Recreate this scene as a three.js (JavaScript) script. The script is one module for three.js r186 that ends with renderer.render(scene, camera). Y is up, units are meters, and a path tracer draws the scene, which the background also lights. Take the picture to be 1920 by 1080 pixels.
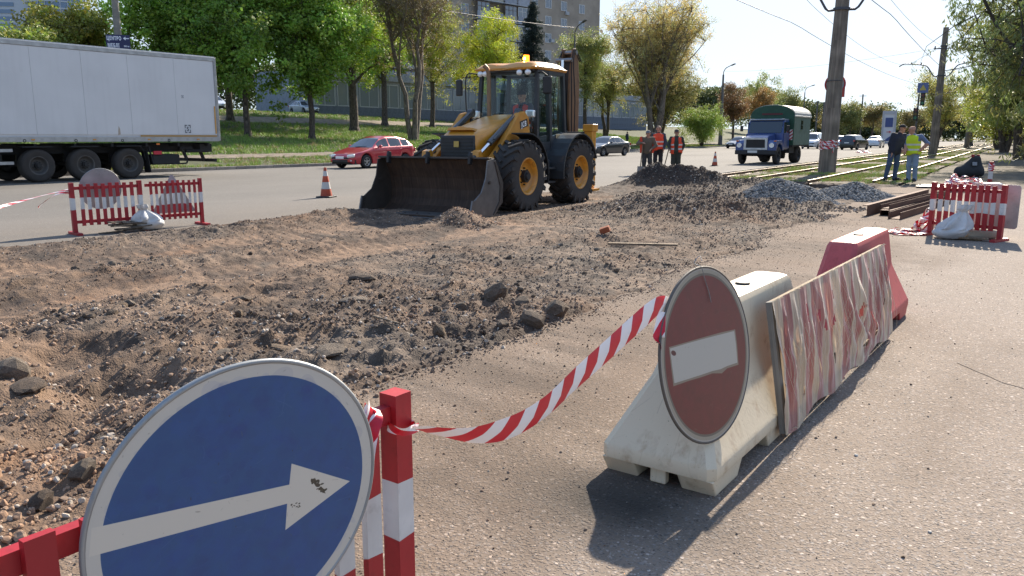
import * as THREE from 'three';
import { mergeGeometries, mergeVertices, toCreasedNormals } from 'three/addons/utils/BufferGeometryUtils.js';
import { RoundedBoxGeometry } from 'three/addons/geometries/RoundedBoxGeometry.js';

// ------------------------------------------------------------------ camera, sky, sun, exposure
// world: metres, y up, the road runs along -z, x to the right of it
const scene = new THREE.Scene();
const camera = new THREE.PerspectiveCamera(39.6, 1920 / 1080, 0.1, 3000);
camera.position.set(0, 1.4, 0);
camera.rotation.order = 'YXZ';
camera.rotation.set(THREE.MathUtils.degToRad(-10.684), THREE.MathUtils.degToRad(35.405), 0);
scene.add(camera);
const SUN = new THREE.Vector3(-0.2, 1, -1.55).normalize();
{
  const W = 512, H = 256, d = new Float32Array(W * H * 4), v = new THREE.Vector3();
  for (let j = 0; j < H; j++) for (let i = 0; i < W; i++) {
    const th = ((j + 0.5) / H - 0.5) * Math.PI, ph = ((i + 0.5) / W - 0.5) * 2 * Math.PI;
    v.set(Math.cos(ph) * Math.cos(th), Math.sin(th), Math.sin(ph) * Math.cos(th));
    const e = Math.max(0, v.y), c = v.dot(SUN), k = Math.pow(1 - e, 3.2), a = Math.acos(Math.min(1, c));
    const glow = 0.40 * Math.exp(-a * 1.9) + 0.4 * Math.exp(-a * 7);
    const o = (j * W + i) * 4;
    d[o] = 0.105 + 0.235 * k + glow * 0.8; d[o + 1] = 0.185 + 0.215 * k + glow * 0.75; d[o + 2] = 0.345 + 0.10 * k + glow * 0.68; d[o + 3] = 1;
  }
  const sky = new THREE.DataTexture(d, W, H, THREE.RGBAFormat, THREE.FloatType);
  sky.mapping = THREE.EquirectangularReflectionMapping; sky.magFilter = THREE.LinearFilter; sky.needsUpdate = true;
  scene.background = sky; scene.environment = sky;
  scene.backgroundIntensity = 1; scene.environmentIntensity = 1;
}
const sun = new THREE.DirectionalLight(new THREE.Color().setRGB(1, 0.89, 0.74), 4.7);
sun.position.copy(SUN).multiplyScalar(120); sun.target.position.set(-15, 0, -30); sun.position.add(sun.target.position);
sun.castShadow = true; sun.shadow.radius = 1.2; sun.shadow.mapSize.set(4096, 4096);
Object.assign(sun.shadow.camera, { left: -90, right: 90, top: 90, bottom: -90, near: 1, far: 400 });
scene.add(sun, sun.target);
const renderer = new THREE.WebGLRenderer({ antialias: true });
renderer.toneMapping = THREE.LinearToneMapping; renderer.toneMappingExposure = 2.45;
renderer.shadowMap.enabled = true; renderer.shadowMap.type = THREE.PCFSoftShadowMap;

// ------------------------------------------------------------------ helpers
function RNG(seed) { let s = seed | 0; return () => { s = (s + 0x6d2b79f5) | 0; let t = Math.imul(s ^ (s >>> 15), 1 | s); t = (t + Math.imul(t ^ (t >>> 7), 61 | t)) ^ t; return ((t ^ (t >>> 14)) >>> 0) / 4294967296; }; }
const rnd = RNG(7), rr = (a, b, r = rnd) => a + (b - a) * r();
const V = (x, y, z) => new THREE.Vector3(x, y, z), PI = Math.PI, deg = (a) => a * PI / 180;
const lerp = (a, b, t) => a + (b - a) * t, clamp = (x, a = 0, b = 1) => Math.min(b, Math.max(a, x)), sstep = (a, b, x) => { const t = clamp((x - a) / (b - a)); return t * t * (3 - 2 * t); };
function hash2(i, j, s = 0) { let h = Math.imul(i, 374761393) ^ Math.imul(j, 668265263) ^ Math.imul(s, 1442695041); h = Math.imul(h ^ (h >>> 13), 1274126177); return ((h ^ (h >>> 16)) >>> 0) / 4294967296; }
function vnoise(x, y, s = 0, per = 0) {
  const i = Math.floor(x), j = Math.floor(y), f = x - i, g = y - j, u = f * f * (3 - 2 * f), w = g * g * (3 - 2 * g);
  const m = (a) => (per ? ((a % per) + per) % per : a);
  return lerp(lerp(hash2(m(i), m(j), s), hash2(m(i + 1), m(j), s), u), lerp(hash2(m(i), m(j + 1), s), hash2(m(i + 1), m(j + 1), s), u), w);
}
function fbm(x, y, oct = 4, s = 0, per = 0) { let a = 0.5, t = 0, n = 0; for (let k = 0; k < oct; k++) { t += a * vnoise(x, y, s + k, per); n += a; x *= 2; y *= 2; per *= 2; a *= 0.5; } return t / n; }
function interp(xs, ys, x) { if (x <= xs[0]) return ys[0]; for (let i = 1; i < xs.length; i++) if (x <= xs[i]) return lerp(ys[i - 1], ys[i], (x - xs[i - 1]) / (xs[i] - xs[i - 1])); return ys[ys.length - 1]; }
// ---- textures
function pixTex(n, fn, srgb = true) {
  const d = new Uint8Array(n * n * 4);
  for (let j = 0; j < n; j++) for (let i = 0; i < n; i++) { const c = fn(i / n, j / n, i, j), o = (j * n + i) * 4; if (typeof c === 'number') d[o] = d[o + 1] = d[o + 2] = clamp(c) * 255; else { d[o] = clamp(c[0]) * 255; d[o + 1] = clamp(c[1]) * 255; d[o + 2] = clamp(c[2]) * 255; } d[o + 3] = 255; }
  const t = new THREE.DataTexture(d, n, n); t.wrapS = t.wrapT = THREE.RepeatWrapping; t.magFilter = THREE.LinearFilter; if (srgb) t.colorSpace = THREE.SRGBColorSpace; t.needsUpdate = true; return t;
}
function canvasTex(w, h, draw, srgb = true, repeat = false) {
  const c = document.createElement('canvas'); c.width = w; c.height = h; draw(c.getContext('2d'), w, h);
  const t = new THREE.CanvasTexture(c); if (srgb) t.colorSpace = THREE.SRGBColorSpace; t.magFilter = THREE.LinearFilter; if (repeat) t.wrapS = t.wrapT = THREE.RepeatWrapping; return t;
}
function rep(t, x, y = x) { const c = t.clone(); c.repeat.set(x, y); c.needsUpdate = true; return c; }
const T = {};
T.grunge = pixTex(512, (u, v) => { const a = fbm(u * 6, v * 6, 5, 3, 6), b = fbm(u * 40, v * 40, 3, 9, 40); return clamp(0.85 + 0.22 * (a - 0.3) - 0.05 * (b > 0.66 ? (b - 0.66) * 6 : 0), 0, 1); });
T.fine = pixTex(512, (u, v) => 0.5 + 0.5 * (fbm(u * 90, v * 90, 3, 21, 90) - 0.5) + 0.35 * (fbm(u * 8, v * 8, 3, 5, 8) - 0.5), false);
T.streak = pixTex(512, (u, v) => clamp(0.7 + 0.4 * (fbm(u * 60, v * 3, 4, 31, 0) - 0.4) + 0.25 * (fbm(u * 6, v * 6, 3, 2, 6) - 0.5)));
T.bark = pixTex(256, (u, v) => clamp(0.35 + 0.75 * fbm(u * 22, v * 5, 4, 41, 0)));
T.scuff = canvasTex(1024, 1024, (g, w) => {
  const r = RNG(91); g.fillStyle = '#f4f2ee'; g.fillRect(0, 0, w, w);
  for (let k = 0; k < 420; k++) { const x = r() * w, y = r() * w, L = 20 + 160 * r() * r(), a = r() < 0.6 ? 1.57 + (r() - 0.5) * 0.5 : r() * 6; g.strokeStyle = `rgba(${r() < 0.6 ? '120,98,70' : '70,66,60'},${0.03 + 0.16 * r() * r()})`; g.lineWidth = 0.7 + 5 * r() * r(); g.beginPath(); g.moveTo(x, y); g.quadraticCurveTo(x + Math.cos(a) * L * 0.5 + 12 * (r() - 0.5), y + Math.sin(a) * L * 0.5 + 12 * (r() - 0.5), x + Math.cos(a) * L, y + Math.sin(a) * L); g.stroke(); }
  for (let k = 0; k < 2600; k++) { const s = 0.6 + 3.2 * r() * r() * r(); g.fillStyle = `rgba(${r() < 0.7 ? '105,82,58' : '60,55,50'},${0.08 + 0.35 * r()})`; g.beginPath(); g.ellipse(r() * w, r() * w, s, s * 0.7, r() * 6, 0, 7); g.fill(); }
  for (let k = 0; k < 60; k++) { const x = r() * w, y = r() * w; for (let i = 0; i < 26; i++) { g.fillStyle = `rgba(128,104,76,${0.025 + 0.03 * r()})`; g.beginPath(); g.ellipse(x + 50 * (r() - 0.5), y + 60 * (r() - 0.5), 4 + 14 * r(), 3 + 12 * r(), r() * 6, 0, 7); g.fill(); } }
}, true, true);
T.grime = pixTex(512, (u, v) => clamp(0.96 - 0.02 * Math.max(0, fbm(u * 46, v * 2, 3, 61, 0) - 0.5) * 2 - 0.05 * fbm(u * 5, v * 5, 3, 62, 5)));
function chips(seed, n, size, heights) {
  return canvasTex(1024, 1024, (g, w) => {
    const r = RNG(seed); g.fillStyle = heights ? 'rgb(70,70,70)' : 'rgb(176,170,162)'; g.fillRect(0, 0, w, w);
    for (let k = 0; k < n; k++) {
      const x = r() * w, y = r() * w, s = size * (0.35 + 1.3 * r() * r()), a = r() * 6.3, q = r(), lum = heights ? 90 + 150 * q : (q > 0.94 ? 225 + 30 * r() : q < 0.2 ? 105 + 40 * r() : 150 + 60 * r()), wm = heights ? 0 : 10 * (r() - 0.4);
      g.fillStyle = `rgb(${lum + wm | 0},${lum | 0},${lum - wm | 0})`;
      for (const ox of [0, -w, w]) for (const oy of [0, -w, w]) { if (x + ox < -20 || x + ox > w + 20 || y + oy < -20 || y + oy > w + 20) continue; g.beginPath(); g.ellipse(x + ox, y + oy, s, s * (0.45 + 0.5 * q), a, 0, 7); g.fill(); }
    }
  }, !heights, true);
}
T.asphalt = chips(11, 30000, 3.4, false); T.asphaltH = chips(11, 30000, 3.4, true);
T.dirt = canvasTex(1024, 1024, (g, w) => {
  const r = RNG(5), im = g.createImageData(w, w), d = im.data;
  for (let j = 0; j < w; j++) for (let i = 0; i < w; i++) { const u = i / w, v = j / w, a = fbm(u * 12, v * 12, 6, 77, 12), o = (j * w + i) * 4, l = 130 + 120 * a; d[o] = l; d[o + 1] = l * 0.985; d[o + 2] = l * 0.965; d[o + 3] = 255; }
  g.putImageData(im, 0, 0);
  for (let k = 0; k < 9000; k++) { const x = r() * w, y = r() * w, s = 1 + 4 * r() * r(), l = 130 + 115 * r(); g.fillStyle = `rgb(${l | 0},${l * 0.97 | 0},${l * 0.93 | 0})`; g.beginPath(); g.ellipse(x, y, s, s * 0.7, r() * 6, 0, 7); g.fill(); }
}, true, true);
T.dirtH = pixTex(1024, (u, v) => 0.6 * fbm(u * 24, v * 24, 6, 78, 24) + 0.4 * fbm(u * 100, v * 100, 3, 79, 100), false);
// ---- materials
const lin = (c) => (typeof c === 'number' ? new THREE.Color(c) : new THREE.Color().setRGB(c[0], c[1], c[2]));
function mat(c, rough = 0.7, metal = 0, o = {}) { const { phys, ...q } = o; const M = phys || q.transmission || q.clearcoat || q.sheen ? THREE.MeshPhysicalMaterial : THREE.MeshStandardMaterial; return new M({ color: lin(c), roughness: rough, metalness: metal, side: THREE.DoubleSide, ...q }); }
const M = {
  red: mat([0.42, 0.018, 0.022], 0.5, 0, { map: T.grunge, bumpMap: T.fine, bumpScale: 0.0006 }),
  white: mat([0.72, 0.71, 0.68], 0.6, 0, { map: T.grunge }),
  paint: mat([1, 1, 1], 0.52, 0, { vertexColors: true, map: T.grunge, bumpMap: T.fine, bumpScale: 0.0008 }),
  vcol: mat([1, 1, 1], 0.85, 0, { vertexColors: true, map: T.grunge }),
  steel: mat([0.32, 0.31, 0.30], 0.45, 0.8, { map: T.grunge }),
  galv: mat([0.36, 0.38, 0.39], 0.55, 0.45, { map: T.grunge }),
  chrome: mat([0.75, 0.76, 0.78], 0.15, 1),
  black: mat([0.018, 0.018, 0.019], 0.55, 0, { map: T.grunge }),
  rubber: mat([0.022, 0.021, 0.021], 0.85, 0, { map: T.grunge, bumpMap: T.fine, bumpScale: 0.002 }),
  dustyRubber: mat([0.055, 0.048, 0.042], 0.95, 0, { map: T.grunge, bumpMap: T.fine, bumpScale: 0.003 }),
  rust: mat([0.14, 0.062, 0.032], 0.85, 0.1, { map: T.grunge, bumpMap: T.fine, bumpScale: 0.002 }),
  wood: mat([0.38, 0.27, 0.17], 0.85, 0, { map: T.streak }),
  oldwood: mat([0.24, 0.19, 0.14], 0.9, 0, { map: T.streak, bumpMap: T.streak, bumpScale: 0.002 }),
  concrete: mat([0.30, 0.27, 0.235], 0.92, 0, { map: T.grunge, bumpMap: T.fine, bumpScale: 0.004 }),
  glass: mat([0.92, 0.97, 0.96], 0.03, 0, { transmission: 1, thickness: 0, ior: 1.45 }),
  tintglass: mat([0.16, 0.20, 0.22], 0.04, 0, { transmission: 0.75, thickness: 0, ior: 1.5 }),
  darkglass: mat([0.02, 0.025, 0.03], 0.06, 0, { clearcoat: 1, clearcoatRoughness: 0.03 }),
  lamp: mat([0.8, 0.8, 0.78], 0.12, 0.25, { clearcoat: 1 }),
  tail: mat([0.4, 0.01, 0.01], 0.2, 0, { clearcoat: 1 }),
  bark: mat([0.17, 0.135, 0.108], 0.95, 0, { map: T.bark, bumpMap: T.bark, bumpScale: 0.02 }),
};
// ---- geometry
const qE = new THREE.Euler(), qQ = new THREE.Quaternion(), qM = new THREE.Matrix4(), qP = new THREE.Vector3(), qS = new THREE.Vector3();
function xf(g, p = [0, 0, 0], r = [0, 0, 0], s = [1, 1, 1]) { g.applyMatrix4(qM.compose(qP.set(...p), qQ.setFromEuler(qE.set(...r)), qS.set(...s))); return g; }
function box(w, h, d, x = 0, y = 0, z = 0, r = [0, 0, 0], bevel = 0) { const g = bevel ? new RoundedBoxGeometry(w, h, d, 2, bevel) : new THREE.BoxGeometry(w, h, d); return xf(g, [x, y, z], r); }
function cyl(r0, r1, h, x = 0, y = 0, z = 0, r = [0, 0, 0], seg = 16, open = false) { return xf(new THREE.CylinderGeometry(r0, r1, h, seg, 1, open), [x, y, z], r); }
function bar(a, b, r0, r1 = r0, seg = 8) { // tapered round bar between two points
  const A = Array.isArray(a) ? V(...a) : a, B = Array.isArray(b) ? V(...b) : b, d = B.clone().sub(A), L = d.length();
  const g = new THREE.CylinderGeometry(r1, r0, L, seg, 1); g.applyMatrix4(qM.compose(A.clone().add(B).multiplyScalar(0.5), qQ.setFromUnitVectors(V(0, 1, 0), d.normalize()), V(1, 1, 1))); return g;
}
function beam(a, b, w, h, up = V(0, 1, 0)) { // square bar between two points
  const A = V(...a), B = V(...b), z = B.clone().sub(A), L = z.length(); z.normalize(); const x = up.clone().cross(z).normalize(), y = z.clone().cross(x);
  const g = new THREE.BoxGeometry(w, h, L); g.applyMatrix4(new THREE.Matrix4().makeBasis(x, y, z).setPosition(A.add(B).multiplyScalar(0.5))); return g;
}
function pipe(pts, r, seg = 8, n = 0, closed = false) { return new THREE.TubeGeometry(new THREE.CatmullRomCurve3(pts.map((p) => (Array.isArray(p) ? V(...p) : p)), closed, 'catmullrom', 0.3), n || pts.length * 5, r, seg, closed); }
function ext(pts, depth, bevel = 0, holes = []) { // profile in xy, thickness along z centred on 0
  const s = new THREE.Shape(pts.map((p) => new THREE.Vector2(p[0], p[1])));
  for (const h of holes) s.holes.push(new THREE.Path(h.map((p) => new THREE.Vector2(p[0], p[1]))));
  const g = new THREE.ExtrudeGeometry(s, { depth: depth - 2 * bevel, bevelEnabled: bevel > 0, bevelThickness: bevel, bevelSize: bevel, bevelOffset: -bevel, bevelSegments: 2, curveSegments: 16, steps: 1 });
  return g.translate(0, 0, -depth / 2 + bevel);
}
function extX(pts, width, bevel = 0, holes = []) { return ext(pts.map((p) => [-p[0], p[1]]), width, bevel, holes.map((h) => h.map((p) => [-p[0], p[1]]))).rotateY(PI / 2); } // profile as [z, y], width along x
function lathe(pts, seg = 24) { return new THREE.LatheGeometry(pts.map((p) => new THREE.Vector2(p[0], p[1])), seg); }
function plainify(g) { let q = g.index ? g.toNonIndexed() : g; for (const k of Object.keys(q.attributes)) if (!['position', 'normal', 'uv', 'color'].includes(k)) q.deleteAttribute(k); if (!q.attributes.normal) q.computeVertexNormals(); if (!q.attributes.uv) q.setAttribute('uv', new THREE.BufferAttribute(new Float32Array(q.attributes.position.count * 2), 2)); q.morphAttributes = {}; q.groups = []; return q; }
function merge(list) { const l = list.flat(9).map(plainify); const anyC = l.some((g) => g.attributes.color); if (anyC) for (const g of l) if (!g.attributes.color) g.setAttribute('color', new THREE.BufferAttribute(new Float32Array(g.attributes.position.count * 3).fill(1), 3)); return l.length === 1 ? l[0] : mergeGeometries(l); }
function muv(g, s = 1) { // uv in metres by the axis each face looks along
  const p = g.attributes.position, n = g.attributes.normal, u = new Float32Array(p.count * 2);
  for (let i = 0; i < p.count; i++) { const ax = Math.abs(n.getX(i)), ay = Math.abs(n.getY(i)), az = Math.abs(n.getZ(i)); const x = p.getX(i), y = p.getY(i), z = p.getZ(i); if (ay > ax && ay > az) { u[2 * i] = x * s; u[2 * i + 1] = z * s; } else if (ax > az) { u[2 * i] = z * s; u[2 * i + 1] = y * s; } else { u[2 * i] = x * s; u[2 * i + 1] = y * s; } }
  g.setAttribute('uv', new THREE.BufferAttribute(u, 2)); return g;
}
function tint(g, c) { const q = plainify(g), n = q.attributes.position.count, a = new Float32Array(n * 3); for (let i = 0; i < n; i++) a.set(c, i * 3); q.setAttribute('color', new THREE.BufferAttribute(a, 3)); return q; }
const taken = {};
function numbered(n) { if (taken[n] === undefined) { taken[n] = 0; return n; } taken[n]++; return n + '_' + String(taken[n]).padStart(3, '0'); }
function mesh(name, geos, m, parent, uvs = 1) { const g = merge(Array.isArray(geos) ? geos : [geos]); if (uvs) muv(g, uvs); const o = new THREE.Mesh(g, m); o.name = name; parent.add(o); return o; }
function thing(name, label, category, [x, y, z] = [0, 0, 0], turn = 0, group) { const o = new THREE.Group(); o.name = numbered(name); o.position.set(x, y, z); o.rotation.y = turn; o.userData = { label, category }; if (group) o.userData.group = group; scene.add(o); return o; }
function single(name, geos, m, label, category, group, pos = [0, 0, 0], turn = 0, uvs = 1) { const o = mesh(numbered(name), geos, m, scene, uvs); o.userData = { label, category }; if (group) o.userData.group = group; o.position.set(...pos); o.rotation.y = turn; return o; }
function struct(name, geos, m, uvs = 1) { const o = mesh(numbered(name), geos, m, scene, uvs); o.userData = { kind: 'structure' }; return o; }
function dup(src, pos, turn = 0, label, group) { const r = src.clone(); r.name = numbered(src.name.replace(/_\d{3}$/, '')); r.userData = { ...src.userData }; if (label) r.userData.label = label; if (group) r.userData.group = group; r.position.set(...pos); r.rotation.y = turn; scene.add(r); return r; }
function gridSheet(xs, zs, hf, cf) { // height field over given x and z lines; uv in metres; optional vertex colours
  const nx = xs.length, nz = zs.length, P = new Float32Array(nx * nz * 3), U = new Float32Array(nx * nz * 2), C = cf ? new Float32Array(nx * nz * 3) : null, I = [];
  for (let j = 0; j < nz; j++) for (let i = 0; i < nx; i++) { const k = j * nx + i, x = typeof xs[i] === 'function' ? xs[i](zs[j]) : xs[i], z = zs[j], y = hf(x, z); P.set([x, y, z], k * 3); U.set([x, z], k * 2); if (C) C.set(cf(x, z, y), k * 3); if (i < nx - 1 && j < nz - 1) I.push(k, k + nx, k + 1, k + 1, k + nx, k + nx + 1); }
  const g = new THREE.BufferGeometry(); g.setAttribute('position', new THREE.BufferAttribute(P, 3)); g.setAttribute('uv', new THREE.BufferAttribute(U, 2)); if (C) g.setAttribute('color', new THREE.BufferAttribute(C, 3)); g.setIndex(I); g.computeVertexNormals();
  if (g.attributes.normal.getY(Math.floor(nx * nz / 2)) < 0) { for (let k = 0; k < I.length; k += 3) { const t = I[k]; I[k] = I[k + 1]; I[k + 1] = t; } g.setIndex(I); g.computeVertexNormals(); }
  return g;
}
function sheet(name, geo, m, parent = scene) { const o = new THREE.Mesh(geo, m); o.name = parent === scene ? numbered(name) : name; parent.add(o); if (parent === scene) o.userData.kind = 'structure'; return o; }
const range = (a, b, step) => { const n = Math.max(1, Math.round(Math.abs(b - a) / step)); return Array.from({ length: n + 1 }, (_, i) => a + (b - a) * i / n); };
function instanced(name, geo, m, list, parent, colors) { const o = new THREE.InstancedMesh(geo, m, list.length); list.forEach((mm, i) => o.setMatrixAt(i, mm)); if (colors) colors.forEach((c, i) => o.setColorAt(i, lin(c))); o.name = parent === scene ? numbered(name) : name; o.userData.kind = 'stuff'; parent.add(o); return o; }
const tm = (x, y, z, s, rx = 0, ry = 0, rz = 0, sy = s, sz = s) => new THREE.Matrix4().compose(V(x, y, z), new THREE.Quaternion().setFromEuler(new THREE.Euler(rx, ry, rz)), V(s, sy, sz));
function rockGeo(seed, flat = 0.7, detail = 1) { const r = RNG(seed), g0 = new THREE.IcosahedronGeometry(1, detail); g0.deleteAttribute('uv'); g0.deleteAttribute('normal'); const g = mergeVertices(g0), p = g.attributes.position, cut = Array.from({ length: 7 }, () => V(r() - 0.5, r() - 0.5, r() - 0.5).normalize()), dist = cut.map(() => 0.62 + 0.3 * r()); const v = V(0, 0, 0); for (let i = 0; i < p.count; i++) { v.fromBufferAttribute(p, i); cut.forEach((c, k) => { const q = v.dot(c); if (q > dist[k]) v.addScaledVector(c, dist[k] - q); }); v.multiplyScalar(0.9 + 0.2 * r()); p.setXYZ(i, v.x, v.y * flat, v.z); } const q = g.toNonIndexed(); q.computeVertexNormals(); return muv(q, 1); }
// ------------------------------------------------------------------ the setting
const KZ = [-20, 28, 50, 68, 82, 117, 160, 400, 900], KX = [-30.6, -30.6, -33.5, -37.5, -40.5, -44, -47, -70, -120];
const kerbX = (z) => interp(KZ, KX, -z);
const SY = [0, 1.5, 3.4, 4, 5.6, 14, 21, 25, 29, 33, 45, 60, 100, 400], HY = [0.13, 0.15, 0.3, 0.36, 0.5, 1.3, 1.95, 2.6, 3.2, 3.8, 4.3, 4.6, 5.4, 9];
const roadR = (z) => (z > -24 ? -10.9 : -10.9 - 0.065 * (-24 - z));      // kerb between road and tram bed
const bedR = (z) => -4.35 - 0.06 * (-24 - z);
function terrainY(x, z) { const s = kerbX(z) - x; return s > 0 ? interp(SY, HY, s) : 0; }
const xFar = (z) => -11.25 + 0.35 * (fbm(z * 0.7, 3, 3, 51) - 0.5) * 2 * 0.6;
const xNear = (z) => interp([-26, -20, -16, -12, -8.6, -5.2, 0, 5], [-4.5, -4.1, -3.75, -3.7, -3.5, -3.1, -2.95, -2.9], z) + 0.34 * (fbm(z * 0.9, 8, 4, 52) - 0.5) * 2;
const bump = (d, w) => Math.exp(-(d * d) / (w * w));
function roughMask(x, z) {
  let r = 1;
  const c1 = -9.05 + 0.15 * Math.sin(z * 0.3), c2 = -7.25 + 0.2 * Math.sin(z * 0.25 + 1);
  if (z > -11) r -= 0.85 * Math.max(bump(x - c1, 0.68), bump(x - c2, 0.6), 0.5 * bump(x + 5.6 - 0.1 * z, 0.4)) * sstep(-11, -9.5, z);
  r -= 0.7 * bump(x + 6.6, 0.9) * bump(z + 9.8, 1.2);
  r *= 1 - 0.8 * sstep(-11.5, -11.0, x) * sstep(-8.0, -8.5, x) * sstep(-16.5, -16, z) * sstep(-10, -10.6, z);
  r *= 0.55 + 0.75 * fbm(x * 0.6, z * 0.45, 2, 61);
  return clamp(r, 0.06, 1.2);
}
const holes = [[-5.55, -2.6, 0.34, 0.2], [-5.1, -2.2, 0.25, 0.14], [-4.45, -2.3, 0.3, 0.26], [-6.6, -2.4, 0.35, 0.14], [-4.95, -9.3, 0.3, 0.14], [-3.9, -1.75, 0.25, 0.12], [-6.1, -4.6, 0.3, 0.1]];
const lumps = [[-9.7, -21.2, 1.2, 0.75, 0.46], [-8.6, -21.6, 0.9, 0.6, 0.34], [-7.5, -22.3, 0.6, 0.45, 0.24], [-10.1, -21.0, 0.5, 0.5, 0.16], [-5.9, -12.9, 0.9, 0.7, 0.2], [-5.2, -13.8, 0.9, 0.7, 0.26], [-4.5, -14.7, 0.8, 0.6, 0.24], [-6.6, -13.6, 1.2, 0.8, 0.22], [-6.9, -17.5, 1.6, 0.9, 0.28], [-4.0, -16.6, 0.5, 0.5, 0.22], [-6.2, -9.6, 1.1, 0.8, 0.1], [-10.6, -9.4, 0.5, 0.8, 0.1], [-7.8, -9.7, 0.5, 0.35, 0.16], [-8.3, -10.0, 0.6, 0.3, 0.14]];
function pitY(x, z) {
  let d = Math.min(x - xFar(z), xNear(z) - x);
  if (d < -0.3) return -0.045;
  d += 0.16 * (fbm(x * 5, z * 5, 3, 85) - 0.5);
  const R = roughMask(x, z), m = sstep(-0.06, 0.1, d);
  let h = 0.012 + 0.06 * bump(x + 10.35, 0.4) * (0.5 + fbm(z * 0.6, 1, 2, 71)) + 0.065 * bump(x + 8.1, 0.33) * sstep(-12, -9, z) - 0.055 * bump(x + 9.05, 0.5) * sstep(-11, -9, z) - 0.06 * bump(x + 7.25, 0.4) * sstep(-10, -8, z);
  const warp = 0.25 * fbm(x * 2, z * 2, 2, 72);
  const amp = R * (0.66 + 0.34 * sstep(-6.5, -3, z) * sstep(-8.2, -6.6, x));
  h += amp * (0.10 * (fbm(x * 1.3 + warp, z * 1.0, 3, 73) - 0.5) + 0.065 * (1 - Math.abs(2 * fbm(x * 4.2 + warp, z * 3.6, 3, 74) - 1) * 1.6 - 0.35) + 0.085 * (fbm(x * 9 + warp * 3, z * 8, 3, 75) - 0.5) + 0.05 * Math.max(0, fbm(x * 6.5, z * 6.5, 2, 87) - 0.6) * 4) + 0.03 * (fbm(x * 24, z * 24, 2, 76) - 0.5);
  if (R < 0.6) h += 0.012 * (1 - R) * Math.sin(z * 34 + 5 * Math.abs(x + 7.25)) * fbm(x * 3, z * 3, 2, 79);   // tread prints in the wheel tracks
  for (const [a, b, w, q] of holes) h -= q * bump(Math.hypot(x - a, z - b), w);
  for (const [a, b, rx, rz, q] of lumps) { const e = Math.hypot((x - a) / rx, (z - b) / rz); if (e < 2.2) h += q * Math.exp(-e * e * 1.1) * (0.72 + 0.56 * fbm(x * 3.1, z * 3.1, 3, 77)) + 0.05 * q * (fbm(x * 11, z * 11, 2, 78) - 0.5); }
  h -= 0.42 * sstep(-22.6, -23.6, z) * sstep(-25.0, -24.6, z) * sstep(-9.2, -8.4, x) * sstep(-4.4, -5.2, x);   // trench before the cut rails
  h = lerp(h, Math.max(h, 0.012) * 0.6 + 0.006, 1 - sstep(0.05, 0.5, d));
  return lerp(-0.045, h, m);
}
function pitC(x, z, y) {
  const R = roughMask(x, z), a = fbm(x * 0.8, z * 0.6, 4, 81), b = fbm(x * 3, z * 3, 4, 82);
  const brown = [0.195, 0.132, 0.090], sand = [0.36, 0.232, 0.15], grey = [0.185, 0.145, 0.113], dark = [0.07, 0.048, 0.036], orange = [0.28, 0.145, 0.072];
  let c = brown.slice(); const mix = (k, t) => { t = clamp(t); c = c.map((v, i) => lerp(v, k[i], t)); };
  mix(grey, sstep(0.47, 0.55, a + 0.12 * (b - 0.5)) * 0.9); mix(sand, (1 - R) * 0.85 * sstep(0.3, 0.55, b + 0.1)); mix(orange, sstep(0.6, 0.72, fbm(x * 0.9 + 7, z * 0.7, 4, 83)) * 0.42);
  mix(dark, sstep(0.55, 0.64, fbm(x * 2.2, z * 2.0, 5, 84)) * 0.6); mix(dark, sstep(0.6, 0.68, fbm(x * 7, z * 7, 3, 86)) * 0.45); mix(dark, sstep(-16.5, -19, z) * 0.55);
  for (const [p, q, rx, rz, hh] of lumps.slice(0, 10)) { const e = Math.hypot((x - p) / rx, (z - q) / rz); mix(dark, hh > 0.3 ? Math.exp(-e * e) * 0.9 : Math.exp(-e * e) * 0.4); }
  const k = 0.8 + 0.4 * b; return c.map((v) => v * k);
}
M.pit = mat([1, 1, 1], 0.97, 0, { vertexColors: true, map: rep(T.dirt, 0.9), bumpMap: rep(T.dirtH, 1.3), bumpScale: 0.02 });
M.earth = mat([1, 1, 1], 0.97, 0, { vertexColors: true, map: rep(T.dirt, 0.35), bumpMap: rep(T.dirtH, 0.6), bumpScale: 0.03 });
M.road = mat([1, 1, 1], 0.93, 0, { vertexColors: true, map: rep(T.asphalt, 0.55), bumpMap: rep(T.asphaltH, 0.55), bumpScale: 0.004 });
M.pave = mat([1, 1, 1], 1.0, 0, { vertexColors: true, map: rep(T.asphalt, 0.62), bumpMap: rep(T.asphaltH, 0.62), bumpScale: 0.005 });
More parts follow.
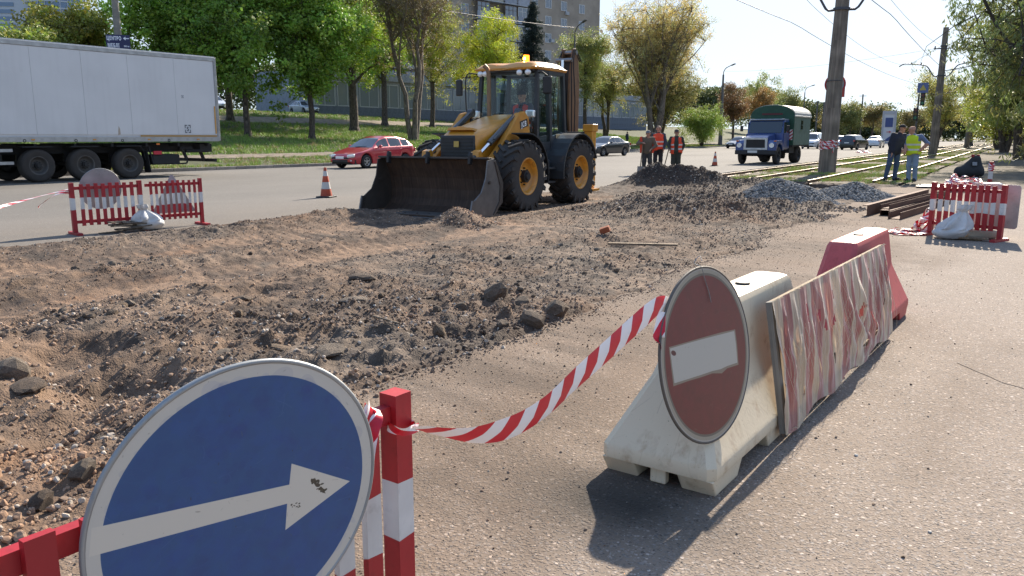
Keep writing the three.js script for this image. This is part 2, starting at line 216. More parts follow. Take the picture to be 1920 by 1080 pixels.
// ground: one sheet to the horizon, with the cut for the excavation
{
  const S = [...range(-900, -130, 80), ...range(-100, -36, 6), -33.4, -28.8, -28.4, -28.2, -28, -26, -24, -22, -20, -18.6, -18.4, -18.2, -16, -12, -8, -4, -0.3, -0.05, 0, 1.5, 3.4, 4, 5.6, 8, 11, 14, 17.5, 21, 25, 29, 33, 38, 45, 60, 80, 100, 150, 250, 400, 900];
  const zs = [...range(60, 10, 5), ...range(8, -24, 2), -25.4, -25.7, -28, ...range(-30, -130, 3), ...range(-140, -400, 20), -500, -700, -1000];
  const g = gridSheet(S.map((s) => (z) => kerbX(z) - s), zs, (x, z) => {
    if (x > -12.3 && x < -2.3 && z < 5.9 && z > -25.5) return -0.95;
    return terrainY(x, z) > 0 ? terrainY(x, z) : -0.03 + (x > 4 ? 0.002 * Math.min(x - 4, 8) : 0);
  }, (x, z) => {
    const s = kerbX(z) - x, n = fbm(x * 0.12, z * 0.12, 4, 90), k = 0.75 + 0.5 * fbm(x * 0.9, z * 0.9, 3, 91);
    const grass = [0.062 + 0.03 * n, 0.088 + 0.03 * n, 0.026], soil = [0.19, 0.155, 0.115];
    const t = s > 0 ? 0.12 + 0.3 * sstep(0.55, 0.75, n) : x > bedR(z) ? 0.85 + 0.15 * n - 0.6 * sstep(0.5, 0.7, fbm(x * 0.25, z * 0.25, 3, 92)) * sstep(3, 9, x) : 0.8;
    return grass.map((v, i) => lerp(v, soil[i], clamp(t)) * k);
  });
  sheet('ground', g, M.earth);
}
// carriageway
{
  const zs = [...range(30, 6, 2), ...range(5, -40, 0.5), ...range(-42, -130, 2), ...range(-140, -380, 20)];
  const cols = range(0, 1, 1 / 44).map((t) => (z) => lerp(z > -25 && z < 5 ? Math.min(roadR(z), xFar(z) + 0.1) : z >= 5 ? -3.5 : roadR(z), kerbX(z), t));
  sheet('road', gridSheet(cols, zs, () => 0, (x, z) => {
    const n = fbm(x * 0.35, z * 0.12, 4, 95), f = fbm(x * 2.5, z * 1.5, 3, 96), patch = fbm(x * 0.09 + 4, z * 0.05, 3, 97), dust = 0.75 * sstep(-16.5, -11.2, x) * sstep(-30, -16, z) * (0.35 + 0.65 * f);
    const b = 0.275 + 0.10 * (n - 0.5) + 0.05 * (f - 0.5) - 0.05 * sstep(0.56, 0.62, patch);
    return [lerp(b * 1.03, 0.36, dust * 0.6), lerp(b, 0.285, dust * 0.6), lerp(b * 0.95, 0.22, dust * 0.6)];
  }), M.road);
}
// near pavement with tracked-out soil beside the cut
const pave = (() => {
  const zs = [...range(14, 2, 0.5), ...range(1.9, -12, 0.09), ...range(-12.3, -26, 0.3)], ts = [0, 0.012, 0.03, ...range(0.05, 0.42, 0.011), ...range(0.45, 1, 0.05)];
  return sheet('pavement', gridSheet(ts.map((t) => (z) => lerp(z < 5 ? xNear(z) - 0.14 : -3.5, 16, t)), zs, () => 0, (x, z) => {
    const e = x - xNear(z), n = fbm(x * 0.7, z * 0.55, 4, 101), f = fbm(x * 3.2, z * 3.2, 4, 102), p = fbm(x * 9, z * 9, 3, 103);
    const soil = clamp(sstep(2.5, 0.9, e + 1.5 * (n - 0.5)) * (0.5 + 0.8 * f)) * 0.92, stain = sstep(0.5, 0.6, fbm(x * 2.1 + 9, z * 1.7, 5, 106)) * (0.35 + sstep(0.4, 0.6, p)) * sstep(3.0, 0.6, e);
    let c = [0.50, 0.43, 0.375].map((v) => v * (0.86 + 0.28 * n) * (0.92 + 0.16 * p));
    c = c.map((v, i) => lerp(v, [0.335, 0.245, 0.182][i], soil)); c = c.map((v, i) => lerp(v, [0.15, 0.112, 0.085][i], clamp(stain) * 0.62));
    const smear = sstep(0.52, 0.66, fbm(x * 2.4 + 3, z * 0.5, 3, 104)) * sstep(4.2, 1.6, e) * (0.5 + f); c = c.map((v, i) => lerp(v, [0.27, 0.20, 0.15][i], clamp(smear) * 0.4)); const worn = sstep(0.62, 0.7, fbm(x * 0.9 + 11, z * 0.8, 4, 105)); c = c.map((v) => v * (1 - 0.13 * worn)); const damp = bump(Math.hypot(x + 1.32, (z + 2.62) * 1.2), 0.34) * sstep(0.3, 0.55, p + 0.25);                // wet, dirty patch under the leaking barrier
    return c.map((v, i) => lerp(v, [0.035, 0.034, 0.03][i], clamp(damp)));
  }), M.pave);
})();
{ // small litter and pale chips lying on the pavement
  const r = RNG(17), mp = [mat([0.7, 0.68, 0.66], 0.7), mat([0.5, 0.46, 0.4], 0.9)]; for (let k = 0; k < 46; k++) { const z = rr(-1.4, -9, r), x = rr(-0.9, 1.6, r) + (z + 3) * -0.05, s = 0.004 + 0.010 * r() * r(), o = mesh(k % 9 ? 'stone_chip' : 'paper_scrap', k % 9 ? rockGeo(300 + k % 5, 0.5, 0) : ext([[-1.4, -0.6], [1.1, -0.8], [1.5, 0.5], [-0.9, 0.9]], 0.12).rotateX(-PI / 2), mp[k % 9 ? 1 : 0], pave); o.position.set(x, s * 0.3, z); o.rotation.y = r() * 6; o.scale.setScalar(s); }
}
{ // cracks filled with dirt
  const crack = (pts, w) => { const g = []; for (let i = 0; i < pts.length - 1; i++) { const n = 9, [ax, az] = pts[i], [bx, bz] = pts[i + 1]; let pa = null; for (let k = 0; k <= n; k++) { const t = k / n, x = lerp(ax, bx, t) + 0.05 * (vnoise(t * 9 + i * 13, 1, 5) - 0.5), z = lerp(az, bz, t) + 0.05 * (vnoise(t * 9 + i * 13, 3, 6) - 0.5); if (pa) g.push(beam([pa[0], 0.001, pa[1]], [x, 0.001, z], w * (0.6 + 0.7 * rnd()), 0.004)); pa = [x, z]; } } return g; };
  const m = mat([0.19, 0.158, 0.128], 1);
  mesh('crack', crack([[-0.55, -5.6], [0.1, -4.9], [0.9, -4.35], [1.7, -4.1], [2.6, -3.3]], 0.0035), m, pave); mesh('crack', crack([[0.3, -9.5], [0.9, -8.6], [1.8, -8.1]], 0.005), m, pave);
}
// excavation
const pit = (() => {
  const zs = [...range(5.6, 0.5, 0.15), ...range(0.46, -8, 0.036), ...range(-8.06, -14, 0.06), ...range(-14.09, -25.6, 0.09)], xs = [...range(-12.25, -8, 0.055), ...range(-7.96, -2.35, 0.036)];
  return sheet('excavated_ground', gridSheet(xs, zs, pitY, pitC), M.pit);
})();
{ // loose pebbles and clods: uncountable
  const r = RNG(31), geo = [rockGeo(1, 0.75, 1), rockGeo(2, 0.7, 1), rockGeo(3, 0.8, 1)], m = mat([1, 1, 1], 0.95, 0);
  const L = [[], [], []], C = [[], [], []];
  const put = (x, z, s, tone) => { const k = (r() * 3) | 0, y = x < xNear(z) + 0.25 && x > xFar(z) - 0.2 ? Math.max(pitY(x, z), x > xNear(z) - 0.1 || x < xFar(z) + 0.1 ? 0 : -9) : 0; L[k].push(tm(x, y + s * 0.25, z, s * rr(0.8, 1.3, r), r() * 6, r() * 6, r() * 6)); const q = rr(0.75, 1.3, r) * (tone < 0.7 ? 1 : tone), w = r(), pc = pitC(x, z, 0); C[k].push(w < 0.12 ? [0.36 * q, 0.31 * q, 0.255 * q] : pc.map((v, i) => v * q * (w > 0.8 ? [0.95, 1.02, 1.08][i] : 1) * 1.12)); };
  for (let i = 0; i < 210000; i++) {
    const z = 1 - 17 * Math.pow(r(), 1.5), x = rr(-11.3, -2.7, r), R = roughMask(x, z); if (r() > R * 0.75 || z < -16) continue; if (x > xNear(z) + 0.12 * r()) continue;
    const cl = fbm(x * 1.1, z * 1.1, 3, 111); if (r() > sstep(0.3, 0.6, cl) + 0.35) continue;
    const nr = 0.62 + 0.38 * sstep(-6.5, -3, z) * sstep(-8.5, -6.5, x); put(x, z, (0.004 + 0.014 * Math.pow(r(), 3) + (cl > 0.6 ? 0.007 * r() * r() : 0)) * nr, 1);
  }
  for (let i = 0; i < 15000; i++) { const z = rr(0, -15, r), x = xNear(z) + 2.6 * Math.pow(r(), 3.5) * (0.3 + r()); put(x, z, 0.002 + 0.008 * r() * r() * r(), 0.8); }
  for (let i = 0; i < 700; i++) put(rr(-1.5, 3, r), rr(-1, -9, r), 0.002 + 0.005 * r() * r() * r(), 0.8);
  for (const [a, b, rx, rz, h] of lumps) if (h > 0.15) for (let i = 0; i < 1800 * h * rx / 0.3; i++) { const x = a + rr(-1.2, 1.2, r) * rx, z = b + rr(-1.2, 1.2, r) * rz; put(x, z, 0.008 + 0.03 * r() * r() * r(), 0.62); }
  L.forEach((l, k) => instanced('pebbles', geo[k], m, l, pit, C[k]));
}
{ // stones and clods that can be picked out
  const r = RNG(77), G = range(1, 8, 1).map((k) => rockGeo(100 + k, 0.6 + 0.3 * r(), 1)), S = range(1, 4, 1).map((k) => rockGeo(200 + k, 0.28, 1));
  const mats = [[0.30, 0.235, 0.18], [0.36, 0.295, 0.235], [0.22, 0.165, 0.125], [0.38, 0.28, 0.195]].map((c) => mat(c, 0.95, 0, { map: rep(T.dirt, 1.6), bumpMap: rep(T.dirtH, 2), bumpScale: 0.012 }));
  const put = (x, z, s, slab, sy = 1, ry = r() * 6.3) => { const g = slab ? S[(r() * 3.99) | 0] : G[(r() * 7.99) | 0], o = new THREE.Mesh(g, mats[(r() * 3.99) | 0]); o.name = slab ? 'asphalt_chunk' : 'stone'; o.position.set(x, pitY(x, z) + s * (slab ? 0.12 : 0.22) * sy, z); o.rotation.set(slab ? rr(-0.25, 0.25, r) : r() * 0.6, ry, slab ? rr(-0.25, 0.25, r) : r() * 0.6); o.scale.set(s, s * sy, s * rr(0.7, 1, r)); pit.add(o); };
  put(-4.06, -5.45, 0.135, 0, 1.1, 0.4); put(-3.3, -5.24, 0.115, 0, 0.9); put(-3.26, -4.83, 0.11, 0, 0.9); put(-3.7, -5.35, 0.09, 0); put(-3.92, -3.42, 0.14, 1); put(-5.96, -4.28, 0.13, 1); put(-4.2, -3.3, 0.1, 1); put(-5.3, -2.1, 0.13, 0); put(-4.75, -1.95, 0.12, 1); put(-4.5, -3.05, 0.08, 1); put(-5.6, -5.4, 0.15, 1); put(-4.9, -4.6, 0.13, 1);
  let n = 0; while (n < 250) { const z = 0.2 - 9.5 * Math.pow(r(), 1.2), x = rr(-9.5, -3.05, r); if (x > xNear(z) - 0.05) continue; const cl = fbm(x * 1.1, z * 1.1, 3, 111); if (r() > sstep(0.38, 0.62, cl) || roughMask(x, z) < 0.35) continue; put(x, z, (0.026 + 0.05 * Math.pow(r(), 2.2)) * (0.6 + 0.4 * sstep(-6.5, -3, z)), r() < 0.25, 1); n++; }
  const w = mesh('plank', box(0.9, 0.025, 0.07), M.wood, pit); w.position.set(-4.55, pitY(-4.55, -9.3) + 0.03, -9.3); w.rotation.set(0, 0.3, 0.02);
  const w2 = mesh('stick', bar([-0.18, 0, 0], [0.18, 0.01, 0.02], 0.011, 0.008, 6), M.wood, pit); w2.position.set(-4.03, pitY(-4.03, -4.1) + 0.03, -4.1); w2.rotation.y = -0.2;
  const br = mesh('brick_piece', box(0.14, 0.08, 0.1, 0, 0, 0, [0.2, 0.4, 0.3], 0.012), mat([0.42, 0.12, 0.05], 0.9, 0, { map: T.grunge }), pit); br.position.set(-5.35, pitY(-5.35, -9.75) + 0.07, -9.75);
}
// tram bed with grass between the rails
{
  const zs = [...range(-25.3, -60, 0.5), ...range(-62, -200, 4)];
  sheet('tram_bed', gridSheet(range(0, 1, 1 / 18).map((t) => (z) => lerp(roadR(z) + 0.16, bedR(z), t)), zs, (x, z) => 0.028 + 0.02 * fbm(x * 2, z * 2, 2, 121), (x, z) => { const n = fbm(x * 0.6, z * 0.35, 3, 122); return [0.20, 0.165, 0.112].map((v, i) => lerp(v, [0.09, 0.10, 0.035][i], sstep(0.4, 0.65, n) * 0.7)); }), M.earth);
}
// kerbs: single stones
{
  const g = box(0.16, 0.3, 0.985, 0, 0, 0, [0, 0, 0], 0.012); muv(g); const ms = [[0.30, 0.275, 0.24], [0.26, 0.24, 0.21], [0.33, 0.30, 0.26]].map((c) => mat(c, 0.93, 0, { map: T.grunge, bumpMap: T.fine, bumpScale: 0.004 })), r = RNG(8);
  const row = (fx, z0, z1, top) => { const k = new THREE.Group(); k.name = numbered('kerb'); k.userData.kind = 'structure'; scene.add(k); for (let z = z0; z > z1; z -= 1) { const o = new THREE.Mesh(g, ms[(r() * 3) | 0]); o.name = 'kerb_stone'; o.position.set((fx(z) + fx(z - 1)) / 2, top - 0.15 + 0.01 * (r() - 0.5), z - 0.5); o.rotation.y = Math.atan2(fx(z) - fx(z - 1), 1); o.rotation.z = 0.02 * (r() - 0.5); k.add(o); } };
  row((z) => kerbX(z) - 0.02, 6, -128, 0.14); row(roadR, -24.2, -110, 0.085);
}
// footpath on the bank
{
  const zs = [...range(8, -24, 2), -25.4, -25.7, -28, ...range(-30, -130, 3)];
  const p = (s0, s1, name) => sheet(name, gridSheet([s0, (s0 + s1) / 2, s1].map((s) => (z) => kerbX(z) - s), zs, (x, z) => terrainY(x, z) + 0.02, (x, z) => { const k = 0.8 + 0.4 * fbm(x, z, 3, 131); return [0.30 * k, 0.25 * k, 0.195 * k]; }), M.earth);
  p(4, 5.6, 'footpath'); p(25, 29, 'footpath');
}
// grass: uncountable
{
  const blades = (n, seed) => { const r = RNG(seed), P = []; for (let k = 0; k < n; k++) { const a = r() * 6.3, d = 0.5 * r(), x = Math.cos(a) * d, z = Math.sin(a) * d, b = r() * 6.3, w = 0.05, h = 0.5 + 0.5 * r(), lx = (r() - 0.5) * 0.7, lz = (r() - 0.5) * 0.7; P.push(x - w * Math.cos(b), 0, z - w * Math.sin(b), x + w * Math.cos(b), 0, z + w * Math.sin(b), x + lx, h, z + lz); } const g = new THREE.BufferGeometry(); g.setAttribute('position', new THREE.Float32BufferAttribute(P, 3)); g.computeVertexNormals(); return g; };
  const m = mat([1, 1, 1], 0.75, 0, { transmission: 0.35, thickness: 0 }), r = RNG(41), g = blades(12, 4), L = [], C = [], L2 = [], C2 = [];
  const col = (x, z, dry) => { const n = fbm(x * 0.2, z * 0.2, 3, 141), q = rr(0.7, 1.3, r); return r() < dry ? [0.32 * q, 0.26 * q, 0.10 * q] : [(0.14 + 0.08 * n) * q, (0.25 + 0.08 * n) * q, 0.035 * q]; };
  for (let i = 0; i < 62000; i++) { const s = 0.2 + 46 * Math.pow(r(), 1.7), z = 6 - 122 * r(), x = kerbX(z) - s; if ((s > 3.9 && s < 5.6) || (s > 24.9 && s < 29)) continue; if (s < 4 && fbm(x * 0.5, z * 0.5, 3, 142) < 0.4) continue; const h = (s < 4 ? 0.14 : 0.2) * rr(0.6, 1.5, r); L.push(tm(x, terrainY(x, z) - 0.01, z, h * 1.5, 0, r() * 6.3, 0, h, h * 1.5)); C.push(col(x, z, s < 4 ? 0.4 : 0.15)); }
  instanced('lawn_grass', g, m, L, scene, C).userData.label = 'green grass covering the bank beyond the road';
  for (let i = 0; i < 26000; i++) { const z = -25.6 - 70 * Math.pow(r(), 1.6), x = rr(roadR(z) + 0.25, bedR(z) + 0.2, r), n = fbm(x * 0.6, z * 0.35, 3, 122); if (n < 0.42 + 0.2 * r()) continue; const h = 0.07 * rr(0.5, 1.6, r); L2.push(tm(x, 0.035, z, h * 2, 0, r() * 6.3, 0, h, h * 2)); C2.push(col(x, z, 0.45)); }
  instanced('track_grass', g, m, L2, scene, C2).userData.label = 'patchy short grass between the tram rails';
}
// rails
{
  const prof = [[-0.065, 0], [0.065, 0], [0.065, 0.012], [0.012, 0.03], [0.012, 0.075], [0.034, 0.085], [0.034, 0.108], [0.028, 0.113], [-0.028, 0.113], [-0.034, 0.108], [-0.034, 0.085], [-0.012, 0.075], [-0.012, 0.03], [-0.065, 0.012]];
  const m = mat([0.20, 0.125, 0.08], 0.55, 0.35, { map: T.grunge }), top = mat([0.45, 0.38, 0.31], 0.38, 0.8, { map: T.grunge });
  [[-10.25, -25.2, 'rusty tram rail beside the kerb of the road'], [-8.62, -25.0, 'rusty tram rail on the road side of the concrete tram pole'], [-6.73, -24.7, 'rusty tram rail with a cut end passing the tram pole away from the road'], [-5.1, -25.6, 'rusty tram rail running behind the two standing men']].forEach(([x, z, lab]) => {
    const t = thing('tram_rail', lab, 'rail', [x, 0.02, z], -Math.atan(-0.06), 'tram rails'); const L = 150;
    t.rotation.y = Math.atan(0.06); mesh('rail_body', ext(prof, L).translate(0, 0, -L / 2), m, t); mesh('rail_head', box(0.052, 0.003, L, 0, 0.1155, -L / 2), top, t);
  });
}
// ------------------------------------------------------------------ fences, barriers, signs, tape
const RED = [0.44, 0.016, 0.024], WHT = [0.70, 0.69, 0.67];
function banded(w, d, cuts, x = 0, z = 0, r = rnd, lean = 0) { // painted square timber: cuts = [y0, y1, ..., yn] from the bottom, red first from the top
  const P = [], C = [], n = cuts.length - 1, c4 = [[-1, -1], [1, -1], [1, 1], [-1, 1]];
  const ys = cuts.map((y, k) => c4.map(() => y + (k > 0 && k < n ? (r() - 0.5) * 0.012 : 0)));
  const pt = (k, i) => [x + c4[i][0] * w / 2 + lean * ys[k][i], ys[k][i], z + c4[i][1] * d / 2];
  for (let k = 0; k < n; k++) { const col = (n - 1 - k) % 2 ? WHT : RED; for (let i = 0; i < 4; i++) { const j = (i + 1) % 4, a = pt(k, i), b = pt(k, j), c = pt(k + 1, j), e = pt(k + 1, i); P.push(...a, ...c, ...b, ...a, ...e, ...c); for (let q = 0; q < 6; q++) C.push(...col); } }
  for (const k of [0, n]) { const a = [0, 1, 2, 3].map((i) => pt(k, i)); P.push(...a[0], ...a[2], ...a[1], ...a[0], ...a[3], ...a[2]); for (let q = 0; q < 6; q++) C.push(...(k ? RED : n % 2 ? RED : WHT)); }
  const g = new THREE.BufferGeometry(); g.setAttribute('position', new THREE.Float32BufferAttribute(P, 3)); g.setAttribute('color', new THREE.Float32BufferAttribute(C, 3)); g.computeVertexNormals(); return g;
}
const redMat = mat(RED, 0.5, 0, { map: T.grunge, bumpMap: T.fine, bumpScale: 0.0008 });
function picketFence(name, label, pos, turn, { len = 0.9, h = 0.75, n = 9, cuts = [0.12, 0.36, 0.53, 0.73], post = 0.05, foot = true, seed = 1, group, ends = [1, 1], railTop = 0.69, pw = 0.042 }) {
  const f = thing(name, label, 'fence', pos, turn, group), r = RNG(seed);
  ends.forEach((on, k) => { if (!on) return; mesh('post', banded(post, post, [0, ...cuts.slice(1, -1), h], k ? len : 0, 0, r), M.paint, f); if (foot) mesh('foot', box(0.07, 0.035, 0.42, k ? len : 0, 0.0175, 0), redMat, f); });
  for (const y of [0.2, railTop]) mesh('rail', box(len - post - 0.002, 0.045, 0.028, len / 2, y - 0.02, -0.004), redMat, f);
  for (let i = 0; i < n; i++) { const x = post * 1.2 + (len - post * 2.4) * (i + 0.5) / n; mesh('picket', banded(pw, 0.018, cuts.map((c, k) => c + 0.012 * (r() - 0.5)), x, 0.0205, r, 0.01 * (r() - 0.5)), M.paint, f); }
  return f;
}
// face in the xy plane looking along +z, disc radius R
function roundSign(name, label, R, faceTex, pos, euler, edge = M.galv) {
  const s = thing(name, label, 'road sign', pos); s.rotation.order = 'YXZ'; s.rotation.set(...euler);
  mesh('plate', [cyl(R, R, 0.003, 0, 0, 0, [PI / 2, 0, 0], 72), new THREE.TorusGeometry(R, 0.0055, 8, 90).scale(1, 1, 1.1)], edge, s);
  if (faceTex) { const g = new THREE.CircleGeometry(R * 0.992, 72); const o = new THREE.Mesh(g, mat([1, 1, 1], 0.45, 0, { map: faceTex, clearcoat: 0.25, clearcoatRoughness: 0.35 })); o.name = 'face'; o.position.z = 0.0035; s.add(o); }
  return s;
}
function scuffs(g, w, r, n, col, s0 = 2, s1 = 9) { for (let k = 0; k < n; k++) { const a = r() * 6.3, d = Math.sqrt(r()) * w / 2; g.fillStyle = col(r); g.beginPath(); g.ellipse(w / 2 + Math.cos(a) * d, w / 2 + Math.sin(a) * d, s0 + s1 * r() * r() * 2, s0 * 0.5 + s1 * 0.3 * r(), r() * 6, 0, 7); g.fill(); } }
const blueFace = canvasTex(1024, 1024, (g, w) => {
  const r = RNG(3), k = 1024 / 0.6; g.fillStyle = '#b9b7b0'; g.fillRect(0, 0, w, w); g.fillStyle = '#1d4a7c'; g.beginPath(); g.arc(512, 512, 512 - 0.026 * k, 0, 7); g.fill();
  for (let i = 0; i < 700; i++) { const a = r() * 6.3, d = Math.sqrt(r()) * 460; g.fillStyle = `rgba(${r() < 0.5 ? '30,70,150' : '10,40,110'},0.06)`; g.beginPath(); g.ellipse(512 + Math.cos(a) * d, 512 + Math.sin(a) * d, 10 + 40 * r(), 8 + 30 * r(), r() * 6, 0, 7); g.fill(); }
  const P = (pts) => { g.beginPath(); pts.forEach(([u, v], i) => (i ? g.lineTo : g.moveTo).call(g, 512 + u * k, 512 - v * k)); g.closePath(); g.fill(); };
  g.fillStyle = '#c3bfb5'; P([[-0.285, 0.065], [0.093, 0.020], [0.098, 0.066], [0.242, -0.022], [0.084, -0.082], [0.088, -0.022], [-0.292, 0.012]]);
  scuffs(g, w, r, 90, (q) => `rgba(90,88,80,${0.1 + 0.25 * q()})`, 1, 7); scuffs(g, w, r, 26, (q) => `rgba(40,38,34,${0.3 + 0.4 * q()})`, 1, 4);
  scuffs(g, w, r, 500, (q) => `rgba(150,150,140,${0.05 + 0.1 * q()})`, 0.6, 2.5); g.strokeStyle = 'rgba(175,180,185,0.16)'; for (let i = 0; i < 60; i++) { g.lineWidth = 0.5 + 1.2 * r(); const x = r() * w, y = r() * w, a = r() * 6.3, l = 20 + 130 * r() * r(); g.beginPath(); g.moveTo(x, y); g.quadraticCurveTo(x + Math.cos(a) * l / 2 + 8, y + Math.sin(a) * l / 2, x + Math.cos(a) * l, y + Math.sin(a) * l); g.stroke(); } g.strokeStyle = 'rgba(70,70,70,0.28)'; for (let i = 0; i < 26; i++) { g.lineWidth = 0.6 + r(); g.beginPath(); const x = r() * w, y = r() * w; g.moveTo(x, y); g.lineTo(x + 60 * (r() - 0.5), y + 60 * (r() - 0.5)); g.stroke(); }
  g.fillStyle = '#3c3830'; for (let i = 0; i < 26; i++) { const t = i / 26; g.beginPath(); g.ellipse(512 + (0.148 + 0.03 * t + 0.01 * (r() - 0.5)) * k, 512 - (0.012 - 0.035 * t + 0.012 * (r() - 0.5)) * k, 3 + 7 * r(), 2 + 4 * r(), r() * 6, 0, 7); g.fill(); }
  for (let i = 0; i < 12; i++) { g.beginPath(); g.ellipse(512 + (0.098 + 0.02 * r()) * k, 512 - (-0.02 - 0.02 * r()) * k, 2 + 3 * r(), 2, 0, 0, 7); g.fill(); }
});
const blue = roundSign('direction_sign', 'round blue sign with a white arrow, tied to the red picket fence', 0.3, blueFace, [-1.276, 0.684, -0.893], [deg(5.9), deg(81), 0]);
const noEntryFace = canvasTex(1024, 1024, (g, w) => {
  const r = RNG(13); g.fillStyle = '#8d8677'; g.fillRect(0, 0, w, w); g.fillStyle = '#5f1518'; g.beginPath(); g.arc(512, 512, 478, 0, 7); g.fill();
  for (let i = 0; i < 900; i++) { const a = r() * 6.3, d = Math.sqrt(r()) * 460; g.fillStyle = `rgba(${r() < 0.5 ? '120,30,32' : '70,24,22'},0.08)`; g.beginPath(); g.ellipse(512 + Math.cos(a) * d, 512 + Math.sin(a) * d, 8 + 50 * r(), 5 + 20 * r(), r() * 6, 0, 7); g.fill(); }
  scuffs(g, w, r, 60, (q) => `rgba(110,90,70,${0.15 + 0.3 * q()})`, 2, 12);
  g.strokeStyle = 'rgba(190,170,150,0.16)'; for (let i = 0; i < 70; i++) { g.lineWidth = 0.5 + 2 * r() * r(); const x = r() * w, y = r() * w, a = r() * 6.3, l = 20 + 160 * r() * r(); g.beginPath(); g.moveTo(x, y); g.lineTo(x + Math.cos(a) * l, y + Math.sin(a) * l); g.stroke(); } scuffs(g, w, r, 700, (q) => `rgba(150,110,90,${0.06 + 0.14 * q()})`, 0.6, 3);
  const P = (pts, c) => { g.fillStyle = c; g.beginPath(); pts.forEach(([x, y], i) => (i ? g.lineTo(x, y) : g.moveTo(x, y))); g.closePath(); g.fill(); };
  P([[98, 388], [300, 396], [520, 404], [700, 412], [866, 424], [872, 520], [866, 648], [720, 640], [650, 656], [540, 632], [400, 626], [260, 616], [104, 610], [100, 500]], '#7b6f60');
  P([[108, 398], [300, 404], [520, 414], [700, 424], [852, 432], [858, 520], [854, 632], [720, 626], [640, 628], [540, 618], [400, 612], [260, 604], [118, 596], [112, 500]], '#a9a59b');
  scuffs(g, w, r, 160, (q) => `rgba(60,55,48,${0.08 + 0.15 * q()})`, 1, 6);
  g.fillStyle = '#4a1014'; g.beginPath(); g.ellipse(140, 430, 26, 14, 0.4, 0, 7); g.fill(); g.strokeStyle = '#5d564c'; g.lineWidth = 14; g.beginPath(); g.arc(512, 512, 474, 0, 7); g.stroke(); g.strokeStyle = '#9a948a'; g.lineWidth = 8; g.beginPath(); g.arc(512, 512, 506, 0, 7); g.stroke();
});
const noEntry = roundSign('no_entry_sign', 'worn round red sign with a dirty white bar, leaning on the white barrier', 0.345, noEntryFace, [-1.142, 0.556, -2.94], [deg(-9), deg(83), 0], mat([0.16, 0.14, 0.12], 0.7, 0.3, { map: T.grunge }));
mesh('wire', pipe([[-0.02, 0.36, 0.004], [0.0, 0.345, 0.012], [0.02, 0.3, 0.009], [0.045, 0.24, 0.008], [0.05, 0.2, 0.01]], 0.0014, 5), M.galv, noEntry);
mesh('wire', pipe([[0.02, 0.345, 0.0], [0.0, 0.365, -0.02], [0.03, 0.39, -0.01], [0.01, 0.37, 0.01]], 0.0014, 5), M.galv, noEntry);
// near fence: runs along the road beside the camera
picketFence('picket_fence', 'red and white picket fence carrying the round blue arrow sign', [-1.365, 0, 0.42], PI / 2, { len: 1.83, h: 0.767, n: 18, cuts: [0.14, 0.379, 0.533, 0.752], post: 0.056, seed: 4, railTop: 0.735, pw: 0.05 });
// right fence with sandbag, far fences
const fR = picketFence('picket_fence', 'red and white picket fence with a white sandbag before the steel channels', [-1.76, 0, -13.0], -0.34, { len: 0.95, n: 9, seed: 5, h: 0.765, post: 0.06, pw: 0.06, cuts: [0.13, 0.36, 0.52, 0.75] });
picketFence('picket_fence', 'red and white picket fence with the back of a round sign behind it', [-11.92, 0.0, -5.78], 1.426, { len: 0.96, n: 8, seed: 6, ends: [1, 1], group: 'fences at the far edge of the dig', post: 0.06, pw: 0.05 });
picketFence('picket_fence', 'red and white picket fence with the back of a triangular sign behind it', [-11.775, 0.0, -6.79], 1.43, { len: 0.9, n: 9, seed: 7, ends: [0, 1], group: 'fences at the far edge of the dig', post: 0.05, pw: 0.038 });
roundSign('round_sign', 'grey back of a round sign tied behind a red fence', 0.3, null, [-12.04, 0.64, -6.27], [deg(-4), 1.426 + PI, 0]);
{
  const s = thing('triangle_sign', 'grey back of a triangular sign tied behind a red fence', 'road sign', [-11.86, 0.21, -7.33], 1.43);
  mesh('plate', ext([[-0.35, 0.02], [-0.33, 0], [0.33, 0], [0.35, 0.02], [0.02, 0.6], [-0.02, 0.6]], 0.006, 0.002), M.galv, s);
}
{
  const s = thing('square_sign', 'pale back of a square sign behind the red and white fence by the steel channels', 'road sign', [-1.0, 0.16, -13.02], -0.5), w = 0.36, h = 0.6, r = 0.05;
  const P = []; for (const [cx, cy, a] of [[w - r, r, -PI / 2], [w - r, h - r, 0], [-w + r, h - r, PI / 2], [-w + r, r, PI]]) for (let k = 0; k <= 5; k++) P.push([cx + r * Math.cos(a + k * PI / 10), cy + r * Math.sin(a + k * PI / 10)]);
  mesh('plate', ext(P, 0.006, 0.002), mat([0.55, 0.54, 0.5], 0.5, 0.2, { map: T.grunge }), s);
}
